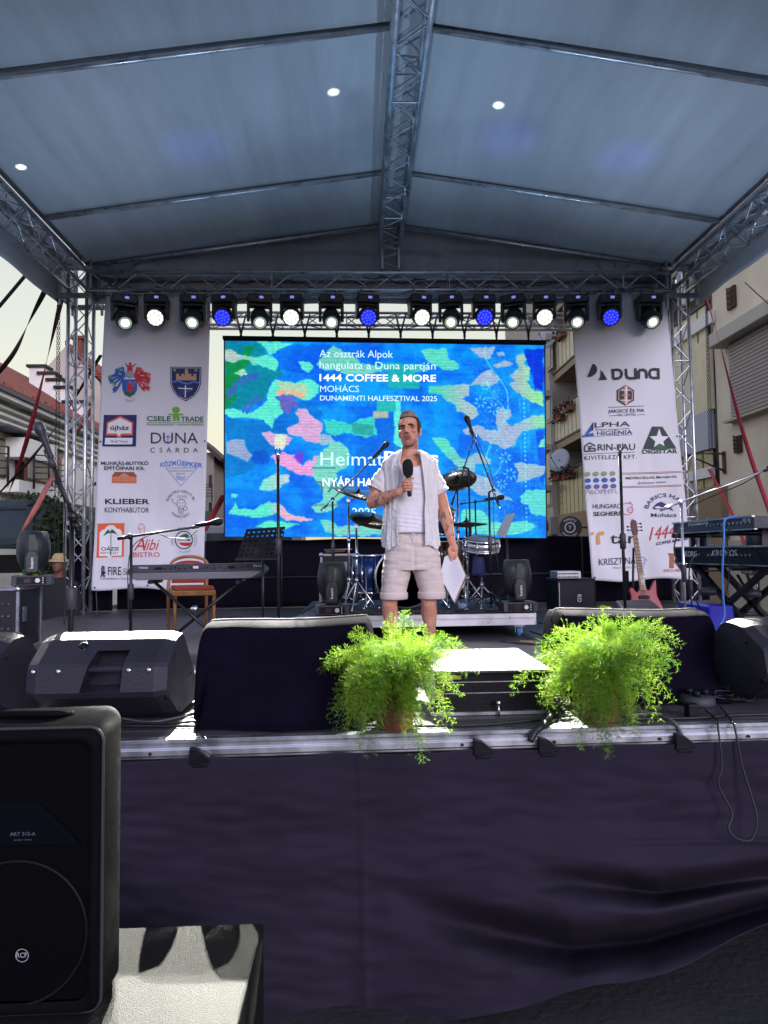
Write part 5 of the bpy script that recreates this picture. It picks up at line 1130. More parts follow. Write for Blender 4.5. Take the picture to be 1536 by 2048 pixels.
def tripod(q, base, h, r=.011, spread=.24, hub=.28, a0=.3, n_=3):
    b = Vector(base); q.tube([b + Vector((0, 0, .06)), b + Vector((0, 0, h))], r, 8)
    q.lathe([(r * 1.8, -.02), (r * 1.8, .02)], b + Vector((0, 0, hub)), (0, 0, 1), 8)
    for k in range(n_):
        a = a0 + k * 2 * math.pi / n_; d_ = Vector((math.cos(a), math.sin(a), 0))
        q.tube([b + Vector((0, 0, hub)), b + d_ * spread * .75 + Vector((0, 0, .05)), b + d_ * spread + Vector((0, 0, .012))], r * .75, 6)
        q.tube([b + Vector((0, 0, .08)), b + d_ * spread * .55 + Vector((0, 0, hub * .42))], r * .6, 5)
        q.ball(b + d_ * spread + Vector((0, 0, .012)), .014, 6)
def drum(name, c, r, dpt, ax, label, shell=M_dblue, lugs=8, head=M_head, legs=0, base=None):
    ax = Vector(ax).normalized(); c = Vector(c); t = thing(name, label, 'drum', c - Vector((0, 0, 0)))
    q = MB(); q.lathe([(r, -dpt / 2), (r, dpt / 2)], c, ax, 36); q.build('shell', shell, t)
    q = MB()
    for s1 in (-1, 1): q.lathe([(r - .004, s1 * dpt / 2 - .012), (r + .012, s1 * dpt / 2 - .012), (r + .012, s1 * dpt / 2 + .014), (r - .004, s1 * dpt / 2 + .014)], c, ax, 36, caps=False); q.build('hoop', M_chrome, t); q = MB()
    q = MB(); q.lathe([(0, dpt / 2 + .004), (r - .003, dpt / 2 + .004)], c, ax, 36); q.build('head', head, t); q = MB(); q.lathe([(0, -dpt / 2 - .004), (r - .003, -dpt / 2 - .004)], c, ax, 36); q.build('head', head, t)
    q = MB(); u = ax.orthogonal().normalized(); w_ = ax.cross(u)
    for k in range(lugs):
        a = 2 * math.pi * (k + .5) / lugs; p = c + (u * math.cos(a) + w_ * math.sin(a)) * (r + .012); q.tube([p - ax * (dpt / 2), p + ax * (dpt / 2)], .004, 5); q.tube([p - ax * dpt * .2, p + ax * dpt * .2], .011, 6)
    q.build('lug', M_chrome, t)
    if legs:
        for k in range(3):
            a = .4 + k * 2.09; p = c + Vector((math.cos(a), math.sin(a), 0)) * (r + .03); q = MB(); q.tube([p + Vector((0, 0, dpt * .2)), Vector((p.x, p.y, RISER_Z + .05)), Vector((p.x + .03 * math.cos(a), p.y + .03 * math.sin(a), RISER_Z + .012))], .007, 6); q.build('leg', M_chrome, t)
    return t
bd = Vector((.44, 6.72, RISER_Z + .30)); t = drum('bass_drum', bd, .285, .42, (0, -1, 0), 'bass drum with dark front head behind the legs of the man', lugs=10)
q = MB(); 
for s1 in (-1, 1): q.tube([bd + Vector((s1 * .27, -.1, -.1)), bd + Vector((s1 * .40, -.25, -.285))], .009, 6); q.ball(bd + Vector((s1 * .40, -.25, -.285)), .014, 6)
q.build('spur', M_chrome, t)
drum('floor_tom', (P(737, 1140, 6.75).x, 6.75, P(737, 1148, 6.75).z), .155, .36, (0, 0, 1), 'blue floor drum left of the man standing beside the flight case', legs=1)
drum('rack_tom', (P(880, 1045, 6.9).x, 6.9, P(880, 1040, 6.9).z), .135, .22, (.1, -.35, 1), 'blue small tom drum half hidden behind the forearm of the man')
drum('floor_tom', (P(893, 1100, 7.2).x, 7.2, P(893, 1110, 7.2).z), .17, .28, (0, 0, 1), 'brown sided drum behind the hanging hand of the man', shell=mat('bronze_shell', (.10, .05, .03), .3, .5, .2, 6), legs=1)
sn = P(962, 1090, 6.5); t = drum('snare_drum', sn, .165, .10, (.05, -.22, 1), 'silver snare drum on its stand to the right of the hanging hand', shell=mat('silver_shell', (.6, .6, .64), .25, .8), head=mat('cyan_lit_head', (.5, .55, .58), .35)); 
q = MB(); b = Vector((sn.x, sn.y, RISER_Z)); tripod(q, b, sn.z - RISER_Z - .06, .010, .22, .22)
for k in range(3): a = k * 2.09; q.tube([b + Vector((0, 0, sn.z - RISER_Z - .12)), b + Vector((math.cos(a) * .17, math.sin(a) * .17, sn.z - RISER_Z - .05 ))], .008, 6)
q.build('stand', M_chrome, t)
def cymbal(px_, py_, Y, r, ax, label, base_px=None, arm=None, cat='cymbal', M_=M_chrome):
    c = P(px_, py_, Y); t = thing('cymbal_stand', label, cat, (c.x, c.y, RISER_Z)); ax = Vector(ax).normalized()
    q = MB(); q.lathe([(0, .024), (.02, .022), (.035, .006), (r * .6, -.006), (r, -.018), (r, -.021), (.03, .003), (0, .018)], c, ax, 36); q.build('cymbal', M_cym, t)
    bx = P(base_px, 1100, Y).x if base_px else c.x; q = MB(); b = Vector((bx, Y, RISER_Z)); h = c.z - RISER_Z - .02
    if base_px: tripod(q, b, h - .05, .011, .22); q.tube([b + Vector((0, 0, h - .05)), c + Vector((-.0, 0, -.04)), c + ax * .04], .009, 6); q.lathe([(.02, -.02), (.02, .02)], b + Vector((0, 0, h - .05)), (0, 1, 0), 8)
    else: tripod(q, b, h, .011, .22); q.tube([c - ax * .05, c + ax * .05], .006, 6)
    q.lathe([(.018, -.03), (.018, .03)], b + Vector((0, 0, h * .6)), (0, 0, 1), 8)
    q.build('stand', M_, t); q = MB(); q.lathe([(.012, .024), (.012, .045)], c, ax, 10); q.build('wing_nut', M_black, t)
    return t
cymbal(716, 986, 6.7, .235, (.30, -.25, 1), 'dark cymbal left of the holding arm, upper one, seen nearly edge on', 698)
cymbal(745, 1037, 6.5, .22, (.22, -.42, 1), 'dark cymbal left of the waist of the man, lower one, on a silver stand', 713)
cymbal(914, 957, 6.9, .20, (-.28, -.75, 1), 'dark cymbal tilted to the front beside the right sleeve of the man', None, M_=M_chrome)
hh = cymbal(933, 1045, 6.6, .21, (0, -.05, 1), 'pair of hi-hat cymbals above the snare drum, flat')
q = MB(); c = P(933, 1049, 6.6); q.lathe([(0, -.03), (.03, -.028), (.20, -.004), (.205, .0)], c, (0, .03, 1), 36); q.tube([c, c + Vector((0, 0, .16))], .004, 6); q.build('bottom_cymbal', M_cym, hh)
q = MB(); b = Vector((P(925, 1200, 6.3).x, 6.3, RISER_Z)); q.box(b + Vector((0, .0, .03)), (.08, .26, .012), rotx(.16)); q.box(b + Vector((0, 0, .006)), (.1, .3, .008)); q.tube([b + Vector((-.05, .14, .0)), b + Vector((-.05, .14, .2)), b + Vector((.05, .14, .2)), b + Vector((.05, .14, 0))], .006, 6); tag(q.build('drum_pedal', M_chrome), 'chrome drum pedal on the riser right of the man', 'pedal')
# navy cloth bag on the snare hardware
q = MB(); c = P(957, 1130, 6.42)
q.grid(lambda u, v: (c.x + math.cos(u * 2 * math.pi) * (.045 + .022 * v + .006 * math.sin(u * 25)), c.y + math.sin(u * 2 * math.pi) * (.03 + .014 * v), c.z + .09 - .2 * v + .012 * math.sin(u * 12) * v), 28, 8); tag(q.build('stick_bag', mat('navy_cloth', (.015, .022, .10), .85, 0, .2, 12), None, solid=.004), 'small navy cloth bag hanging below the snare drum', 'bag')
# drum throne-ish hardware and extra mic stands on the riser
def micstand(name, foot, h, boom, label, mic=True, r=.011, M_=M_blackm, sleeve=True, micm=M_black, spread=.28, flat=False, cable=None):
    foot = Vector(foot); t = thing(name, label, 'microphone stand', foot); q = MB()
    if flat: q.lathe([(.13, 0), (.13, .012), (.03, .022), (r, .03)], foot, (0, 0, 1), 28); q.tube([foot, foot + Vector((0, 0, h))], r, 10)
    else: tripod(q, foot, h, r, spread, .16, a0=1.1)
    q.build('stand', M_, t)
    if sleeve: q = MB(); q.lathe([(r * 1.2, -.06), (r * 1.9, -.055), (r * 1.9, .05), (r * 1.3, .06)], foot + Vector((0, 0, h * .56)), (0, 0, 1), 12); q.build('clutch', M_grey, t)
    top = foot + Vector((0, 0, h)); tip = top
    if boom:
        a, b = Vector(boom[0]), Vector(boom[1]); q = MB(); q.tube([a, b], r * .72, 8); q.tube([a, a.lerp(b, .12)], r * 1.25, 8); c_ = a.lerp(b, max(0, min(1, (top - a).dot(b - a) / (b - a).length_squared))); q.tube([top, c_], r * 1.2, 8); q.ball(c_, r * 2.1, 10); q.build('boom', M_, t); tip = b; dr = (b - a).normalized()
    else: dr = Vector((0, -.25, 1)).normalized()
    q = MB(); q.tube([tip, tip + dr * .05], r * 1.1, 8)
    for s1 in (-1, 1): q.tube([tip + dr * .03, tip + dr * .06 + Vector((s1 * .018, 0, .0)), tip + dr * .095 + Vector((s1 * .014, 0, 0))], .005, 6)
    q.build('clip', M_grey, t)
    if mic:
        q = MB(); m0 = tip + dr * .02 + Vector((0, -.0, .012)); q.lathe([(.008, 0), (.012, .01), (.017, .12), (.021, .14), (.027, .16), (.027, .185), (.018, .205), (0, .21)], m0, dr, 14); q.build('microphone', micm, t)
    if cable:
        q = MB(); q.tube(spline(cable, 6), .0035, 5); q.build('cable', M_cable, t)
    return t
zr = RISER_Z
micstand('drum_microphone_stand', (P(667, 1200, 6.2).x, 6.2, zr), P(665, 998, 6.2).z - zr, (P(642, 1022, 6.2), P(742, 922, 6.2)), 'boom microphone stand left of the man rising to his shoulder from behind the moving head', r=.009)
micstand('drum_microphone_stand', (P(943, 1200, 6.75).x, 6.75, zr), P(943, 938, 6.75).z - zr, (P(903, 1010, 6.75), P(945, 885, 6.75)), 'boom microphone stand over the drum kit leaning up to the right', r=.009, mic=False)
micstand('drum_microphone_stand', (P(983, 1215, 6.15).x, 6.15, zr), P(982, 985, 6.15).z - zr, (P(1000, 1016, 6.15), P(949, 880, 6.15)), 'tall black boom microphone stand right of the snare drum', r=.010, mic=True, cable=[P(952, 872, 6.15), P(965, 905, 6.2), P(985, 960, 6.2), P(988, 1060, 6.2), P(1000, 1180, 6.2), P(990, 1218, 6.2)])
micstand('drum_microphone_stand', (P(955, 1215, 6.9).x, 6.9, zr), P(953, 1000, 6.9).z - zr, (P(920, 1008, 6.9), P(965, 1002, 6.9)), 'short boom microphone stand over the hi-hat cymbals', r=.008)
def sheetstand(px_, Y, z0, pts, label, foot=None):
    t = thing('score_stand', label, 'music stand', (P(px_, 1100, Y).x, Y, z0)); q = MB(); b = Vector((P(px_, 1100, Y).x, Y, z0)); tripod(q, b, P(px_, 1075, Y).z - z0, .009, .22, .2); q.build('stand', M_blackm, t)
    a, b_, c, d_ = [P(x, y, Y + o_) for x, y, o_ in pts]; q = MB(); w_ = Vector((.01, .03, 0)); q.hexa([a, b_, b_ + w_, a + w_, d_, c, c + w_, d_ + w_]); q.build('desk', M_blackm, t)
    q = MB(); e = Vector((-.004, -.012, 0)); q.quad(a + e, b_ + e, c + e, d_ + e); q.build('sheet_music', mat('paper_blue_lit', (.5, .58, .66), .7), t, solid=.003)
sheetstand(1013, 6.6, zr, [(993, 1068, 0), (1010, 1076, -.12), (1030, 1026, -.1), (1013, 1030, .02)], 'music stand with open pale sheets in front of the lower right of the screen')

# flight cases behind the riser's left head
M_case = mat('flightcase_black', (.016, .016, .02), .5, 0, .15, 6, .2, 90); M_edge = mat('case_edge', (.5, .5, .54), .35, .8, .1, 8)
def flightcase(name, lo, hi, label, handle=True, rot=0):
    lo, hi = Vector(lo), Vector(hi); t = thing(name, label, 'flight case', ((lo.x + hi.x) / 2, (lo.y + hi.y) / 2, lo.z)); q = MB(); q.box((lo + hi) / 2, hi - lo); q.build('box', M_case, t)
    q = MB(); e = .022
    for x in (lo.x, hi.x):
        for y in (lo.y, hi.y): q.box((x, y, (lo.z + hi.z) / 2), (e, e, hi.z - lo.z + e))
        for z in (lo.z, hi.z): q.box((x, (lo.y + hi.y) / 2, z), (e - .001, hi.y - lo.y - e, e - .001))
    for y in (lo.y, hi.y):
        for z in (lo.z, hi.z): q.box(((lo.x + hi.x) / 2, y, z), (hi.x - lo.x - e, e - .001, e - .001))
    q.build('edge_trim', M_edge, t)
    q = MB()
    for x in (lo.x, hi.x):
        for z in (lo.z, hi.z): q.ball((x, lo.y, z), .026, 10)
    q.build('corner_ball', M_chrome, t)
    if handle:
        q = MB(); cx, cz = (lo.x + hi.x) / 2, (lo.z + hi.z) / 2; y = lo.y - .006
        q.box((cx, y, cz), (.17, .006, .10)); q.tube([(cx - .05, y - .012, cz - .03), (cx - .05, y - .012, cz + .03), (cx + .05, y - .012, cz + .03), (cx + .05, y - .012, cz - .03)], .006, 6, closed=True); q.build('handle', M_edge, t)
    return t
a, b = P(643, 1158, 7.25), P(714, 1109, 7.25); flightcase('flight_case', (a.x, 7.25, a.z), (b.x, 7.7, b.z), 'upper black flight case with silver edges behind the left moving head')
a, b = P(641, 1212, 7.22), P(714, 1160, 7.22); flightcase('flight_case', (a.x, 7.22, RISER_Z), (b.x, 7.7, b.z), 'lower black flight case under another, left of the drums')
q = MB(); q.tube([P(648, 1100, 7.35), P(704, 1098, 7.45)], [.006, .008], 6); q.tube([P(652, 1104, 7.35), P(690, 1102, 7.5)], [.006, .008], 6); tag(q.build('drum_stick', mat('light_wood', (.45, .28, .16), .5)), 'pair of wooden drum sticks lying on the upper flight case', 'drum sticks')
lc = flightcase('flight_case', (-4.1, 5.72, DECK), (-2.79, 6.12, P(50, 1178, 5.72).z), 'large black flight case with silver edges at far left behind the wedge speaker', handle=False)
q = MB()
for i in range(3):
    for z in (1.12, 1.22, 1.32, 1.42): q.lathe([(.008, 0), (.008, .006)], (-2.86 - .05 * i, 5.715, z), (0, -1, 0), 8)
q.build('rivet', M_chrome, lc)
q = MB(); q.box((-2.775, 5.80, 1.33), (.012, .05, .12)); q.build('latch', M_edge, lc)
q = MB(); q.tube(spline([P(52, 1133, 5.85), P(62, 1145, 5.85), P(75, 1152, 5.85), P(62, 1154, 5.85), P(40, 1151, 5.85)], 5), .012, 6); tag(q.build('cable_tie', mat('lime_tape', (.25, .55, .03), .6)), 'lime green strap lying on the base of the far left moving head', 'strap')

# ================================================================== front band gear, left
def keyb_body(t, L0, L1, h, dpt, back, m_=M_grey, top=M_black):
    pass
kb = thing('keyboard', 'grey stage keyboard seen from behind in front of the left banner', 'keyboard', P(388, 1160, 5.4)); a, b = P(252, 1146, 5.4), P(526, 1142, 5.4); zt = a.z
q = MB(); x0, x1 = a.x, b.x
q.hexa([(x0 + .07, 5.42, zt - .06), (x1 - .10, 5.42, zt - .055), (x1 - .06, 5.75, zt - .05), (x0 + .05, 5.75, zt - .05), (x0 + .0, 5.40, zt - .005), (x1, 5.40, zt + .0), (x1, 5.78, zt + .0), (x0, 5.78, zt - .0)])
q.build('underside', mat('light_grey_plastic', (.22, .22, .25), .5), kb, .006)
q = MB(); q.hexa([(x0, 5.40, zt - .004), (x1, 5.40, zt + .001), (x1, 5.78, zt + .001), (x0, 5.78, zt), (x0 + .03, 5.43, zt + .062), (x1 - .01, 5.43, zt + .066), (x1 - .01, 5.76, zt + .03), (x0 + .03, 5.76, zt + .03)]); q.build('body', M_grey, kb, .008)
q = MB()
for i in range(22):
    x = x0 + .16 + i * .043 + random.uniform(-.01, .01); q.lathe([(.006, 0), (.006, .006)], (x, 5.413, zt + .03 + random.uniform(-.006, .008)), (0, -1, 0), 8)
for i in range(3): q.box((x0 + .25 + .28 * i, 5.41, zt + .032), (.05, .006, .018))
q.build('socket', M_black, kb)
SK = Surf((x0, 5.409, zt), (0, -1, 0), .004); q = MB(); ptext(q, SK, 'YAMAHA', 277, 297, 1137.5, 4, 0, bold=.01); ptext(q, SK, 'Genos', 506, 524, 1133.5, 5.5, 0, shear=.2); ppoly(q, SK, [(386, 1132), (397, 1132), (397, 1137), (386, 1137)], 0); q.build('marking', M_text_w, kb, recalc=False)
xs = thing('keyboard_stand', 'black crossed keyboard stand with a silver centre bolt under the grey keyboard', 'keyboard stand', P(392, 1250, 5.5)); q = MB(); zd = DECK + .02
ctr = P(392, 1217, 5.5)
for (tx, bx, yo) in ((308, 455, 5.46), (480, 318, 5.52)):
    A_ = P(tx, 1163, yo); B_ = P(bx, 1262, yo); B_ = Vector((B_.x, yo, zd)); q.tube([A_, A_.lerp(B_, 1)], .014, 8); q.tube([A_ + Vector((0, -.12, .0)), A_ + Vector((0, .2, 0))], .016, 8); q.tube([B_ + Vector((0, -.15, 0)), B_ + Vector((0, .2, 0))], .014, 8)
q.build('frame', M_blackm, xs); q = MB(); q.lathe([(.0, -.03), (.028, -.028), (.028, .02)], ctr + Vector((0, -.04, 0)), (0, 1, 0), 18); q.build('bolt', M_chrome, xs)
# chair
ch = thing('chair', 'wooden chair with orange red seat and back behind the keyboard', 'chair', (P(378, 1262, 6.6).x, 6.7, DECK)); M_wood = mat('orange_wood', (.36, .15, .05), .45, 0, .25, 12, stretch=(1, 1, .2)); M_upho = mat('red_upholstery', (.34, .045, .02), .85, 0, .15, 10, .3, 200)
cx0, cx1 = P(329, 1200, 6.8).x, P(405, 1200, 6.8).x; sz = P(380, 1180, 6.6).z; w4 = cx1 - cx0
for x, y, h in ((cx0, 6.95, 0), (cx1, 6.98, 0)):
    q = MB(); q.tube([(x, y, DECK), (x, y - .02, sz), (x + .0, y + .06, P(380, 1128, 6.95).z)], [.014, .018, .014], 8); q.build('leg', M_wood, ch)
for x, y in ((P(350, 1200, 6.5).x, 6.5), (P(428, 1200, 6.55).x, 6.55)):
    q = MB(); q.tube([(x, y, DECK), (x, y, sz - .02)], [.013, .018], 8); q.build('leg', M_wood, ch)
q = MB(); q.hexa([(P(345, 1180, 6.48).x, 6.46, sz - .05), (P(432, 1180, 6.5).x, 6.5, sz - .05), (cx1 + .02, 6.97, sz - .05), (cx0, 6.95, sz - .05), (P(345, 1180, 6.48).x, 6.46, sz + .0), (P(432, 1180, 6.5).x, 6.5, sz + .0), (cx1 + .02, 6.97, sz), (cx0, 6.95, sz)]); q.build('seat_frame', M_wood, ch, .01)
q = MB(); q.hexa([(P(348, 1180, 6.48).x, 6.48, sz + .001), (P(429, 1180, 6.5).x, 6.52, sz + .001), (cx1, 6.95, sz + .001), (cx0 + .02, 6.93, sz + .001), (P(350, 1180, 6.48).x, 6.5, sz + .04), (P(427, 1180, 6.5).x, 6.54, sz + .04), (cx1 - .01, 6.93, sz + .035), (cx0 + .03, 6.91, sz + .035)]); q.build('seat', M_upho, ch, .015)
bz = P(380, 1130, 6.98).z; tz = P(380, 1113, 6.98).z; mx_ = (cx0 + cx1) / 2
q = MB(); q.tube([(mx_ - w4 / 2 * math.cos(t), 7.02, bz + (tz - bz) * math.sin(t)) for t in np.linspace(0, math.pi, 16)], .016, 8); q.build('back_rail', M_wood, ch)
q = MB(); q.prism([(-w4 / 2 + .02, 0), (w4 / 2 - .02, 0)] + [(w4 / 2 * .93 * math.cos(t), (tz - bz - .02) * math.sin(t)) for t in np.linspace(.1, math.pi - .1, 10)], (mx_, 7.0, bz - .02), (1, 0, 0), (0, 0, 1), (0, .03, 0)); q.build('back_pad', M_upho, ch)
z1 = P(380, 1150, 6.98).z; q = MB(); q.box((mx_, 7.0, (z1 + P(380, 1172, 6.98).z) / 2 + .02), (w4 - .03, .03, .09)); q.build('back_pad', M_upho, ch, .01)
# perforated music stand
ms = thing('music_stand', 'black music stand with rows of round holes left of the straight microphone stand', 'music stand', (P(526, 1230, 5.3).x, 5.35, DECK)); a, b, c, d_ = P(472, 1120, 5.22), P(560, 1114, 5.22), P(571, 1060, 5.36), P(493, 1059, 5.36)
q = MB(); u1 = (b - a); v1 = (d_ - a); nn_ = u1.cross(v1).normalized(); q.prism([(0, 0), (1, 0), (((c - a).dot(u1)) / u1.length_squared, 1), ((d_ - a).dot(u1) / u1.length_squared, 1)], a, u1, v1 - u1 * ((v1).dot(u1) / u1.length_squared), nn_ * .006)
dk = q.build('desk', M_blackm, ms)
q = MB(); k_ = 0
for j in range(6):
    for i in range(8 - 0 * j):
        if 1 < j and 2 < i < 5: continue
        u_ = .09 + i * .115 + j * .0; v_ = .88 - j * .15; p = a + u1 * u_ + (d_ - a) * v_; q.lathe([(.0095, -.03), (.0095, .03)], p, nn_, 10)
bool_cut(dk, q)
q = MB(); q.box(a.lerp(b, .5) + Vector((0, -.02, -.005)), ((b - a).length, .05, .012)); q.build('ledge', M_blackm, ms)
q = MB(); f_ = Vector((P(526, 1230, 5.35).x, 5.35, DECK)); tripod(q, f_, P(526, 1095, 5.35).z - DECK, .010, .25, .2); q.ball((f_.x, 5.32, P(526, 1100, 5.3).z), .022, 8); q.build('stand', M_blackm, ms)
def foot(px_, Y): return (P(px_, 1150, Y).x, Y, DECK)
micstand('microphone_stand', foot(557, 5.0), P(557, 922, 5.0).z - DECK, None, 'tall straight black microphone stand without microphone in front of the screen', mic=False, flat=True, r=.0115)
micstand('microphone_stand', foot(262, 5.0), P(262, 1075, 5.0).z - DECK, (P(236, 1077, 5.0), P(384, 1055, 4.9)), 'low boom microphone stand pointing right across the left banner', r=.011, cable=[P(395, 1060, 4.9), P(375, 1075, 4.95), P(340, 1076, 5), P(310, 1068, 5), P(268, 1090, 5), P(256, 1140, 5), P(258, 1240, 5)])
tp = micstand('microphone_stand', foot(143, 3.62), P(143, 1035, 3.62).z - DECK, (P(157, 1060, 3.55), P(108, 935, 3.5)), 'nearest dark boom microphone stand at far left in front of the truss tower', r=.0145, micm=M_grey, cable=[P(100, 905, 3.5), P(112, 960, 3.5), P(130, 1010, 3.55), P(128, 1100, 3.6), P(132, 1180, 3.6), P(128, 1250, 3.6)])
micstand('microphone_stand', foot(1248, 5.0), P(1241, 912, 5.0).z - DECK, None, 'tall straight microphone stand in front of the right banner beside the red bass guitar', mic=False, flat=True, r=.0115)

# ================================================================== right side gear
am = thing('bass_amplifier', 'black bass speaker cabinet with a small silver amplifier on top at right', 'amplifier', (P(1150, 1235, 7.2).x, 7.4, DECK)); a = P(1113, 1158, 7.2); b = P(1192, 1158, 7.2)
q = MB(); q.box(((a.x + b.x) / 2, 7.42, (DECK + a.z) / 2), (b.x - a.x, .42, a.z - DECK)); q.build('cabinet', M_black, am, .012); q = MB(); q.box(((a.x + b.x) / 2 + .0, 7.203, (DECK + a.z) / 2), (b.x - a.x - .06, .01, a.z - DECK - .06)); q.build('grille', mat('grille_cloth', (.02, .02, .03), .8, 0, .3, 60), am)
q = MB(); q.box((a.x + .025, 7.197, (DECK + a.z) / 2), (.008, .008, a.z - DECK - .08)); q.build('piping', M_alud, am)
q = MB(); c, d_ = P(1115, 1143, 7.15), P(1163, 1157, 7.15); q.box(((c.x + d_.x) / 2, 7.3, (c.z + d_.z) / 2), (d_.x - c.x, .28, c.z - d_.z)); hd_ = q.build('amplifier_head', mat('silver_panel', (.55, .56, .6), .4, .4), am, .006)
q = MB()
for r__ in range(2):
    for i in range(9): q.lathe([(.008, 0), (.007, .012)], (c.x + .02 + i * .024, 7.16, d_.z + .018 + r__ * .035), (0, -1, 0), 8)
q.build('knob', M_black, hd_)
SA = Surf((0, 7.196, 0), (0, -1, 0), .004); v, f, _ = text_geo('KO', .02); q = MB(); q.add([SA(1163 - 8 * y, 1189 + 14 * x) if 0 else SA(1155 + 8 * y, 1189 + 15 * x) for x, y in v], f); q.build('marking', M_text_w, am, recalc=False)
# bass guitar
bg_ = thing('bass_guitar', 'red bass guitar with maple neck leaning before the right banner', 'bass guitar', (P(1285, 1200, 6.5).x, 6.5, DECK)); M_gr = mat('red_lacquer', (.34, .004, .018), .35, 0, .15, 4); M_maple = mat('maple_neck', (.55, .33, .18), .4, 0, .1, 20)
top, bot = P(1271, 1070, 6.6), P(1287, 1180, 6.42); u = (bot - top).normalized(); s_ = Vector((1, 0, 0)); s_ = (s_ - u * s_.dot(u)).normalized(); nn_ = s_.cross(u)
if nn_.y > 0: nn_ = -nn_
q = MB(); Ln = (bot - top).length; q.hexa([top - s_ * .021, top + s_ * .021, top + s_ * .021 - nn_ * .02, top - s_ * .021 - nn_ * .02, bot - s_ * .03, bot + s_ * .03, bot + s_ * .03 - nn_ * .02, bot - s_ * .03 - nn_ * .02]); nk = q.build('neck', M_maple, bg_, .003)
q = MB(); d0 = 0
for k in range(1, 20):
    d0 = (1 - 2 ** (-k / 12)) * .86 / (1 - 2 ** (-20 / 12)) * Ln * 0.98 / .86 if 0 else Ln * (1 - 2 ** (-k / 12)) / (1 - 2 ** (-21 / 12)); p = top + u * d0; w_ = .021 + .009 * d0 / Ln; q.box(p + nn_ * .002, (w_ * 2, .004, .005), Matrix((s_, nn_, u)).transposed())
q.build('fret', M_blackm, nk)
q = MB(); hp = [(-.02, 0), (.02, 0), (.032, -.04), (.03, -.15), (-.012, -.17), (-.03, -.13), (-.03, -.04)]; q.prism(hp, top + nn_ * .0, s_, u, -nn_ * .016); q.build('headstock', mat('dark_red_wood', (.10, .015, .015), .3), bg_, .003)
for k in range(5):
    q = MB(); sd2 = -1 if k < 2 else 1; p = top + s_ * .032 * sd2 - u * (.05 + .035 * (k if k < 2 else k - 2)); q.tube([p, p + s_ * sd2 * .03], .004, 6); q.ball(p + s_ * sd2 * .036, (.012, .006, .01), 8); q.build('tuning_peg', M_blackm, bg_)
bp_ = [(-.03, -.02), (.03, -.02), (.06, .0), (.10, -.06), (.125, -.10), (.14, -.10), (.135, -.03), (.13, .05), (.16, .14), (.17, .22), (.13, .30), (.05, .33), (-.05, .33), (-.13, .30), (-.165, .22), (-.15, .14), (-.12, .07), (-.13, .0), (-.10, -.03), (-.06, .02)]
bs2 = [tuple(v[:2]) for v in spline([(*p, 0) for p in bp_ + [bp_[0]]], 3)][:-1]; q = MB(); q.prism(bs2, bot - nn_ * .012, s_, u, -nn_ * .035); q.build('body', M_gr, bg_, .006)
q = MB(); 
for dd in (.07, .15): q.box(bot + u * dd + nn_ * .0, (.09, .02, .03), Matrix((s_, nn_, u)).transposed())
q.box(bot + u * .25, (.08, .02, .03), Matrix((s_, nn_, u)).transposed()); q.build('pickup', M_black, bg_)
q = MB()
for k in range(5): o_ = (-.016 + .008 * k); q.tube([top + s_ * o_ * .8 + nn_ * .006, bot + s_ * o_ + u * .25 + nn_ * .014], .0012, 4)
q.build('string', M_chrome, bg_)
gs = thing('guitar_stand', 'black guitar stand holding the red bass guitar', 'guitar stand', (bot.x, 6.7, DECK)); q = MB(); c = Vector((bot.x, 6.66, DECK)); q.tube([c + Vector((-.02, 0, .05)), top + u * .1 - nn_ * .09], .012, 8)
for s1 in (-1, 1): q.tube([c + Vector((0, 0, .25)), c + Vector((s1 * .2, -.1, .01))], .011, 8); q.tube([c + Vector((0, 0, .1)), c + Vector((s1 * .1, -.1, .08)), c + Vector((s1 * .1, -.32, .08)), c + Vector((s1 * .1, -.33, .12))], .009, 8)
q.build('frame', M_blackm, gs); q = MB(); a, b = P(1256, 1142, 6.55), P(1268, 1200, 6.5); q.hexa([(a.x, 6.6, b.z), (b.x, 6.6, b.z), (b.x, 6.63, b.z), (a.x, 6.63, b.z), (a.x - .0, 6.62, a.z), (a.x + .035, 6.62, a.z), (a.x + .035, 6.65, a.z), (a.x, 6.65, a.z)]); q.build('strap', M_black, gs, .004)

# keyboards at right: run front to back, their rear panels face the middle of the stage
def sidekb(name, pl, Yl, Yr, X_, h, dpt, label, words, m_=M_black, edge=M_alud):
    a = PX(*pl, X_); zt = a.z; t = thing(name, label, 'keyboard', (X_ + dpt / 2, (Yl + Yr) / 2, zt - h)); q = MB()
    q.hexa([(X_, Yr, zt - h), (X_ + dpt, Yr, zt - h), (X_ + dpt, Yl, zt - h), (X_, Yl, zt - h), (X_, Yr, zt), (X_ + dpt, Yr, zt - .02), (X_ + dpt, Yl, zt - .02), (X_, Yl, zt)]); q.build('body', m_, t, .006)
    q = MB(); q.box((X_ - .001, (Yl + Yr) / 2, zt - .004), (.02, Yl - Yr, .012)); q.box((X_ + .01, (Yl + Yr) / 2, zt - h - .002), (.02, Yl - Yr, .008)); q.build('edge_trim', edge, t)
    S = Surf((X_, 5, zt), (-1, 0, 0), .005); q = MB()
    for s1, x0, x1, yb, cap, sl_, bo in words: ptext(q, S, s1, x0, x1, yb, cap, 0, sl_, bold=bo)
    q.build('marking', M_text_w, t, recalc=False); q = MB()
    for i in range(12): q.lathe([(.009, 0), (.009, .008)], (X_ - .0, Yl - .55 - i * .05, zt - h * .5), (-1, 0, 0), 8)
    q.build('socket', M_alud, t); return t, zt
XK = PX(1346, 1046, 2.55).x
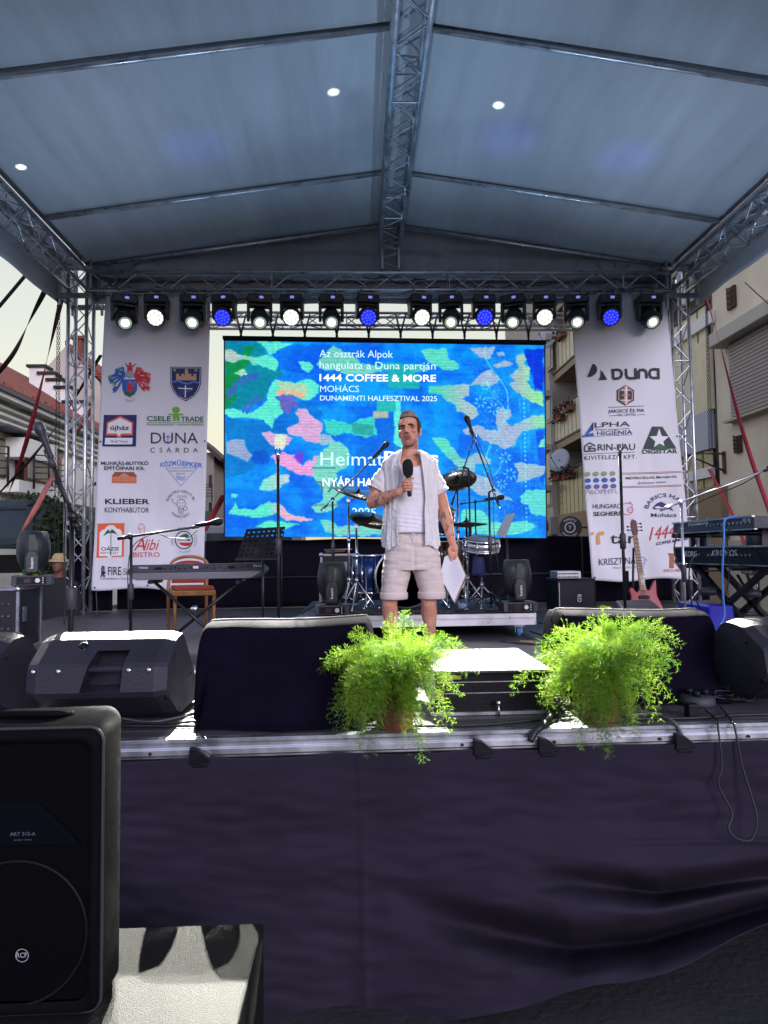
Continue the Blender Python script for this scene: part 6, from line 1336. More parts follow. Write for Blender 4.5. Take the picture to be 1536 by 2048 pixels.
rk, zrk = sidekb('keyboard', (1346, 1046), PX(1346, 1046, 2.55).y, PX(1507, 1030, 2.55).y, 2.55, .085, .34, 'upper black keyboard with large white maker name at right', [('Roland', 1378, 1417, 1052, 13, -.10, .01), ('XP-30', 1486, 1502, 1043, 6, -.09, .01)], M_grey)
kk, zkk = sidekb('keyboard', (1349, 1094), PX(1349, 1094, 2.62).y, 3.7, 2.62, .13, .36, 'lower wide black keyboard with a shining top edge under the other keyboard', [('KORG', 1371, 1395, 1113, 11, .0, .015), ('KRONOS', 1426, 1475, 1112, 12, -.02, .0)])
ks = thing('keyboard_stand', 'black braced keyboard stand carrying the two keyboards at right', 'keyboard stand', (2.8, 4.8, DECK)); 
for Y0_, Y1_ in ((5.5, 4.35), (4.35, 5.4)):
    for xx in (2.68, 2.86):
        q = MB(); q.box(((xx), (Y0_ + Y1_) / 2, (DECK + zkk - .1) / 2 + .0), (.035, .035, math.hypot(Y1_ - Y0_, zkk - DECK - .15)), rotx(math.atan2(-(Y1_ - Y0_), zkk - DECK - .15))); q.build('brace', M_blackm, ks)
for yy in (5.35, 4.6):
    q = MB(); q.box((2.78, yy, (zkk + zrk) / 2 - .07), (.04, .04, zrk - zkk)); q.tube([(2.5, yy, zrk - .105), (2.95, yy, zrk - .105)], .02, 8); q.tube([(2.55, yy, zkk - .15), (3.0, yy, zkk - .15)], .02, 8); q.build('support_arm', M_blackm, ks)
for px_, py_ in ((1415, 1183), (1505, 1187)):
    q = MB(); p = P(px_, py_, 4.75); q.lathe([(.02, -.05), (.028, -.045), (.028, .05), (.02, .055)], p, (1, -.1, 0), 12); q.build('rubber_foot', M_grey, ks)
q = MB(); q.tube(spline([P(1475, 1032, 4.3), P(1450, 1040, 4.25), P(1448, 1075, 4.2), P(1445, 1140, 4.2), P(1446, 1190, 4.2), P(1449, 1230, 4.2), P(1440, 1252, 4.2)], 8), .0065, 6); tag(q.build('blue_cable', mat('blue_cable', (.05, .22, .6), .5)), 'light blue cable hanging down from the upper keyboard', 'cable')
for pts, lb in (([(1365, 1040), (1352, 1075), (1350, 1110), (1372, 1160), (1398, 1212)], 'dark cable curling from the left end of the two keyboards'), ([(1400, 1108), (1385, 1118), (1378, 1150), (1384, 1215)], 'dark cable falling from the lower keyboard near its left end'), ([(1470, 1050), (1455, 1070), (1456, 1100), (1458, 1160), (1440, 1214)], 'thin dark cable beside the blue cable at the keyboards')):
    q = MB(); q.tube(spline([P(x, y, 4.6) for x, y in pts], 6), .005, 5); tag(q.build('cable', M_cable), lb, 'cable')
q = MB(); a = P(1420, 1258, 4.6); b = P(1478, 1210, 4.6); q.hexa([(a.x, 4.6, DECK), (b.x, 4.6, DECK), (b.x, 5.0, DECK), (a.x, 5.0, DECK), (a.x - .02, 4.58, b.z), (b.x - .05, 4.58, b.z + .0), (b.x - .05, 5.02, b.z), (a.x - .02, 5.02, b.z)]); tag(q.build('plastic_crate', mat('blue_plastic', (.01, .015, .42), .4), None, .015), 'bright blue plastic box under the keyboards at right', 'box')
wm = micstand('microphone_stand', foot(1368, 4.6), P(1365, 1014, 4.6).z - DECK, (P(1320, 1020, 4.6), P(1528, 942, 4.4)), 'silver boom microphone stand reaching right over the two keyboards', r=.009, M_=mat('bright_steel', (.7, .7, .75), .25, .9), micm=M_black, cable=[P(1380, 1012, 4.58), P(1430, 990, 4.5), P(1480, 970, 4.45), P(1520, 948, 4.4)])
# spare black wedge behind the right covered monitor
q = MB(); a, b = P(1252, 1216, 5.2), P(1342, 1203, 5.2); q.hexa([(a.x, 5.2, DECK), (b.x, 5.2, DECK), (b.x, 5.55, DECK), (a.x, 5.55, DECK), (a.x, 5.15, b.z - .12), (b.x, 5.15, b.z - .12), (b.x - .03, 5.5, b.z), (a.x + .03, 5.5, b.z)]); tag(q.build('wedge_speaker', M_grey, None, .02), 'low grey wedge speaker in front of the red bass guitar', 'speaker')
# stand foot boards and pedals at the back right
q = MB(); 
for k in range(3): q.tube([P(1475 + 20 * k, 1150, 5.2), P(1520, 1225, 5.0)], .012, 6)
q.tube([P(1470, 1228, 5.0), P(1530, 1228, 5.0)], .014, 6); tag(q.build('folding_stool', M_blackm), 'black folding metal stool frame behind the right keyboards', 'stool')
# ================================================================== wedge monitors
M_wedge = mat('wedge_polymer', (.016, .014, .026), .5, 0, .2, 5, .35, 160)
def wedge(label):
    X0w, X1w = -1.425, -.83; t = thing('floor_monitor', label, 'speaker', ((X0w + X1w) / 2, 3.25, DECK), 'moulded floor monitor speakers along the stage front')
    prf = [(2.985, .135), (2.97, .16), (2.985, .262), (3.0, .28), (3.13, .365), (3.18, .378), (3.25, .386), (3.29, .37), (3.62, .05), (3.60, .0), (3.22, .0), (3.15, .03)]
    q = MB(); n_ = len(prf)
    vs = []; 
    for x, k in ((X0w, .03), (X0w + .05, 0), (X1w - .05, 0), (X1w, .03)):
        cy, cz = 3.28, .2
        for y, z in prf: vs.append(Vector((x, y + (cy - y) * k * 3, DECK + .012 + z + (cz - z) * k * 2.4)))
    fs = [tuple(range(n_))[::-1], tuple(range(3 * n_, 4 * n_))]
    for s1 in range(3):
        for i in range(n_): j = (i + 1) % n_; fs.append((s1 * n_ + i, s1 * n_ + j, (s1 + 1) * n_ + j, (s1 + 1) * n_ + i))
    q.add(vs, fs); o = q.build('cabinet', M_wedge, t, .012, 3)
    q = MB(); xl, xr = -1.20, -1.02
    q.hexa([(xl, 2.9, DECK + .155), (xr, 2.9, DECK + .155), (xr, 3.06, DECK + .19), (xl + .02, 3.06, DECK + .19), (xl + .05, 2.9, DECK + .345), (xr + .01, 2.9, DECK + .345), (xr + .01, 3.16, DECK + .33), (xl + .05, 3.16, DECK + .33)])
    o2 = q; bool_cut(o, o2)
    q = MB(); q.box((-1.105, 3.03, DECK + .262), (.17, .035, .026), rotx(.5)); q.build('handle', M_wedge, t, .01)
    for x in (-1.385, -1.28, -.985, -.90):
        q = MB(); q.lathe([(.010, 0), (.010, .006), (.004, .008)], (x, 2.982, DECK + .262), (0, -1, .1), 10); q.build('screw', M_chrome, t)
    for y, z, r in ((3.12, .30, .014), (3.03, .14, .014), (3.42, .17, .013), (3.52, .06, .013), (3.2, .05, .012)):
        q = MB(); q.lathe([(r, 0), (r, .012), (r * .6, .018), (0, .018)], (X1w - .016 + (.0), y, DECK + z), (1, 0, 0), 12); q.build('rubber_foot', M_black, t)
        q = MB(); q.lathe([(r, 0), (r, .012), (r * .6, .018), (0, .018)], (X0w + .016, y, DECK + z), (-1, 0, 0), 12); q.build('rubber_foot', M_black, t)
    q = MB(); q.lathe([(.02, 0), (.02, .006), (.012, .009)], (-1.22, 3.09, DECK + .355), (0, -.55, .83), 14); q.build('badge', M_black, t)
    q = MB(); q.hexa([(X0w + .03, 3.27, DECK + .392), (X1w - .03, 3.27, DECK + .392), (X1w - .03, 3.275, DECK + .398), (X0w + .03, 3.275, DECK + .398), (X0w + .03, 3.60, DECK + .075), (X1w - .03, 3.60, DECK + .075), (X1w - .03, 3.61, DECK + .085), (X0w + .03, 3.61, DECK + .085)]); q.build('grille', mat('speaker_grille', (.12, .12, .13), .45, .6, .2, 60), t)
    return t
w1 = wedge('black wedge speaker with a handle recess, between the covered box and the far left wedge')
w2 = copy_tree(w1); w2.location = Vector((-1.86, 3.30, DECK)); w2.rotation_euler.z = rad(-6); w2['label'] = 'black wedge speaker cut by the left edge of the photo'
w3 = copy_tree(w1); w3.location = Vector((2.10, 3.38, DECK)); w3.rotation_euler.z = rad(10); w3['label'] = 'black wedge speaker cut by the right edge of the photo'

# cloth covered monitors
M_cover = mat('cover_cloth', (.006, .0045, .012), 1, 0, .2, 4, .35, 300, spec=.03)
def covered(label, xL, xR, ybase, zt, seed, yaw=0, depth=.62, tilt=0):
    c = Vector(((xL + xR) / 2, ybase + depth / 2, DECK)); t = thing('covered_speaker', label, 'covered speaker', c); W_ = xR - xL
    prf = [(depth, .01), (depth - .01, .2), (depth - .05, zt - .03), (depth - .12, zt), (depth - .26, zt + .0), (depth - .34, zt - .05), (.20, .20), (.10, .05), (.03, .012)]
    ps = spline([(*p, 0) for p in prf], 6); N = len(ps) - 1; R_ = rotz(yaw)
    def fn(u, v):
        k = v * N; i = min(int(k), N - 1); p = ps[i].lerp(ps[i + 1], k - i); y, z = p.x, p.y
        e = max(0, (abs(u - .5) * 2 - .86) / .14); dz = math.sqrt(max(0, 1 - e ** 2.6)); ww = W_ / 2 * (1 - .13 * (1 - z / zt)) * (1 + .02 * math.sin(seed + z * 12))
        x = (u - .5) * 2 * ww
        n1 = mnoise.noise(Vector((x * 3.2 + seed, y * 2, z * 3))); n2 = mnoise.noise(Vector((x * 9 + seed, y * 4, z * 4.5)))
        fr_ = max(0, 1 - y / depth)
        y2 = y - (.035 * n1 + .014 * n2 + .03 * math.sin(x * 11 + z * 14 + seed) * max(0, (zt - z) / zt) ** .6 * .6) * fr_ - .02 * math.exp(-((z - .2 - .15 * (x / W_) ** 2 * 4) / .035) ** 2) * fr_
        z2 = max(.004, z * (1 + tilt * (u - .5) * 2) * dz + .008 * n1 * (z > .05)) + (.012 * math.sin(u * 3 + seed) if z > .2 else 0)
        return c + R_ @ Vector((x, y2 - depth / 2, z2))
    q = MB(); q.grid(fn, 110, 70); q.build('cloth', M_cover, t)
    q = MB(); q.tube([fn(.03 + .94 * i / 30, .43) + Vector((0, .0, .004)) for i in range(31)], .005, 6); q.build('edge_line', mat('painted_rim_light', (.12, .12, .11), .8), t)  # pale tube along the top edge, rim light painted in
    return t
covered('wide speaker under a dark purple black cloth, left of the man', -.75, .07, 2.90, .437, 2, rad(-3), depth=.56, tilt=.045)
covered('wide speaker under a black cloth behind the right potted fern', .985, 1.83, 3.2, .43, 9, rad(2), depth=.56)

# flat amplifier box in the middle; lamplight on top put into a paler lid
bx = thing('equipment_box', 'flat black box with two yellow stickers between the two ferns', 'equipment box', (.60, 3.45, DECK)); q = MB(); q.box((.60, 3.47, DECK + .105), (.52, .62, .19)); q.build('case', M_black, bx, .008)
q = MB(); q.box((.60, 3.45, DECK + .203), (.54, .68, .012)); q.build('lid', mat('painted_lit_lid', (.06, .065, .06), .5, .1, .25, 5), bx, .003)
q = MB(); q.box((.60, 3.154, DECK + .10), (.5, .006, .004)); q.box((.60, 3.154, DECK + .15), (.5, .006, .004)); q.box((.60, 3.15, DECK + .01), (.56, .02, .014)); q.build('seam_strip', M_alud, bx)
for x in (.43, .735):
    q = MB(); q.box((x, 3.156, DECK + .172), (.062, .006, .018)); q.build('sticker', mat('yellow_sticker', (.25, .30, .02), .5), bx)
q = MB(); q.tube([(.625, 3.12, DECK), (.625, 3.12, DECK + .05)], .005, 8); q.ball((.625, 3.12, DECK + .06), .014, 8); tag(q.build('chrome_peg', M_chrome), 'small chrome peg standing in front of the flat black box', 'peg')

# ================================================================== left foreground: subwoofer and speaker
sb = thing('subwoofer', 'black subwoofer with rough speckled top in the left foreground', 'speaker', (-.70, 1.7, 0)); M_sub = mat('textured_black_paint', (.009, .0098, .009), .55, 0, .75, 170, 1.0, 420, spec=.2)
q = MB(); q.box((-.74, 1.67, .345), (.88, .94, .69)); q.build('cabinet', M_sub, sb, .008)
q = MB(); q.box((-.296, 1.75, .45), (.012, .22, .12)); q.build('side_handle', M_black, sb, .004)
q = MB(); q.box((-.74, 1.196, .345), (.8, .012, .62)); q.build('grille', mat('speaker_grille', (.1, .1, .1)), sb)
sp_ = thing('speaker', 'tall black speaker in a soft cover with round maker badge, left foreground', 'speaker', (-.84, 1.9, .69)); Z0, Z1 = .70, 1.375
fx0, fx1, rx0, rx1, fy, ry = -1.045, -.640, -.97, -.715, 1.73, 2.06
def rring(y, x0, x1, z0, z1, r, nz=0):
    out = []
    for cx, cz, a0 in ((x1 - r, z1 - r, 0), (x0 + r, z1 - r, 90), (x0 + r, z0 + r, 180), (x1 - r, z0 + r, 270)):
        for k in range(6): a = rad(a0 + k * 18); out.append(Vector((cx + r * math.cos(a), y, cz + r * math.sin(a))))
    return out
rings = [rring(fy + .012, fx0 + .03, fx1 - .03, Z0 + .03, Z1 - .035, .028), rring(fy - .004, fx0 + .015, fx1 - .015, Z0 + .012, Z1 - .018, .03), rring(fy + .02, fx0, fx1, Z0, Z1, .032), rring(fy + .14, fx0 - .005, fx1 + .002, Z0, Z1 + .008, .034), rring(fy + .25, (fx0 + rx0) / 2, (fx1 + rx1) / 2 + .002, Z0, Z1 + .0, .04), rring(ry, rx0, rx1 - .012, Z0 + .01, Z1 - .03, .05), rring(ry + .02, rx0 + .06, rx1 - .06, Z0 + .06, Z1 - .1, .05)]
q = MB(); vs = [p for r in rings for p in r]; n_ = 24; fs = []
for i in range(len(rings) - 1):
    for k in range(n_): fs.append((i * n_ + k, i * n_ + (k + 1) % n_, (i + 1) * n_ + (k + 1) % n_, (i + 1) * n_ + k))
for p in vs: p += Vector((0, 0, .006 * mnoise.noise(p * 9)))
q.add(vs, fs, 0, True); q.add([v.copy() for v in rings[-1]], [tuple(range(n_))]); q.build('cover', mat('padded_cover', (.0014, .0015, .0022), .75, 0, .2, 14, .3, 22, spec=.10), sp_)
q = MB(); q.tube([v + Vector((0, -.0, 0)) for v in rings[2]], .0042, 6, closed=True); q.build('piping', mat('cover_piping', (.03, .03, .035), .45), sp_)
q = MB(); q.tube(spline([(-.98, 1.86, Z1 + .008), (-.93, 1.85, Z1 + .014), (-.80, 1.84, Z1 + .015), (-.765, 1.87, Z1 + .008)], 6), .010, 8); q.build('carry_strap', mat('padded_cover', (.02, .02, .02)), sp_)
q = MB(); q.add(rring(fy + .016, fx0 + .03, fx1 - .03, Z0 + .03, Z1 - .035, .028), [tuple(range(24))]); q.build('front_baffle', mat('dark_baffle', (.002, .002, .003), .6, spec=.06), sp_)
q = MB(); cxs = -.842
for zc_, rr2 in ((Z0 + .19, .17),): q.tube([(cxs + rr2 * math.cos(a), fy + .013, zc_ + rr2 * math.sin(a)) for a in np.linspace(0, 2 * math.pi, 40)[:-1]], .004, 6, closed=True)
q.build('woofer_ring', mat('dark_ring', (.006, .007, .009), .5, spec=.15), sp_)
q = MB(); q.hexa([(cxs - .155, fy + .008, Z0 + .40), (cxs + .155, fy + .008, Z0 + .40), (cxs + .155, fy + .013, Z0 + .40), (cxs - .155, fy + .013, Z0 + .40), (cxs - .05, fy + .0125, Z0 + .50), (cxs + .05, fy + .0125, Z0 + .50), (cxs + .05, fy + .0135, Z0 + .50), (cxs - .05, fy + .0135, Z0 + .50)]); q.build('horn', mat('blue_black_horn', (.0006, .002, .004), .6, spec=.08), sp_)
S = Surf((0, fy + .006, 0), (0, -1, 0), .0); q = MB(); ptext(q, S, 'ART 315-A', 20, 71, 1672, 7.5, 0, -.02, bold=.006); ptext(q, S, 'speaker system', 28, 63, 1681, 3, 0, -.02); q.build('model_lettering', mat('dim_print', (.09, .12, .14), .5), sp_, recalc=False)
q = MB(); pring(q, S, 44, 1911, 12, 13.4, 0); ptext(q, S, 'RCF', 33, 54, 1915, 10, 0, bold=.012); q.build('badge', mat('badge_print', (.35, .36, .38), .4), sp_, recalc=False)

# ================================================================== cables on and over the stage edge
random.seed(21)
def cablerun(pts, label, r=.006, m_=M_cable, nm='cable'):
    q = MB(); q.tube(spline(pts, 7), r, 6); return tag(q.build(nm, m_), label, 'cable')
dz = DECK + .008
cablerun([PZ(240, 1436, dz), PZ(300, 1444, dz), PZ(360, 1434, dz), PZ(400, 1425, dz), PZ(430, 1408, dz)], 'thin grey cable on the stage edge at left below the wedge speaker', .0055, mat('grey_cable', (.12, .12, .14), .5))
cablerun([PZ(240, 1444, dz), PZ(330, 1446, dz), PZ(460, 1440, dz), PZ(560, 1446, dz), PZ(700, 1442, dz)], 'black cable lying along the stage edge below the left covered speaker')
cablerun([PZ(240, 1452, dz), PZ(420, 1452, dz), PZ(640, 1450, dz), PZ(900, 1452, dz), PZ(1080, 1440, dz)], 'long black cable along the front edge of the stage floor')
cablerun([PZ(1150, 1390, dz), PZ(1115, 1415, dz + .01), PZ(1090, 1448, DECK + .015), P(1072, 1462, front_y(.78) - .012), P(1060, 1482, front_y(.75) - .03)], 'thick black cable coming over the stage edge left of the right fern', .015)
cablerun([PZ(1250, 1432, dz), PZ(1300, 1428, dz), PZ(1345, 1442, DECK + .02), P(1362, 1466, front_y(1.35) - .01), P(1366, 1474, front_y(1.35) - .01)], 'white grey cable ending at the clamp right of the right fern', .006, mat('grey_cable', (.12, .12, .14)))
cablerun([PZ(1260, 1438, dz), PZ(1390, 1436, dz), PZ(1480, 1430, dz), PZ(1560, 1428, dz)], 'black cable along the stage floor at the right edge')
fy2 = lambda px_, k=0: front_y(P(px_, 1500, 2.9).x) - .035 - k
cablerun([PZ(1410, 1420, dz), PZ(1432, 1438, DECK + .012), P(1436, 1456, fy2(1436)), P(1444, 1530, fy2(1444, .03)), P(1437, 1570, fy2(1437, .04)), P(1464, 1625, fy2(1460, .06)), P(1457, 1655, fy2(1457, .08)), P(1470, 1675, fy2(1470, .09)), P(1502, 1680, fy2(1500, .09)), P(1514, 1640, fy2(1514, .08)), P(1505, 1600, fy2(1505, .06)), P(1484, 1530, fy2(1484, .03)), P(1470, 1458, fy2(1470)), PZ(1462, 1440, DECK + .012), PZ(1440, 1412, dz)], 'black cable hanging in a long loop over the stage skirt at right', .0042)
def tangle(c, rx, ry, n_, label, h=.05):
    q = MB(); pts = [Vector((c.x + rx * random.gauss(0, .5), c.y + ry * random.gauss(0, .5), DECK + .01 + abs(random.gauss(0, h * .5)))) for _ in range(n_)]; q.tube(spline(pts, 7), .0042, 5)
    for k in range(7):
        p = c + Vector((rx * random.gauss(0, .35), ry * random.gauss(0, .35), .02 + h * random.random())); a = random.uniform(0, 3); R_ = rotz(a) @ rotx(random.uniform(-.8, .8)); rr3 = random.uniform(.025, .05)
        q.tube([p + R_ @ Vector((rr3 * math.cos(t), rr3 * .7 * math.sin(t), 0)) for t in np.linspace(0, 6.28, 16)[:-1]], .004, 5, closed=True)
    return tag(q.build('cable_tangle', M_cable), label, 'cables')
tangle(PZ(430, 1428, DECK), .09, .10, 46, 'heap of black cables on the lit floor beside the left wedge speaker')
tangle(PZ(1450, 1400, DECK), .11, .08, 44, 'heap of black cables beside the right wedge speaker')
tangle(PZ(1115, 1425, DECK), .07, .07, 30, 'cables piled between the flat black box and the right fern pot')
tangle(PZ(905, 1240, DECK) * 0 + Vector((1.2, 5.98, RISER_Z)), .25, .06, 3, 'x') if 0 else None
q = MB()
for k in range(26):
    x, y = random.uniform(-.4, 1.3), random.uniform(5.92, 6.3); a = random.uniform(-.4, .4); z = RISER_Z + .008
    q.tube(spline([(x, y, z), (x + .15, y + .05 * math.sin(k), z + .01), (x + .3, y - .04, z), (x + .45, y + a * .2, z)], 4), .005, 5)
tag(q.build('drum_cables', M_cable), 'black cables strewn over the front of the drum riser', 'cables')
for i, pts in enumerate(([(1060, 1262), (1090, 1272), (1120, 1284), (1180, 1280)], [(1075, 1245), (1100, 1250), (1130, 1262)], [(1000, 1282), (1060, 1288), (1100, 1286), (1130, 1280)])): cablerun([PZ(x, y, dz) for x, y in pts], ('black cable on the floor right of the riser wheel, far one', 'black cable leaving the right end of the riser', 'black cable on the floor in front of the riser wheel')[i], .006)
q = MB(); c = PZ(1395, 1410, DECK); q.lathe([(.075, 0), (.08, .01), (.078, .04), (.06, .048), (0, .05)], c, (0, 0, 1), 28)
t = thing('cable_reel', 'round grey socket box on the floor left of the right wedge speaker', 'socket box', c); q.build('housing', M_grey, t); q = MB()
for k in range(3): a = k * 2.09; q.lathe([(.018, .045), (.018, .07), (.012, .075)], c + Vector((.04 * math.cos(a), .04 * math.sin(a), 0)), (0, 0, 1), 12)
q.build('plug', M_black, t)
q = MB(); c = PZ(1384, 1434, DECK); q.box(c + Vector((0, 0, .03)), (.05, .05, .06)); tag(q.build('adapter', M_black, None, .006), 'small black power adapter on the stage edge at right', 'power adapter')
q = MB(); c = PZ(438, 1440, DECK + .02); q.box(c, (.02, .03, .03)); tag(q.build('red_tape', mat('red_tape', (.5, .02, .02), .5), None, .004), 'small red tape tag on the cable heap at left', 'tape')
q = MB(); c = P(1105, 1405, 3.15); q.box((c.x, 3.2, DECK + .07), (.04, .03, .14)); tag(q.build('small_bottle', mat('yellow_carton', (.5, .4, .05), .5), None, .006), 'small yellow carton behind the fern left of the right pot', 'carton')
q = MB(); a_, b_ = PZ(1035, 1283, DECK), PZ(1070, 1286, DECK); q.quad(PZ(1040, 1284, DECK + .004), PZ(1072, 1286, DECK + .004), PZ(1066, 1281, DECK + .004), PZ(1040, 1280, DECK + .004)); tag(q.build('floor_tape', mat('wood_tape', (.45, .30, .16), .6), None, solid=.002), 'small tan strip of tape on the floor under the riser wheel', 'tape')
# loose cable ends behind the left banner and stage left
cablerun([P(192, 1180, 8.95), P(194, 1215, 8.8), (P(193, 1240, 8.7).x, 8.7, DECK + .01)], 'pale cable hanging below the left end of the left banner', .008, M_grey)
# ================================================================== people
def ecap(q, a, b, ra, rb, n=12):               # tapered capsule
    a, b = Vector(a), Vector(b); t = (b - a); L_ = t.length; t.normalize(); pts = []; rs = []
    for k in range(5): f = k / 4 * math.pi / 2; pts.append(a - t * ra * math.cos(f) * .98); rs.append(max(.0006, ra * math.sin(f)))
    for k in range(1, 4): pts.append(a.lerp(b, k / 4)); rs.append(ra + (rb - ra) * k / 4)
    for k in range(5): f = k / 4 * math.pi / 2; pts.append(b + t * rb * math.sin(f) * .98); rs.append(max(.0006, rb * math.cos(f)))
    q.tube(pts, rs, n)
def loft(q, rings, n=28):                      # rings: (center, rx, ry, power)
    vs = []; 
    for c, rx, ry, pw in rings:
        for k in range(n):
            a = 2 * math.pi * k / n; ca, sa = math.cos(a), math.sin(a)
            vs.append(Vector(c) + Vector((math.copysign(abs(ca) ** (2 / pw), ca) * rx, math.copysign(abs(sa) ** (2 / pw), sa) * ry, 0)))
    N = len(rings); fs = [(i * n + k, i * n + (k + 1) % n, (i + 1) * n + (k + 1) % n, (i + 1) * n + k) for i in range(N - 1) for k in range(n)]
    q.add(vs, fs + [tuple(range(n))[::-1], tuple(range((N - 1) * n, N * n))], 0, True)
def fuse(mb, name, mats, parent, voxel, smooth=6, fn=None, pick=None):
    o = mb.build(name, mats, None)
    m1 = o.modifiers.new('r', 'REMESH'); m1.mode = 'VOXEL'; m1.voxel_size = voxel
    m2 = o.modifiers.new('s', 'SMOOTH'); m2.iterations = smooth; m2.factor = .5
    bpy.context.view_layer.update()
    me = bpy.data.meshes.new_from_object(o.evaluated_get(bpy.context.evaluated_depsgraph_get())); me.name = name
    o.modifiers.clear(); old = o.data; o.data = me; bpy.data.meshes.remove(old)
    n_ = len(me.vertices); co = np.empty(n_ * 3, np.float32); me.vertices.foreach_get('co', co); co = co.reshape(-1, 3)
    if fn: co = fn(co)
    cen = None
    if not me.materials:
        for m_ in (mats if isinstance(mats, (list, tuple)) else [mats]): me.materials.append(m_)
    if pick:
        idx = np.zeros(len(me.polygons), np.int32); fc = np.empty(len(me.polygons) * 3, np.float32)
        me.vertices.foreach_set('co', co.ravel()); me.update(); me.polygons.foreach_get('center', fc); fc = fc.reshape(-1, 3); idx[:] = pick(fc); me.polygons.foreach_set('material_index', idx)
    off = wloc(parent) if parent else Vector((0, 0, 0)); co = co - np.array(off, np.float32)
    me.vertices.foreach_set('co', co.ravel()); me.polygons.foreach_set('use_smooth', [True] * len(me.polygons)); me.update()
    o.parent = parent; return o
def vn3(co, s, seed=0):                        # cheap smooth noise per vertex
    return np.array([mnoise.noise(Vector((float(p[0]) * s[0] + seed, float(p[1]) * s[1], float(p[2]) * s[2]))) for p in co])

MY = 5.0; MO = Vector((P(817, 1200, MY).x, MY, DECK))
mp_ = lambda px_, py_, dy=0: P(px_, py_, MY + dy)
M_skin = mat('skin', (.64, .31, .205), .5, 0, .10, 22, .25, 160, spec=.35)
M_skin.node_tree.nodes['Principled BSDF'].inputs['Subsurface Weight'].default_value = .12
M_skin.node_tree.nodes['Principled BSDF'].inputs['Subsurface Radius'].default_value = (.02, .008, .005)
M_stub = mat('skin_stubble', (.40, .185, .135), .6, 0, .15, 60, .3, 300); M_lip = mat('lips', (.36, .09, .09), .4); M_brow = mat('brow_hair', (.05, .028, .018), .7); M_eye = mat('eye_dark', (.025, .014, .012), .4)
M_tat = mat('tattooed_skin', (.27, .165, .145), .55, 0, .25, 60); M_shoe = mat('white_shoe', (.55, .54, .52), .6)
man = thing('person', 'man in open white shirt and beige shorts speaking into a microphone, holding papers', 'person', MO)
HR = rotz(rad(-17)) @ rotx(rad(-5)) @ roty(rad(-4)); HC = mp_(819, 864, .015); HS = 1.09
hl = lambda x, y, z: HC + HR @ Vector((x * HS, y * HS, z * HS))
q = MB()
def hb(c, r): q.ball(hl(*c), [k * HS for k in r], 18, rot=HR)
hb((0, .022, .040), (.073, .094, .083)); hb((0, -.018, .046), (.063, .070, .062)); hb((0, -.022, -.030), (.058, .066, .080)); hb((0, -.068, -.096), (.027, .020, .020))
hb((.043, -.010, -.055), (.017, .034, .026)); hb((-.043, -.010, -.055), (.017, .034, .026)); hb((0, -.040, -.085), (.042, .036, .024))
for s1 in (-1, 1):
    hb((s1 * .042, -.062, -.012), (.020, .018, .018)); hb((s1 * .027, -.082, .031), (.025, .010, .008)); hb((s1 * .013, -.098, -.026), (.009, .009, .008)); hb((s1 * .074, .016, -.004), (.007, .018, .030)); hb((s1 * .070, .010, -.026), (.008, .012, .012))
ecap(q, hl(0, -.084, .026), hl(0, -.108, -.018), .0085, .0125); hb((0, -.108, -.021), (.012, .011, .010))
hb((0, -.087, -.050), (.026, .009, .0055)); hb((0, -.085, -.063), (.022, .009, .0062))
# neck and torso
ecap(q, hl(0, .03, -.04), mp_(818, 918, .03), .056, .066); 
for s1, px_ in ((-1, 775), (1, 865)): ecap(q, mp_(818 + s1 * 8, 908, .045), mp_(px_, 928, .03), .038, .042)
tz = lambda py_: mp_(818, py_).z
tx = lambda px_: mp_(px_, 1000).x
loft(q, [((tx(819), MY + .02, tz(914)), .09, .07, 2), ((tx(819), MY + .01, tz(925)), .17, .10, 2.3), ((tx(819), MY, tz(950)), .185, .118, 2.4), ((tx(819), MY, tz(985)), .165, .115, 2.4), ((tx(820), MY, tz(1030)), .145, .105, 2.3), ((tx(821), MY, tz(1070)), .15, .11, 2.3), ((tx(822), MY, tz(1110)), .165, .12, 2.4), ((tx(822), MY, tz(1135)), .15, .11, 2.2)])
# arms
shL, elL, wrL = mp_(766, 948, .02), mp_(745, 1005, -.02), mp_(797, 984, -.20)
ecap(q, shL, shL.lerp(elL, .55), .050, .052); ecap(q, shL.lerp(elL, .45), elL, .054, .045); ecap(q, elL, elL.lerp(wrL, .35), .047, .050); ecap(q, elL.lerp(wrL, .3), wrL, .049, .029)
shR, elR, wrR = mp_(867, 948, .02), mp_(888, 1018, .045), mp_(904, 1084, -.02)
ecap(q, shR, shR.lerp(elR, .55), .050, .050); ecap(q, shR.lerp(elR, .5), elR, .052, .044); ecap(q, elR, elR.lerp(wrR, .35), .045, .048); ecap(q, elR.lerp(wrR, .3), wrR, .046, .028)
# microphone axis and the hand closed round it
mb_, mt_ = mp_(819.5, 994, -.215), mp_(815.5, 934, -.235); ma = (mt_ - mb_).normalized(); mxx = (Vector((1, 0, 0)) - ma * ma.x).normalized(); myy = ma.cross(mxx)
if myy.y > 0: myy = -myy
hg = mb_ + ma * .075
mh = lambda x, y, z: hg + mxx * x - myy * y + ma * z   # y positive away from the camera
ecap(q, wrL, mh(-.034, .012, -.012), .026, .028); q.ball(mh(-.034, .012, .0), (.020, .026, .040), 14); q.ball(mh(-.026, .022, .0), (.022, .018, .036), 14)
for k, (zo, rr4, rc_) in enumerate(((.031, .0082, 1), (.0118, .0085, 1.05), (-.0075, .0082, 1.0), (-.026, .0074, .92))):
    pts = [mh(-.040, .000, zo + .002), mh(-.033 * rc_, -.026 * rc_, zo + .002), mh(-.006, -.033 * rc_, zo), mh(.020 * rc_, -.022, zo - .003), mh(.022 * rc_, -.003, zo - .004)]
    for i in range(4): ecap(q, pts[i], pts[i + 1], rr4 * (1.05 - .06 * i), rr4 * (1.0 - .06 * i), 10)
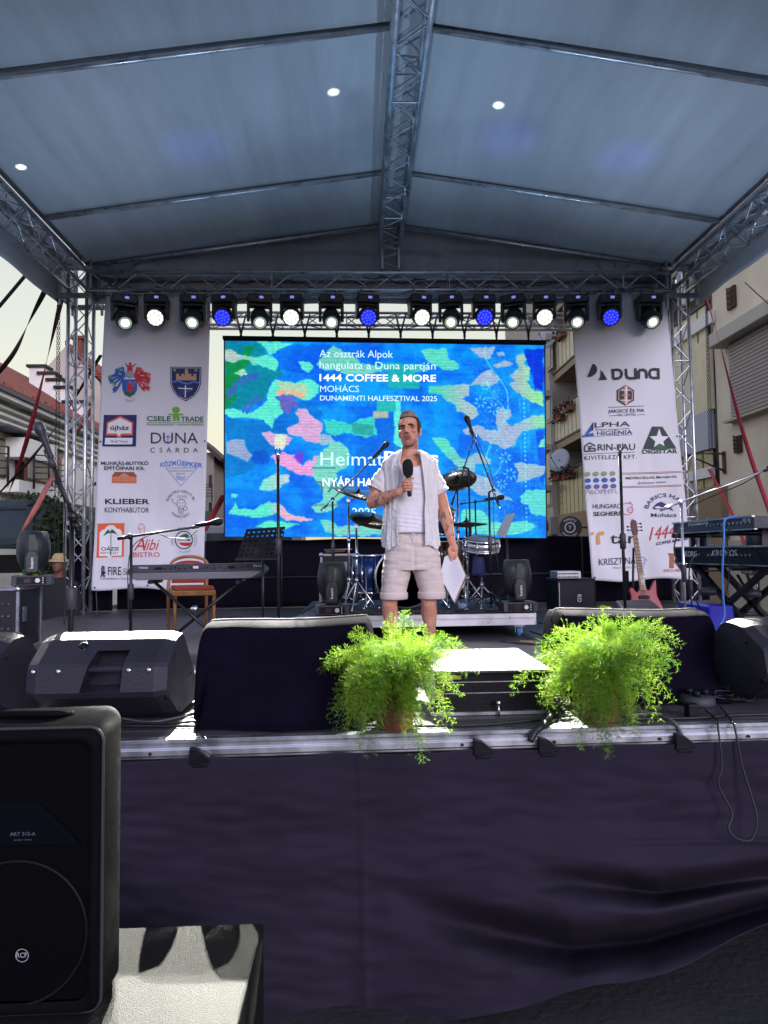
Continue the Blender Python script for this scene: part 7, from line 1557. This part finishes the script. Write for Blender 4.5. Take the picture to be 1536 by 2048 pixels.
pts = [mh(-.030, .012, .030), mh(-.020, -.012, .045), mh(.004, -.027, .049), mh(.029, -.030, .056)]
for i in range(3): ecap(q, pts[i], pts[i + 1], .0125 - .0015 * i, .011 - .0015 * i, 10)
# hanging hand gripping the papers
pc = mp_(909, 1098, -.03); ecap(q, wrR, pc, .026, .027); q.ball(mp_(909, 1096, -.028), (.027, .017, .034), 14)
for k, (dx_, dl) in enumerate(((-11, 0), (-5, 3), (1, 3), (6, 1))):
    a = mp_(909 + dx_ * .75, 1103, -.035); b_ = mp_(908 + dx_ * .8, 1110 + dl, -.052 if k else -.056); c = mp_(906 + dx_ * .75, 1117 + dl, -.045 if k else -.052)
    if k == 0: c = mp_(903, 1121, -.055)
    ecap(q, a, b_, .0095, .0088, 10); ecap(q, b_, c, .0088, .0072, 10)
a, b_, c = mp_(902, 1092, -.03), mp_(898, 1102, -.055), mp_(900, 1112, -.062)
ecap(q, a, b_, .012, .0105, 10); ecap(q, b_, c, .0105, .0085, 10)
# legs and feet
for s1, hx, kx, ax_ in ((-1, 790, 779, 782), (1, 852, 858, 857)):
    hp, kn, an = mp_(hx, 1120), mp_(kx, 1207, -.02), Vector((tx(ax_), MY + .035, DECK + .10)); ecap(q, hp, hp.lerp(kn, .6), .085, .068); ecap(q, hp.lerp(kn, .5), kn, .070, .056); ecap(q, kn, kn.lerp(an, .28) + Vector((0, .02, 0)), .055, .060); ecap(q, kn.lerp(an, .25) + Vector((0, .022, 0)), kn.lerp(an, .62), .060, .044); ecap(q, kn.lerp(an, .55), an, .045, .037)
    ecap(q, an, Vector((an.x, MY + .03, DECK + .06)), .038, .036); ecap(q, Vector((an.x, MY + .04, DECK + .05)), Vector((an.x + s1 * .035, MY - .12, DECK + .045)), .035, .03)
HRI = HR.transposed(); HCn = np.array(HC); HRn = np.array(HRI)
def head_local(co): return (co - HCn) @ HRn.T / HS
def sculpt(co):
    h = head_local(co)
    near = (np.abs(h[:, 0]) < .12) & (np.abs(h[:, 2]) < .15) & (h[:, 1] < 0)
    push = np.zeros(len(co))
    for s1 in (-1, 1):
        d2 = ((h[:, 0] - s1 * .030) / .016) ** 2 + ((h[:, 2] - .014) / .0095) ** 2; push += .0145 * np.exp(-d2) * near
        push -= .0035 * np.exp(-(((h[:, 0] - s1 * .030) / .011) ** 2 + ((h[:, 2] - .013) / .006) ** 2)) * near
        push += .003 * np.exp(-(((h[:, 0] - s1 * (.024 + .35 * (-.030 - h[:, 2]))) / .005) ** 2)) * np.exp(-((h[:, 2] + .036) / .016) ** 2) * near
    push += .0035 * np.exp(-((h[:, 2] + .0565) / .0028) ** 2 - (h[:, 0] / .024) ** 2) * near
    push += .0014 * np.sin(h[:, 2] * 600) * np.exp(-((h[:, 2] - .058) / .014) ** 2 - (h[:, 0] / .03) ** 2) * near
    return (co + (push[:, None] * np.array(HR @ Vector((0, 1, 0)))[None])).astype(np.float32)
elLn, wrLn, elRn, wrRn, shLn = map(np.array, (elL, wrL, elR, wrR, shL))
def seg_t(c, a, b): d = b - a; t = ((c - a) @ d) / (d @ d); return t, np.linalg.norm(c - a - np.clip(t, 0, 1)[:, None] * d, axis=1)
def pick_skin(c):
    h = head_local(c); idx = np.zeros(len(c), np.int32); fr_ = h[:, 1] < -.02
    headm = (np.abs(h[:, 0]) < .09) & (np.abs(h[:, 2]) < .14)
    n9 = vn3(h, (30, 30, 30), 9) * .012; beard = headm & (h[:, 2] > -.125) & (h[:, 1] < .02) & ((h[:, 2] + n9 < -.076) | ((np.abs(h[:, 0]) < .028) & (h[:, 2] < -.036) & fr_)); idx[beard] = 1
    idx[headm & fr_ & (((h[:, 0] / .027) ** 2 + ((h[:, 2] + .0575) / .0072) ** 2) < 1)] = 2
    for s1 in (-1, 1):
        idx[headm & fr_ & ((((h[:, 0] - s1 * .030) / .020) ** 2 + ((h[:, 2] - .028 + .12 * np.abs(h[:, 0] - s1 * .022)) / .0044) ** 2) < 1)] = 3
        idx[headm & fr_ & ((((h[:, 0] - s1 * .031) / .0125) ** 2 + ((h[:, 2] - .0135) / .0048) ** 2) < 1)] = 4
    nz_ = vn3(c, (38, 38, 30), 3)
    for a, b in ((elLn, wrLn), (elRn, wrRn), (shLn, elLn)):
        t, dd = seg_t(c, a, b); idx[(dd < .07) & (t > .02) & (t < .85) & (nz_ > .22)] = 5
    idx[c[:, 2] < DECK + .10] = 6
    return idx
fuse(q, 'body', [M_skin, M_stub, M_lip, M_brow, M_eye, M_tat, M_shoe], man, .0036, 2, sculpt, pick_skin)
# hair: short dark sides, lighter swept top
M_hd = mat('dark_hair', (.045, .026, .018), .65, 0, .3, 60, .8, 300); M_hl = mat('light_hair', (.30, .20, .15), .6, 0, .4, 90, .9, 300, stretch=(1, 1, .3))
q = MB(); random.seed(5)
def hb2(c, r): q.ball(hl(*c), [k * HS for k in r], 18, rot=HR)
hb2((0, .034, .048), (.078, .092, .080)); hb2((0, .0, .094), (.063, .074, .040)); hb2((.0, -.036, .108), (.050, .036, .028)); hb2((.004, -.046, .120), (.036, .026, .020))
for s1 in (-1, 1): hb2((s1 * .064, .012, .045), (.013, .042, .050)); hb2((s1 * .066, -.010, .018), (.008, .010, .026))
def hairfn(co):
    h = head_local(co); n1 = vn3(h, (60, 60, 25), 2); return (co + (n1 * .004)[:, None] * np.array([0, 0, 1.])).astype(np.float32)
def pick_hair(c): h = head_local(c); return ((h[:, 2] > .092) & (h[:, 1] < .05)).astype(np.int32)
hair = fuse(q, 'hair', [M_hd, M_hl], man, .004, 3, hairfn, pick_hair)
q = MB()
for k in range(520):
    a = random.uniform(0, 2 * math.pi); rr_ = random.random() ** .5; x, y = .046 * rr_ * math.cos(a), -.012 + .060 * rr_ * math.sin(a); z = .112 + .022 * (1 - rr_ ** 2) - max(0, y) * .15
    p = hl(x, y, z - .006); d_ = HR @ Vector((random.gauss(.25, .25), random.gauss(-.35, .25) if y < 0 else random.gauss(.4, .2), 1)).normalized(); ln = random.uniform(.012, .026)
    q.tube([p, p + d_ * ln * .6, p + d_ * ln + HR @ Vector((.003, .004, .0))], [.0011, .0009, .0003], 3, m=0 if random.random() < .35 else 1)
q.build('hair_strands', [M_hd, M_hl], hair, recalc=False)
# vest (white tank top)
M_vest = mat('white_vest', (.84, .82, .88), .8, 0, .04, 6, .35, 380); M_shirt = mat('crinkled_shirt', (.78, .75, .76), .85, 0, .08, 10, .7, 120, stretch=(1, 1, .35)); M_shorts = mat('beige_shorts', (.70, .60, .56), .88, 0, .06, 8, .4, 260)
rad_at = lambda z, tab: [np.interp(z, tab[0], tab[k]) for k in (1, 2)]
TZ = [tz(1075), tz(1030), tz(985), tz(950), tz(925), tz(905)]; TRX = [.156, .150, .170, .188, .165, .10]; TRY = [.118, .112, .122, .124, .108, .085]
def vest(u, v):
    a = u * 2 * math.pi; fr_ = max(0, -math.sin(a)); ztop = tz(938) + (tz(912) - tz(938)) * min(1, abs(math.cos(a) * 1.9)) ** 4
    if math.sin(a) > 0: ztop = tz(915)
    z = tz(1066) + (ztop - tz(1066)) * v; rx, ry = rad_at(z, (TZ, TRX, TRY)); k = 2 / 2.35; ca, sa = math.cos(a), math.sin(a)
    fold = .0035 * math.sin((z - tz(1000)) * 170 + ca * 3) * math.exp(-((z - tz(980)) / .05) ** 2) + .0025 * math.sin(z * 210 + ca * 5) * math.exp(-((z - tz(1045)) / .06) ** 2) + .003 * mnoise.noise(Vector((ca * 5, z * 14, 2)))
    return Vector((tx(820) + math.copysign(abs(ca) ** k, ca) * (rx + fold), MY + math.copysign(abs(sa) ** k, sa) * (ry + .004 + fold), z))
q = MB(); q.grid(vest, 120, 90); q.build('vest', M_vest, man, solid=.003)
# shirt: open front, folds
SZ = [tz(1094), tz(1050), tz(1000), tz(960), tz(938), tz(924), tz(912), tz(903)]; SRX = [.206, .199, .195, .202, .205, .197, .150, .088]; SRY = [.150, .145, .142, .144, .136, .128, .112, .088]
def shirt(u, v):
    z = SZ[0] + (SZ[-1] - SZ[0]) * v; rx = np.interp(z, SZ, SRX); ry = np.interp(z, SZ, SRY)
    gap_l, gap_r = np.interp(z, [SZ[0], tz(1000), SZ[-1]], [.086, .100, .055]), np.interp(z, [SZ[0], tz(1000), SZ[-1]], [.072, .090, .055])
    a0 = -math.pi / 2 + math.asin(min(.97, gap_r / rx)); a1 = 1.5 * math.pi - math.asin(min(.97, gap_l / rx)); a = a0 + (a1 - a0) * u; ca, sa = math.cos(a), math.sin(a)
    low = max(0, (tz(960) - z) / .5); edge = math.exp(-(min(u, 1 - u) / .03) ** 2)
    f = .011 * mnoise.noise(Vector((a * 5.5, z * 2.2, 1))) * (.6 + low) + .006 * mnoise.noise(Vector((a * 13, z * 5, 4))) + .009 * mnoise.noise(Vector((ca * 6, sa * 6, z * 6))) + .005 * mnoise.noise(Vector((ca * 22, sa * 22, z * 48))) * min(1, low * 2.2)
    k = 2 / 2.3
    return Vector((tx(820.5) + math.copysign(abs(ca) ** k, ca) * (rx + f), MY + math.copysign(abs(sa) ** k, sa) * (ry + f + .006) - .010 * edge, z + .012 * math.sin(a * 3) * (v < .02) + .01 * math.sin(u * 40) * (1 - v) ** 6))
q = MB(); q.grid(shirt, 260, 120)
for sh_, el_, s1 in ((shL, elL, -1), (shR, elR, 1)):
    en = sh_.lerp(el_, .60 if s1 < 0 else .56); st_ = sh_ + Vector((-s1 * .05, 0, .035)); ax = (en - st_).normalized(); u_ = ax.orthogonal().normalized(); w_ = ax.cross(u_)
    def slv(u, v, st_=st_, en=en, u_=u_, w_=w_, s1=s1):
        a = u * 2 * math.pi; r = .062 + .012 * math.sin(min(1, v * 1.3) * math.pi / 2) + .003 * math.sin(a * 5 + v * 9) + .004 * math.sin(v * 26 + a * 2) * v + .003 * mnoise.noise(Vector((math.cos(a) * 3, math.sin(a) * 3, v * 6))); r *= min(1, .62 + v * 2.2)
        return st_.lerp(en, v) + (u_ * math.cos(a) + w_ * math.sin(a)) * r
    q.grid(slv, 40, 36)
for s1 in (-1, 1):                             # folded collar
    q.tube(spline([mp_(818 + s1 * 12, 903, .06), mp_(818 + s1 * 22, 907, .0), mp_(819 + s1 * 26, 918, -.08), mp_(820 + s1 * 28, 935, -.125)], 6), [.012] * 19, 8)
q.build('shirt', M_shirt, man, solid=.003)
# shorts
q = MB(); loft(q, [((tx(822), MY, tz(1066)), .152, .120, 2.3), ((tx(822), MY, tz(1080)), .172, .135, 2.4), ((tx(822), MY, tz(1110)), .205, .148, 2.5), ((tx(822), MY, tz(1140)), .205, .142, 2.6)])
for c0, c1, r0, r1 in ((797, 785, .108, .094), (847, 860, .108, .094)): loft(q, [((tx(c0), MY, tz(1105)), r0, .130, 2.3), ((tx((c0 + c1) / 2), MY, tz(1145)), .105, .125, 2.3), ((tx(c1), MY - .005, tz(1180)), r1, .112, 2.2), ((tx(c1), MY - .005, tz(1195)), r1 - .002, .110, 2.2)])
def shortfn(co):
    n1 = vn3(co, (7, 7, 26), 1); n2 = vn3(co, (16, 16, 50), 5); d_ = co - np.array([MO.x, MY, 0]); d_[:, 2] = 0; d_ /= np.maximum(.02, np.linalg.norm(d_, axis=1))[:, None]
    ff = np.exp(-((co[:, 0] - tx(824)) / .012) ** 2) * (co[:, 2] < tz(1070)) * .008
    return (co + d_ * ((n1 * .009 + n2 * .004) - ff)[:, None]).astype(np.float32)
so_ = fuse(q, 'shorts', M_shorts, man, .0055, 4, shortfn)
q = MB()
for c1 in (785, 860): loft(q, [((tx(c1), MY - .005, tz(1184)), .099, .118, 2.2), ((tx(c1), MY - .005, tz(1186)), .102, .121, 2.2), ((tx(c1), MY - .005, tz(1196)), .101, .119, 2.2), ((tx(c1), MY - .005, tz(1197.5)), .097, .115, 2.2)], 40)
q.build('cuff', M_shorts, so_)
q = MB(); q.tube([Vector((tx(822) + math.cos(a) * .156, MY + math.sin(a) * .126, tz(1067))) for a in np.linspace(0, 2 * math.pi, 48)[:-1]], .009, 8, closed=True); q.build('waistband', mat('band_cloth', (.38, .34, .32), .85, bump=.8, bscale=300), so_)
q = MB(); q.tube(spline([mp_(826, 1066, -.14), mp_(824, 1075, -.145), mp_(828, 1083, -.15), mp_(825, 1090, -.15)], 6), .0028, 6); q.tube(spline([mp_(827, 1066, -.14), mp_(831, 1072, -.145), mp_(827, 1078, -.15), mp_(829, 1087, -.15)], 6), .0028, 6); q.build('drawstring', M_vest, so_)
# microphone
mc = thing('microphone', 'black hand microphone with foam head held by the man', 'microphone', mb_); q = MB(); q.lathe([(.0, 0), (.015, .002), (.0165, .02), (.017, .10), (.022, .165), (.022, .17)], mb_ + ma * .002, ma, 20); q.build('handle', mat('mic_handle', (.03, .035, .045), .3, .3), mc)
q = MB(); L_ = (mt_ - mb_).length; q.lathe([(.020, L_ - .065), (.031, L_ - .058), (.037, L_ - .03), (.039, L_), (.036, L_ + .028), (.026, L_ + .048), (.012, L_ + .058), (0, L_ + .06)], mb_, ma, 24); q.build('foam_cover', mat('foam', (.010, .010, .014), .95, 0, .2, 60, .8, 500), mc)
# papers on a clipboard
pp = thing('papers', 'white sheets on a tan board hanging from the right hand side hand of the man', 'papers', mp_(908, 1150, -.05)); pl_ = [(889, 1114, -.05), (910, 1102, -.046), (930, 1151, -.05), (908, 1204, -.065), (880, 1152, -.06)]
q = MB(); pts = [mp_(*p) for p in pl_]; w_ = Vector((.004, .010, 0)); q.add(pts + [p + w_ for p in pts], [(0, 1, 2, 3, 4), (9, 8, 7, 6, 5)] + [(i, (i + 1) % 5, 5 + (i + 1) % 5, 5 + i) for i in range(5)]); q.build('sheet', mat('paper', (.72, .72, .78), .7), pp)
q = MB(); pts = [mp_(a + 1.2, b, c + .014) for a, b, c in [(911, 1104, -.046), (932, 1152, -.05), (909, 1207, -.065), (900, 1196, -.06), (920, 1150, -.05)]]; q.add(pts + [p + w_ * .5 for p in pts], [(0, 1, 2, 3, 4), (9, 8, 7, 6, 5)] + [(i, (i + 1) % 5, 5 + (i + 1) % 5, 5 + i) for i in range(5)]); q.build('board', mat('tan_board', (.35, .2, .1), .7), pp)
q = MB(); nrm = ((mp_(*pl_[1]) - mp_(*pl_[0])).cross(mp_(*pl_[3]) - mp_(*pl_[0]))).normalized(); nrm = -nrm if nrm.y > 0 else nrm
SP_ = Surf(mp_(*pl_[0]), nrm, .0)
A0, A1, A2 = mp_(*pl_[1]), mp_(*pl_[2]), mp_(*pl_[3]); dn = (A2 - A1).normalized(); rt = (A1 - A0)
for k in range(13):
    s0 = A0 + rt * .13 + dn * 0 + rt * (.06 * k); ln = .12 + .03 * math.sin(k * 3); a = s0 + dn * .02 + Vector((0, -.004, 0)); b_ = a + dn * ln; nn2 = Vector((.0012, 0, .0008)); q.quad(a, b_, b_ + nn2, a + nn2)
q.build('text_lines', mat('pale_ink', (.35, .36, .42), .6), pp, solid=.0006)

# person in a hat behind the left tower
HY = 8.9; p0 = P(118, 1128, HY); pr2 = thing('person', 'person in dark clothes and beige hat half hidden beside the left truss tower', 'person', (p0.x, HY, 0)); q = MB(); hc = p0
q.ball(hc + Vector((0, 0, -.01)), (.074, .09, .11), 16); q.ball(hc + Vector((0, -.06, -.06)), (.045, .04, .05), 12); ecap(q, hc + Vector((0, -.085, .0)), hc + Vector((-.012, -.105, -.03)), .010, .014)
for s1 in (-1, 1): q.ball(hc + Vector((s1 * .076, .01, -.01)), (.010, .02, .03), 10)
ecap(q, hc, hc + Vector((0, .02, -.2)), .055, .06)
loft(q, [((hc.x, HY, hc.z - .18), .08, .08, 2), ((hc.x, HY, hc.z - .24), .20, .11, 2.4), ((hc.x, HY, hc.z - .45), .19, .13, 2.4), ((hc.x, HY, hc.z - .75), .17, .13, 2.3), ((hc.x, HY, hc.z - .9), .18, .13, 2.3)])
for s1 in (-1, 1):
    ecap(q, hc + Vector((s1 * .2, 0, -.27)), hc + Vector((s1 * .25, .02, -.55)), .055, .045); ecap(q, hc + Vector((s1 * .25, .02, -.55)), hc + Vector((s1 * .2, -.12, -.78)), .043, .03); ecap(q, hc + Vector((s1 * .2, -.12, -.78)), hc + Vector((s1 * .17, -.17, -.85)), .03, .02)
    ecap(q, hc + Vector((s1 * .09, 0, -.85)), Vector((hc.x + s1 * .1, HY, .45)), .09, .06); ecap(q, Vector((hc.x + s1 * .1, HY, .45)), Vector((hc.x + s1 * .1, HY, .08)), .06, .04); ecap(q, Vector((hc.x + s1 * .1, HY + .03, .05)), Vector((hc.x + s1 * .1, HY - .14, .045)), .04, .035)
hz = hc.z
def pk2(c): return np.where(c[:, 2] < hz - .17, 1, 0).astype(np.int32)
fuse(q, 'body', [mat('shade_toned_skin', (.16, .065, .05), .6), mat('dark_clothes', (.012, .012, .016), .85)], pr2, .012, 4, None, pk2)  # skin colour darkened to carry the shade on his face
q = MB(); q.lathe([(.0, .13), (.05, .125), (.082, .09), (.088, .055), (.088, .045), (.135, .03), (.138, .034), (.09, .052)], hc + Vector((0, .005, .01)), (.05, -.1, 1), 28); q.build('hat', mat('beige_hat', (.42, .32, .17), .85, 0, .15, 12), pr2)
# ================================================================== potted ferns
M_pot = mat('terracotta', (.19, .065, .04), .6, 0, .25, 9, .3, 80)
def leafmat(name, c):
    m_ = mat(name, c, .5, 0, 0, 1); n, l = m_.node_tree.nodes, m_.node_tree.links; b = n['Principled BSDF']
    tc = n.new('ShaderNodeTexCoord'); t = n.new('ShaderNodeTexNoise'); t.inputs['Scale'].default_value = 9; t.inputs['Detail'].default_value = 3; l.new(tc.outputs['Object'], t.inputs['Vector'])
    r = n.new('ShaderNodeValToRGB'); r.color_ramp.elements[0].position = .35; r.color_ramp.elements[0].color = (c[0] * .55, c[1] * .7, c[2] * .6, 1); r.color_ramp.elements[1].position = .65; r.color_ramp.elements[1].color = (c[0] * 1.5, c[1] * 1.25, c[2], 1)
    l.new(t.outputs['Fac'], r.inputs[0]); l.new(r.outputs[0], b.inputs['Base Color'])
    tr = n.new('ShaderNodeBsdfTranslucent'); l.new(r.outputs[0], tr.inputs[0]); mx = n.new('ShaderNodeMixShader'); mx.inputs[0].default_value = .5; l.new(b.outputs[0], mx.inputs[1]); l.new(tr.outputs[0], mx.inputs[2]); l.new(mx.outputs[0], n['Material Output'].inputs[0])
    return m_
M_fern = leafmat('fern_green', (.175, .34, .026)); M_stem = mat('fern_stem', (.10, .18, .03), .6)
def fern(c, pot_r, pot_h, label, seed, tips, n_st=150):
    c = Vector(c); t = thing('potted_fern', label, 'potted plant', c); rs = np.random.RandomState(seed)
    q = MB(); q.lathe([(pot_r * .72, 0), (pot_r * .78, .004), (pot_r * .84, pot_h * .4), (pot_r * .85, pot_h * .42), (pot_r * .84, pot_h * .44), (pot_r * .93, pot_h * .80), (pot_r * 1.02, pot_h * .81), (pot_r * 1.04, pot_h), (pot_r * .95, pot_h), (pot_r * .93, pot_h * .9), (0, pot_h * .88)], c, (0, 0, 1), 36); q.build('pot', M_pot, t)
    q = MB(); q.lathe([(0, pot_h * .895), (pot_r * .92, pot_h * .89)], c, (0, 0, 1), 24); q.build('soil', mat('soil', (.03, .02, .015), .9, 0, .3, 40, .8, 120), t)
    tips = tips + [p for p in tips if p[2] < c.z + .03] * 2
    stems = MB(); nv = []; top = np.array(c + Vector((0, 0, pot_h * .9)))
    for i in range(n_st):
        if i < len(tips): end = np.array(tips[i]) + rs.normal(0, .006, 3)
        else:
            k_ = tips[rs.randint(len(tips))]; f = rs.uniform(.35, .92); end = top + (np.array(k_) - top) * f + rs.normal(0, .036, 3)
        d = end - top; L0 = np.linalg.norm(d); horiz = np.linalg.norm(d[:2])
        up = max(.05, .36 * horiz + .07) if d[2] < .25 else .04
        c1 = top + d * .33 + np.array([0, 0, up * .75]); c2 = top + d * .72 + np.array([0, 0, up * (.75 if d[2] > -.1 else .95)])
        ns = int(9 + L0 * (46 if i < len(tips) else 34)); tt = np.linspace(0, 1, ns)[:, None]; s0 = top + np.array([rs.normal(0, pot_r * .35), rs.normal(0, pot_r * .35), 0])
        cv = (1 - tt) ** 3 * s0 + 3 * (1 - tt) ** 2 * tt * c1 + 3 * (1 - tt) * tt ** 2 * c2 + tt ** 3 * end
        if i < 140: stems.tube([Vector(p) for p in cv[::3]], [.0016 - .001 * (k / (len(cv[::3]))) for k in range(len(cv[::3]))], 4, cap=False)
        for k in range(max(1, int(ns * .14)), ns):
            tg = cv[min(k + 1, ns - 1)] - cv[k - 1]; tg /= np.linalg.norm(tg) + 1e-9; f = k / ns
            bl = (.042 * math.sin(min(1, (1 - f) * 2.2 + .16) * math.pi / 2)) * rs.uniform(.7, 1.25)
            for s1 in range(3):
                ra = rs.normal(0, 1, 3); ra -= tg * (ra @ tg); ra /= np.linalg.norm(ra) + 1e-9; bd_ = ra * .8 + tg * .55; bd_ /= np.linalg.norm(bd_)
                m_ = max(2, int(bl / .0085)); 
                for j in range(m_):
                    bp_ = cv[k] + bd_ * bl * (j + .6) / m_ + np.array([0, 0, -.004 * (j / m_) ** 2]); 
                    for _ in range(2): nv.append((bp_, bd_ * .9 + rs.normal(0, .5, 3)))
    if len(nv) > 175000: idx = rs.choice(len(nv), 175000, replace=False); nv = [nv[i] for i in idx]
    B = np.array([a for a, _ in nv]); D = np.array([b for _, b in nv]); D /= np.linalg.norm(D, axis=1)[:, None]; N = len(B)
    ln = rs.uniform(.009, .019, N)[:, None]; S_ = np.cross(D, rs.normal(0, 1, (N, 3))); S_ /= np.linalg.norm(S_, axis=1)[:, None] + 1e-9; wd = .0008
    V = np.stack([B - S_ * wd * .6, B + S_ * wd * .6, B + D * ln * .55 + S_ * wd, B + D * ln, B + D * ln * .55 - S_ * wd], 1) - np.array(wloc(t))
    me = bpy.data.meshes.new('foliage'); me.vertices.add(N * 5); me.vertices.foreach_set('co', V.reshape(-1).astype(np.float32)); me.loops.add(N * 5); me.loops.foreach_set('vertex_index', np.arange(N * 5, dtype=np.int32)); me.polygons.add(N); me.polygons.foreach_set('loop_start', (np.arange(N) * 5).astype(np.int32)); me.update(calc_edges=True)
    me.materials.append(M_fern); o = bpy.data.objects.new('foliage', me); COL.objects.link(o); o.parent = t
    stems.build('stem', M_stem, t, recalc=False)
    return t
def tp_(lst): return [tuple(P(x, y, Y)) for x, y, Y in lst]
fl1 = PZ(790, 1452, DECK); fl1.y = max(fl1.y, front_y(fl1.x) + .12)
fl1 = Vector((P(790, 1452, 2.96).x, 2.97, DECK))
tipsA = tp_([(636, 1336, 2.95), (660, 1325, 2.9), (700, 1268, 3.0), (716, 1262, 3.1), (735, 1300, 2.8), (770, 1290, 2.9), (790, 1228, 3.0), (812, 1226, 3.0), (830, 1258, 2.95), (850, 1262, 3.1), (868, 1290, 2.9), (905, 1275, 3.0), (925, 1300, 3.0), (935, 1308, 2.95), (955, 1342, 2.9), (925, 1385, 2.85), (905, 1440, 2.82), (900, 1365, 2.85), (890, 1330, 2.8), (845, 1515, 2.62), (838, 1460, 2.68), (720, 1497, 2.62), (726, 1470, 2.66), (668, 1462, 2.7), (690, 1470, 2.68), (660, 1430, 2.78), (672, 1400, 2.85), (690, 1360, 2.8), (700, 1380, 2.75), (750, 1330, 2.7), (780, 1300, 2.75), (820, 1310, 2.75), (860, 1330, 2.75), (840, 1360, 2.72), (800, 1350, 2.7), (735, 1392, 2.72), (760, 1370, 2.7), (880, 1400, 2.8), (700, 1330, 2.9), (650, 1340, 3.05), (775, 1250, 3.1), (745, 1430, 2.74), (710, 1420, 2.72), (690, 1440, 2.72)])
fern(fl1, .098, .165, 'bushy bright green fern in a terracotta pot in front of the man', 11, tipsA, 235)
fl2 = Vector((P(1200, 1448, 3.0).x, 3.02, DECK))
tipsB = tp_([(1027, 1370, 2.9), (1050, 1345, 2.95), (1075, 1300, 3.05), (1100, 1335, 2.9), (1115, 1262, 3.0), (1140, 1255, 3.0), (1180, 1240, 3.05), (1212, 1222, 3.0), (1206, 1235, 3.1), (1225, 1250, 3.0), (1262, 1232, 3.0), (1270, 1250, 3.0), (1285, 1245, 3.05), (1320, 1262, 3.0), (1345, 1265, 3.0), (1362, 1285, 2.95), (1330, 1290, 2.95), (1355, 1330, 2.95), (1360, 1340, 2.95), (1335, 1350, 2.9), (1300, 1330, 2.85), (1260, 1300, 2.8), (1220, 1300, 2.8), (1180, 1300, 2.8), (1140, 1310, 2.8), (1160, 1350, 2.75), (1200, 1360, 2.7), (1250, 1360, 2.72), (1290, 1370, 2.78), (1320, 1400, 2.85), (1345, 1400, 2.9), (1300, 1440, 2.8), (1270, 1460, 2.75), (1240, 1470, 2.72), (1218, 1512, 2.66), (1205, 1470, 2.7), (1160, 1492, 2.68), (1152, 1450, 2.75), (1120, 1350, 2.85), (1085, 1400, 2.9), (1100, 1420, 2.9), (1075, 1405, 2.95), (1320, 1440, 2.82), (1180, 1400, 2.7)])
fern(fl2, .102, .185, 'bushy bright green fern in a terracotta pot before the right covered speaker', 12, tipsB, 240)
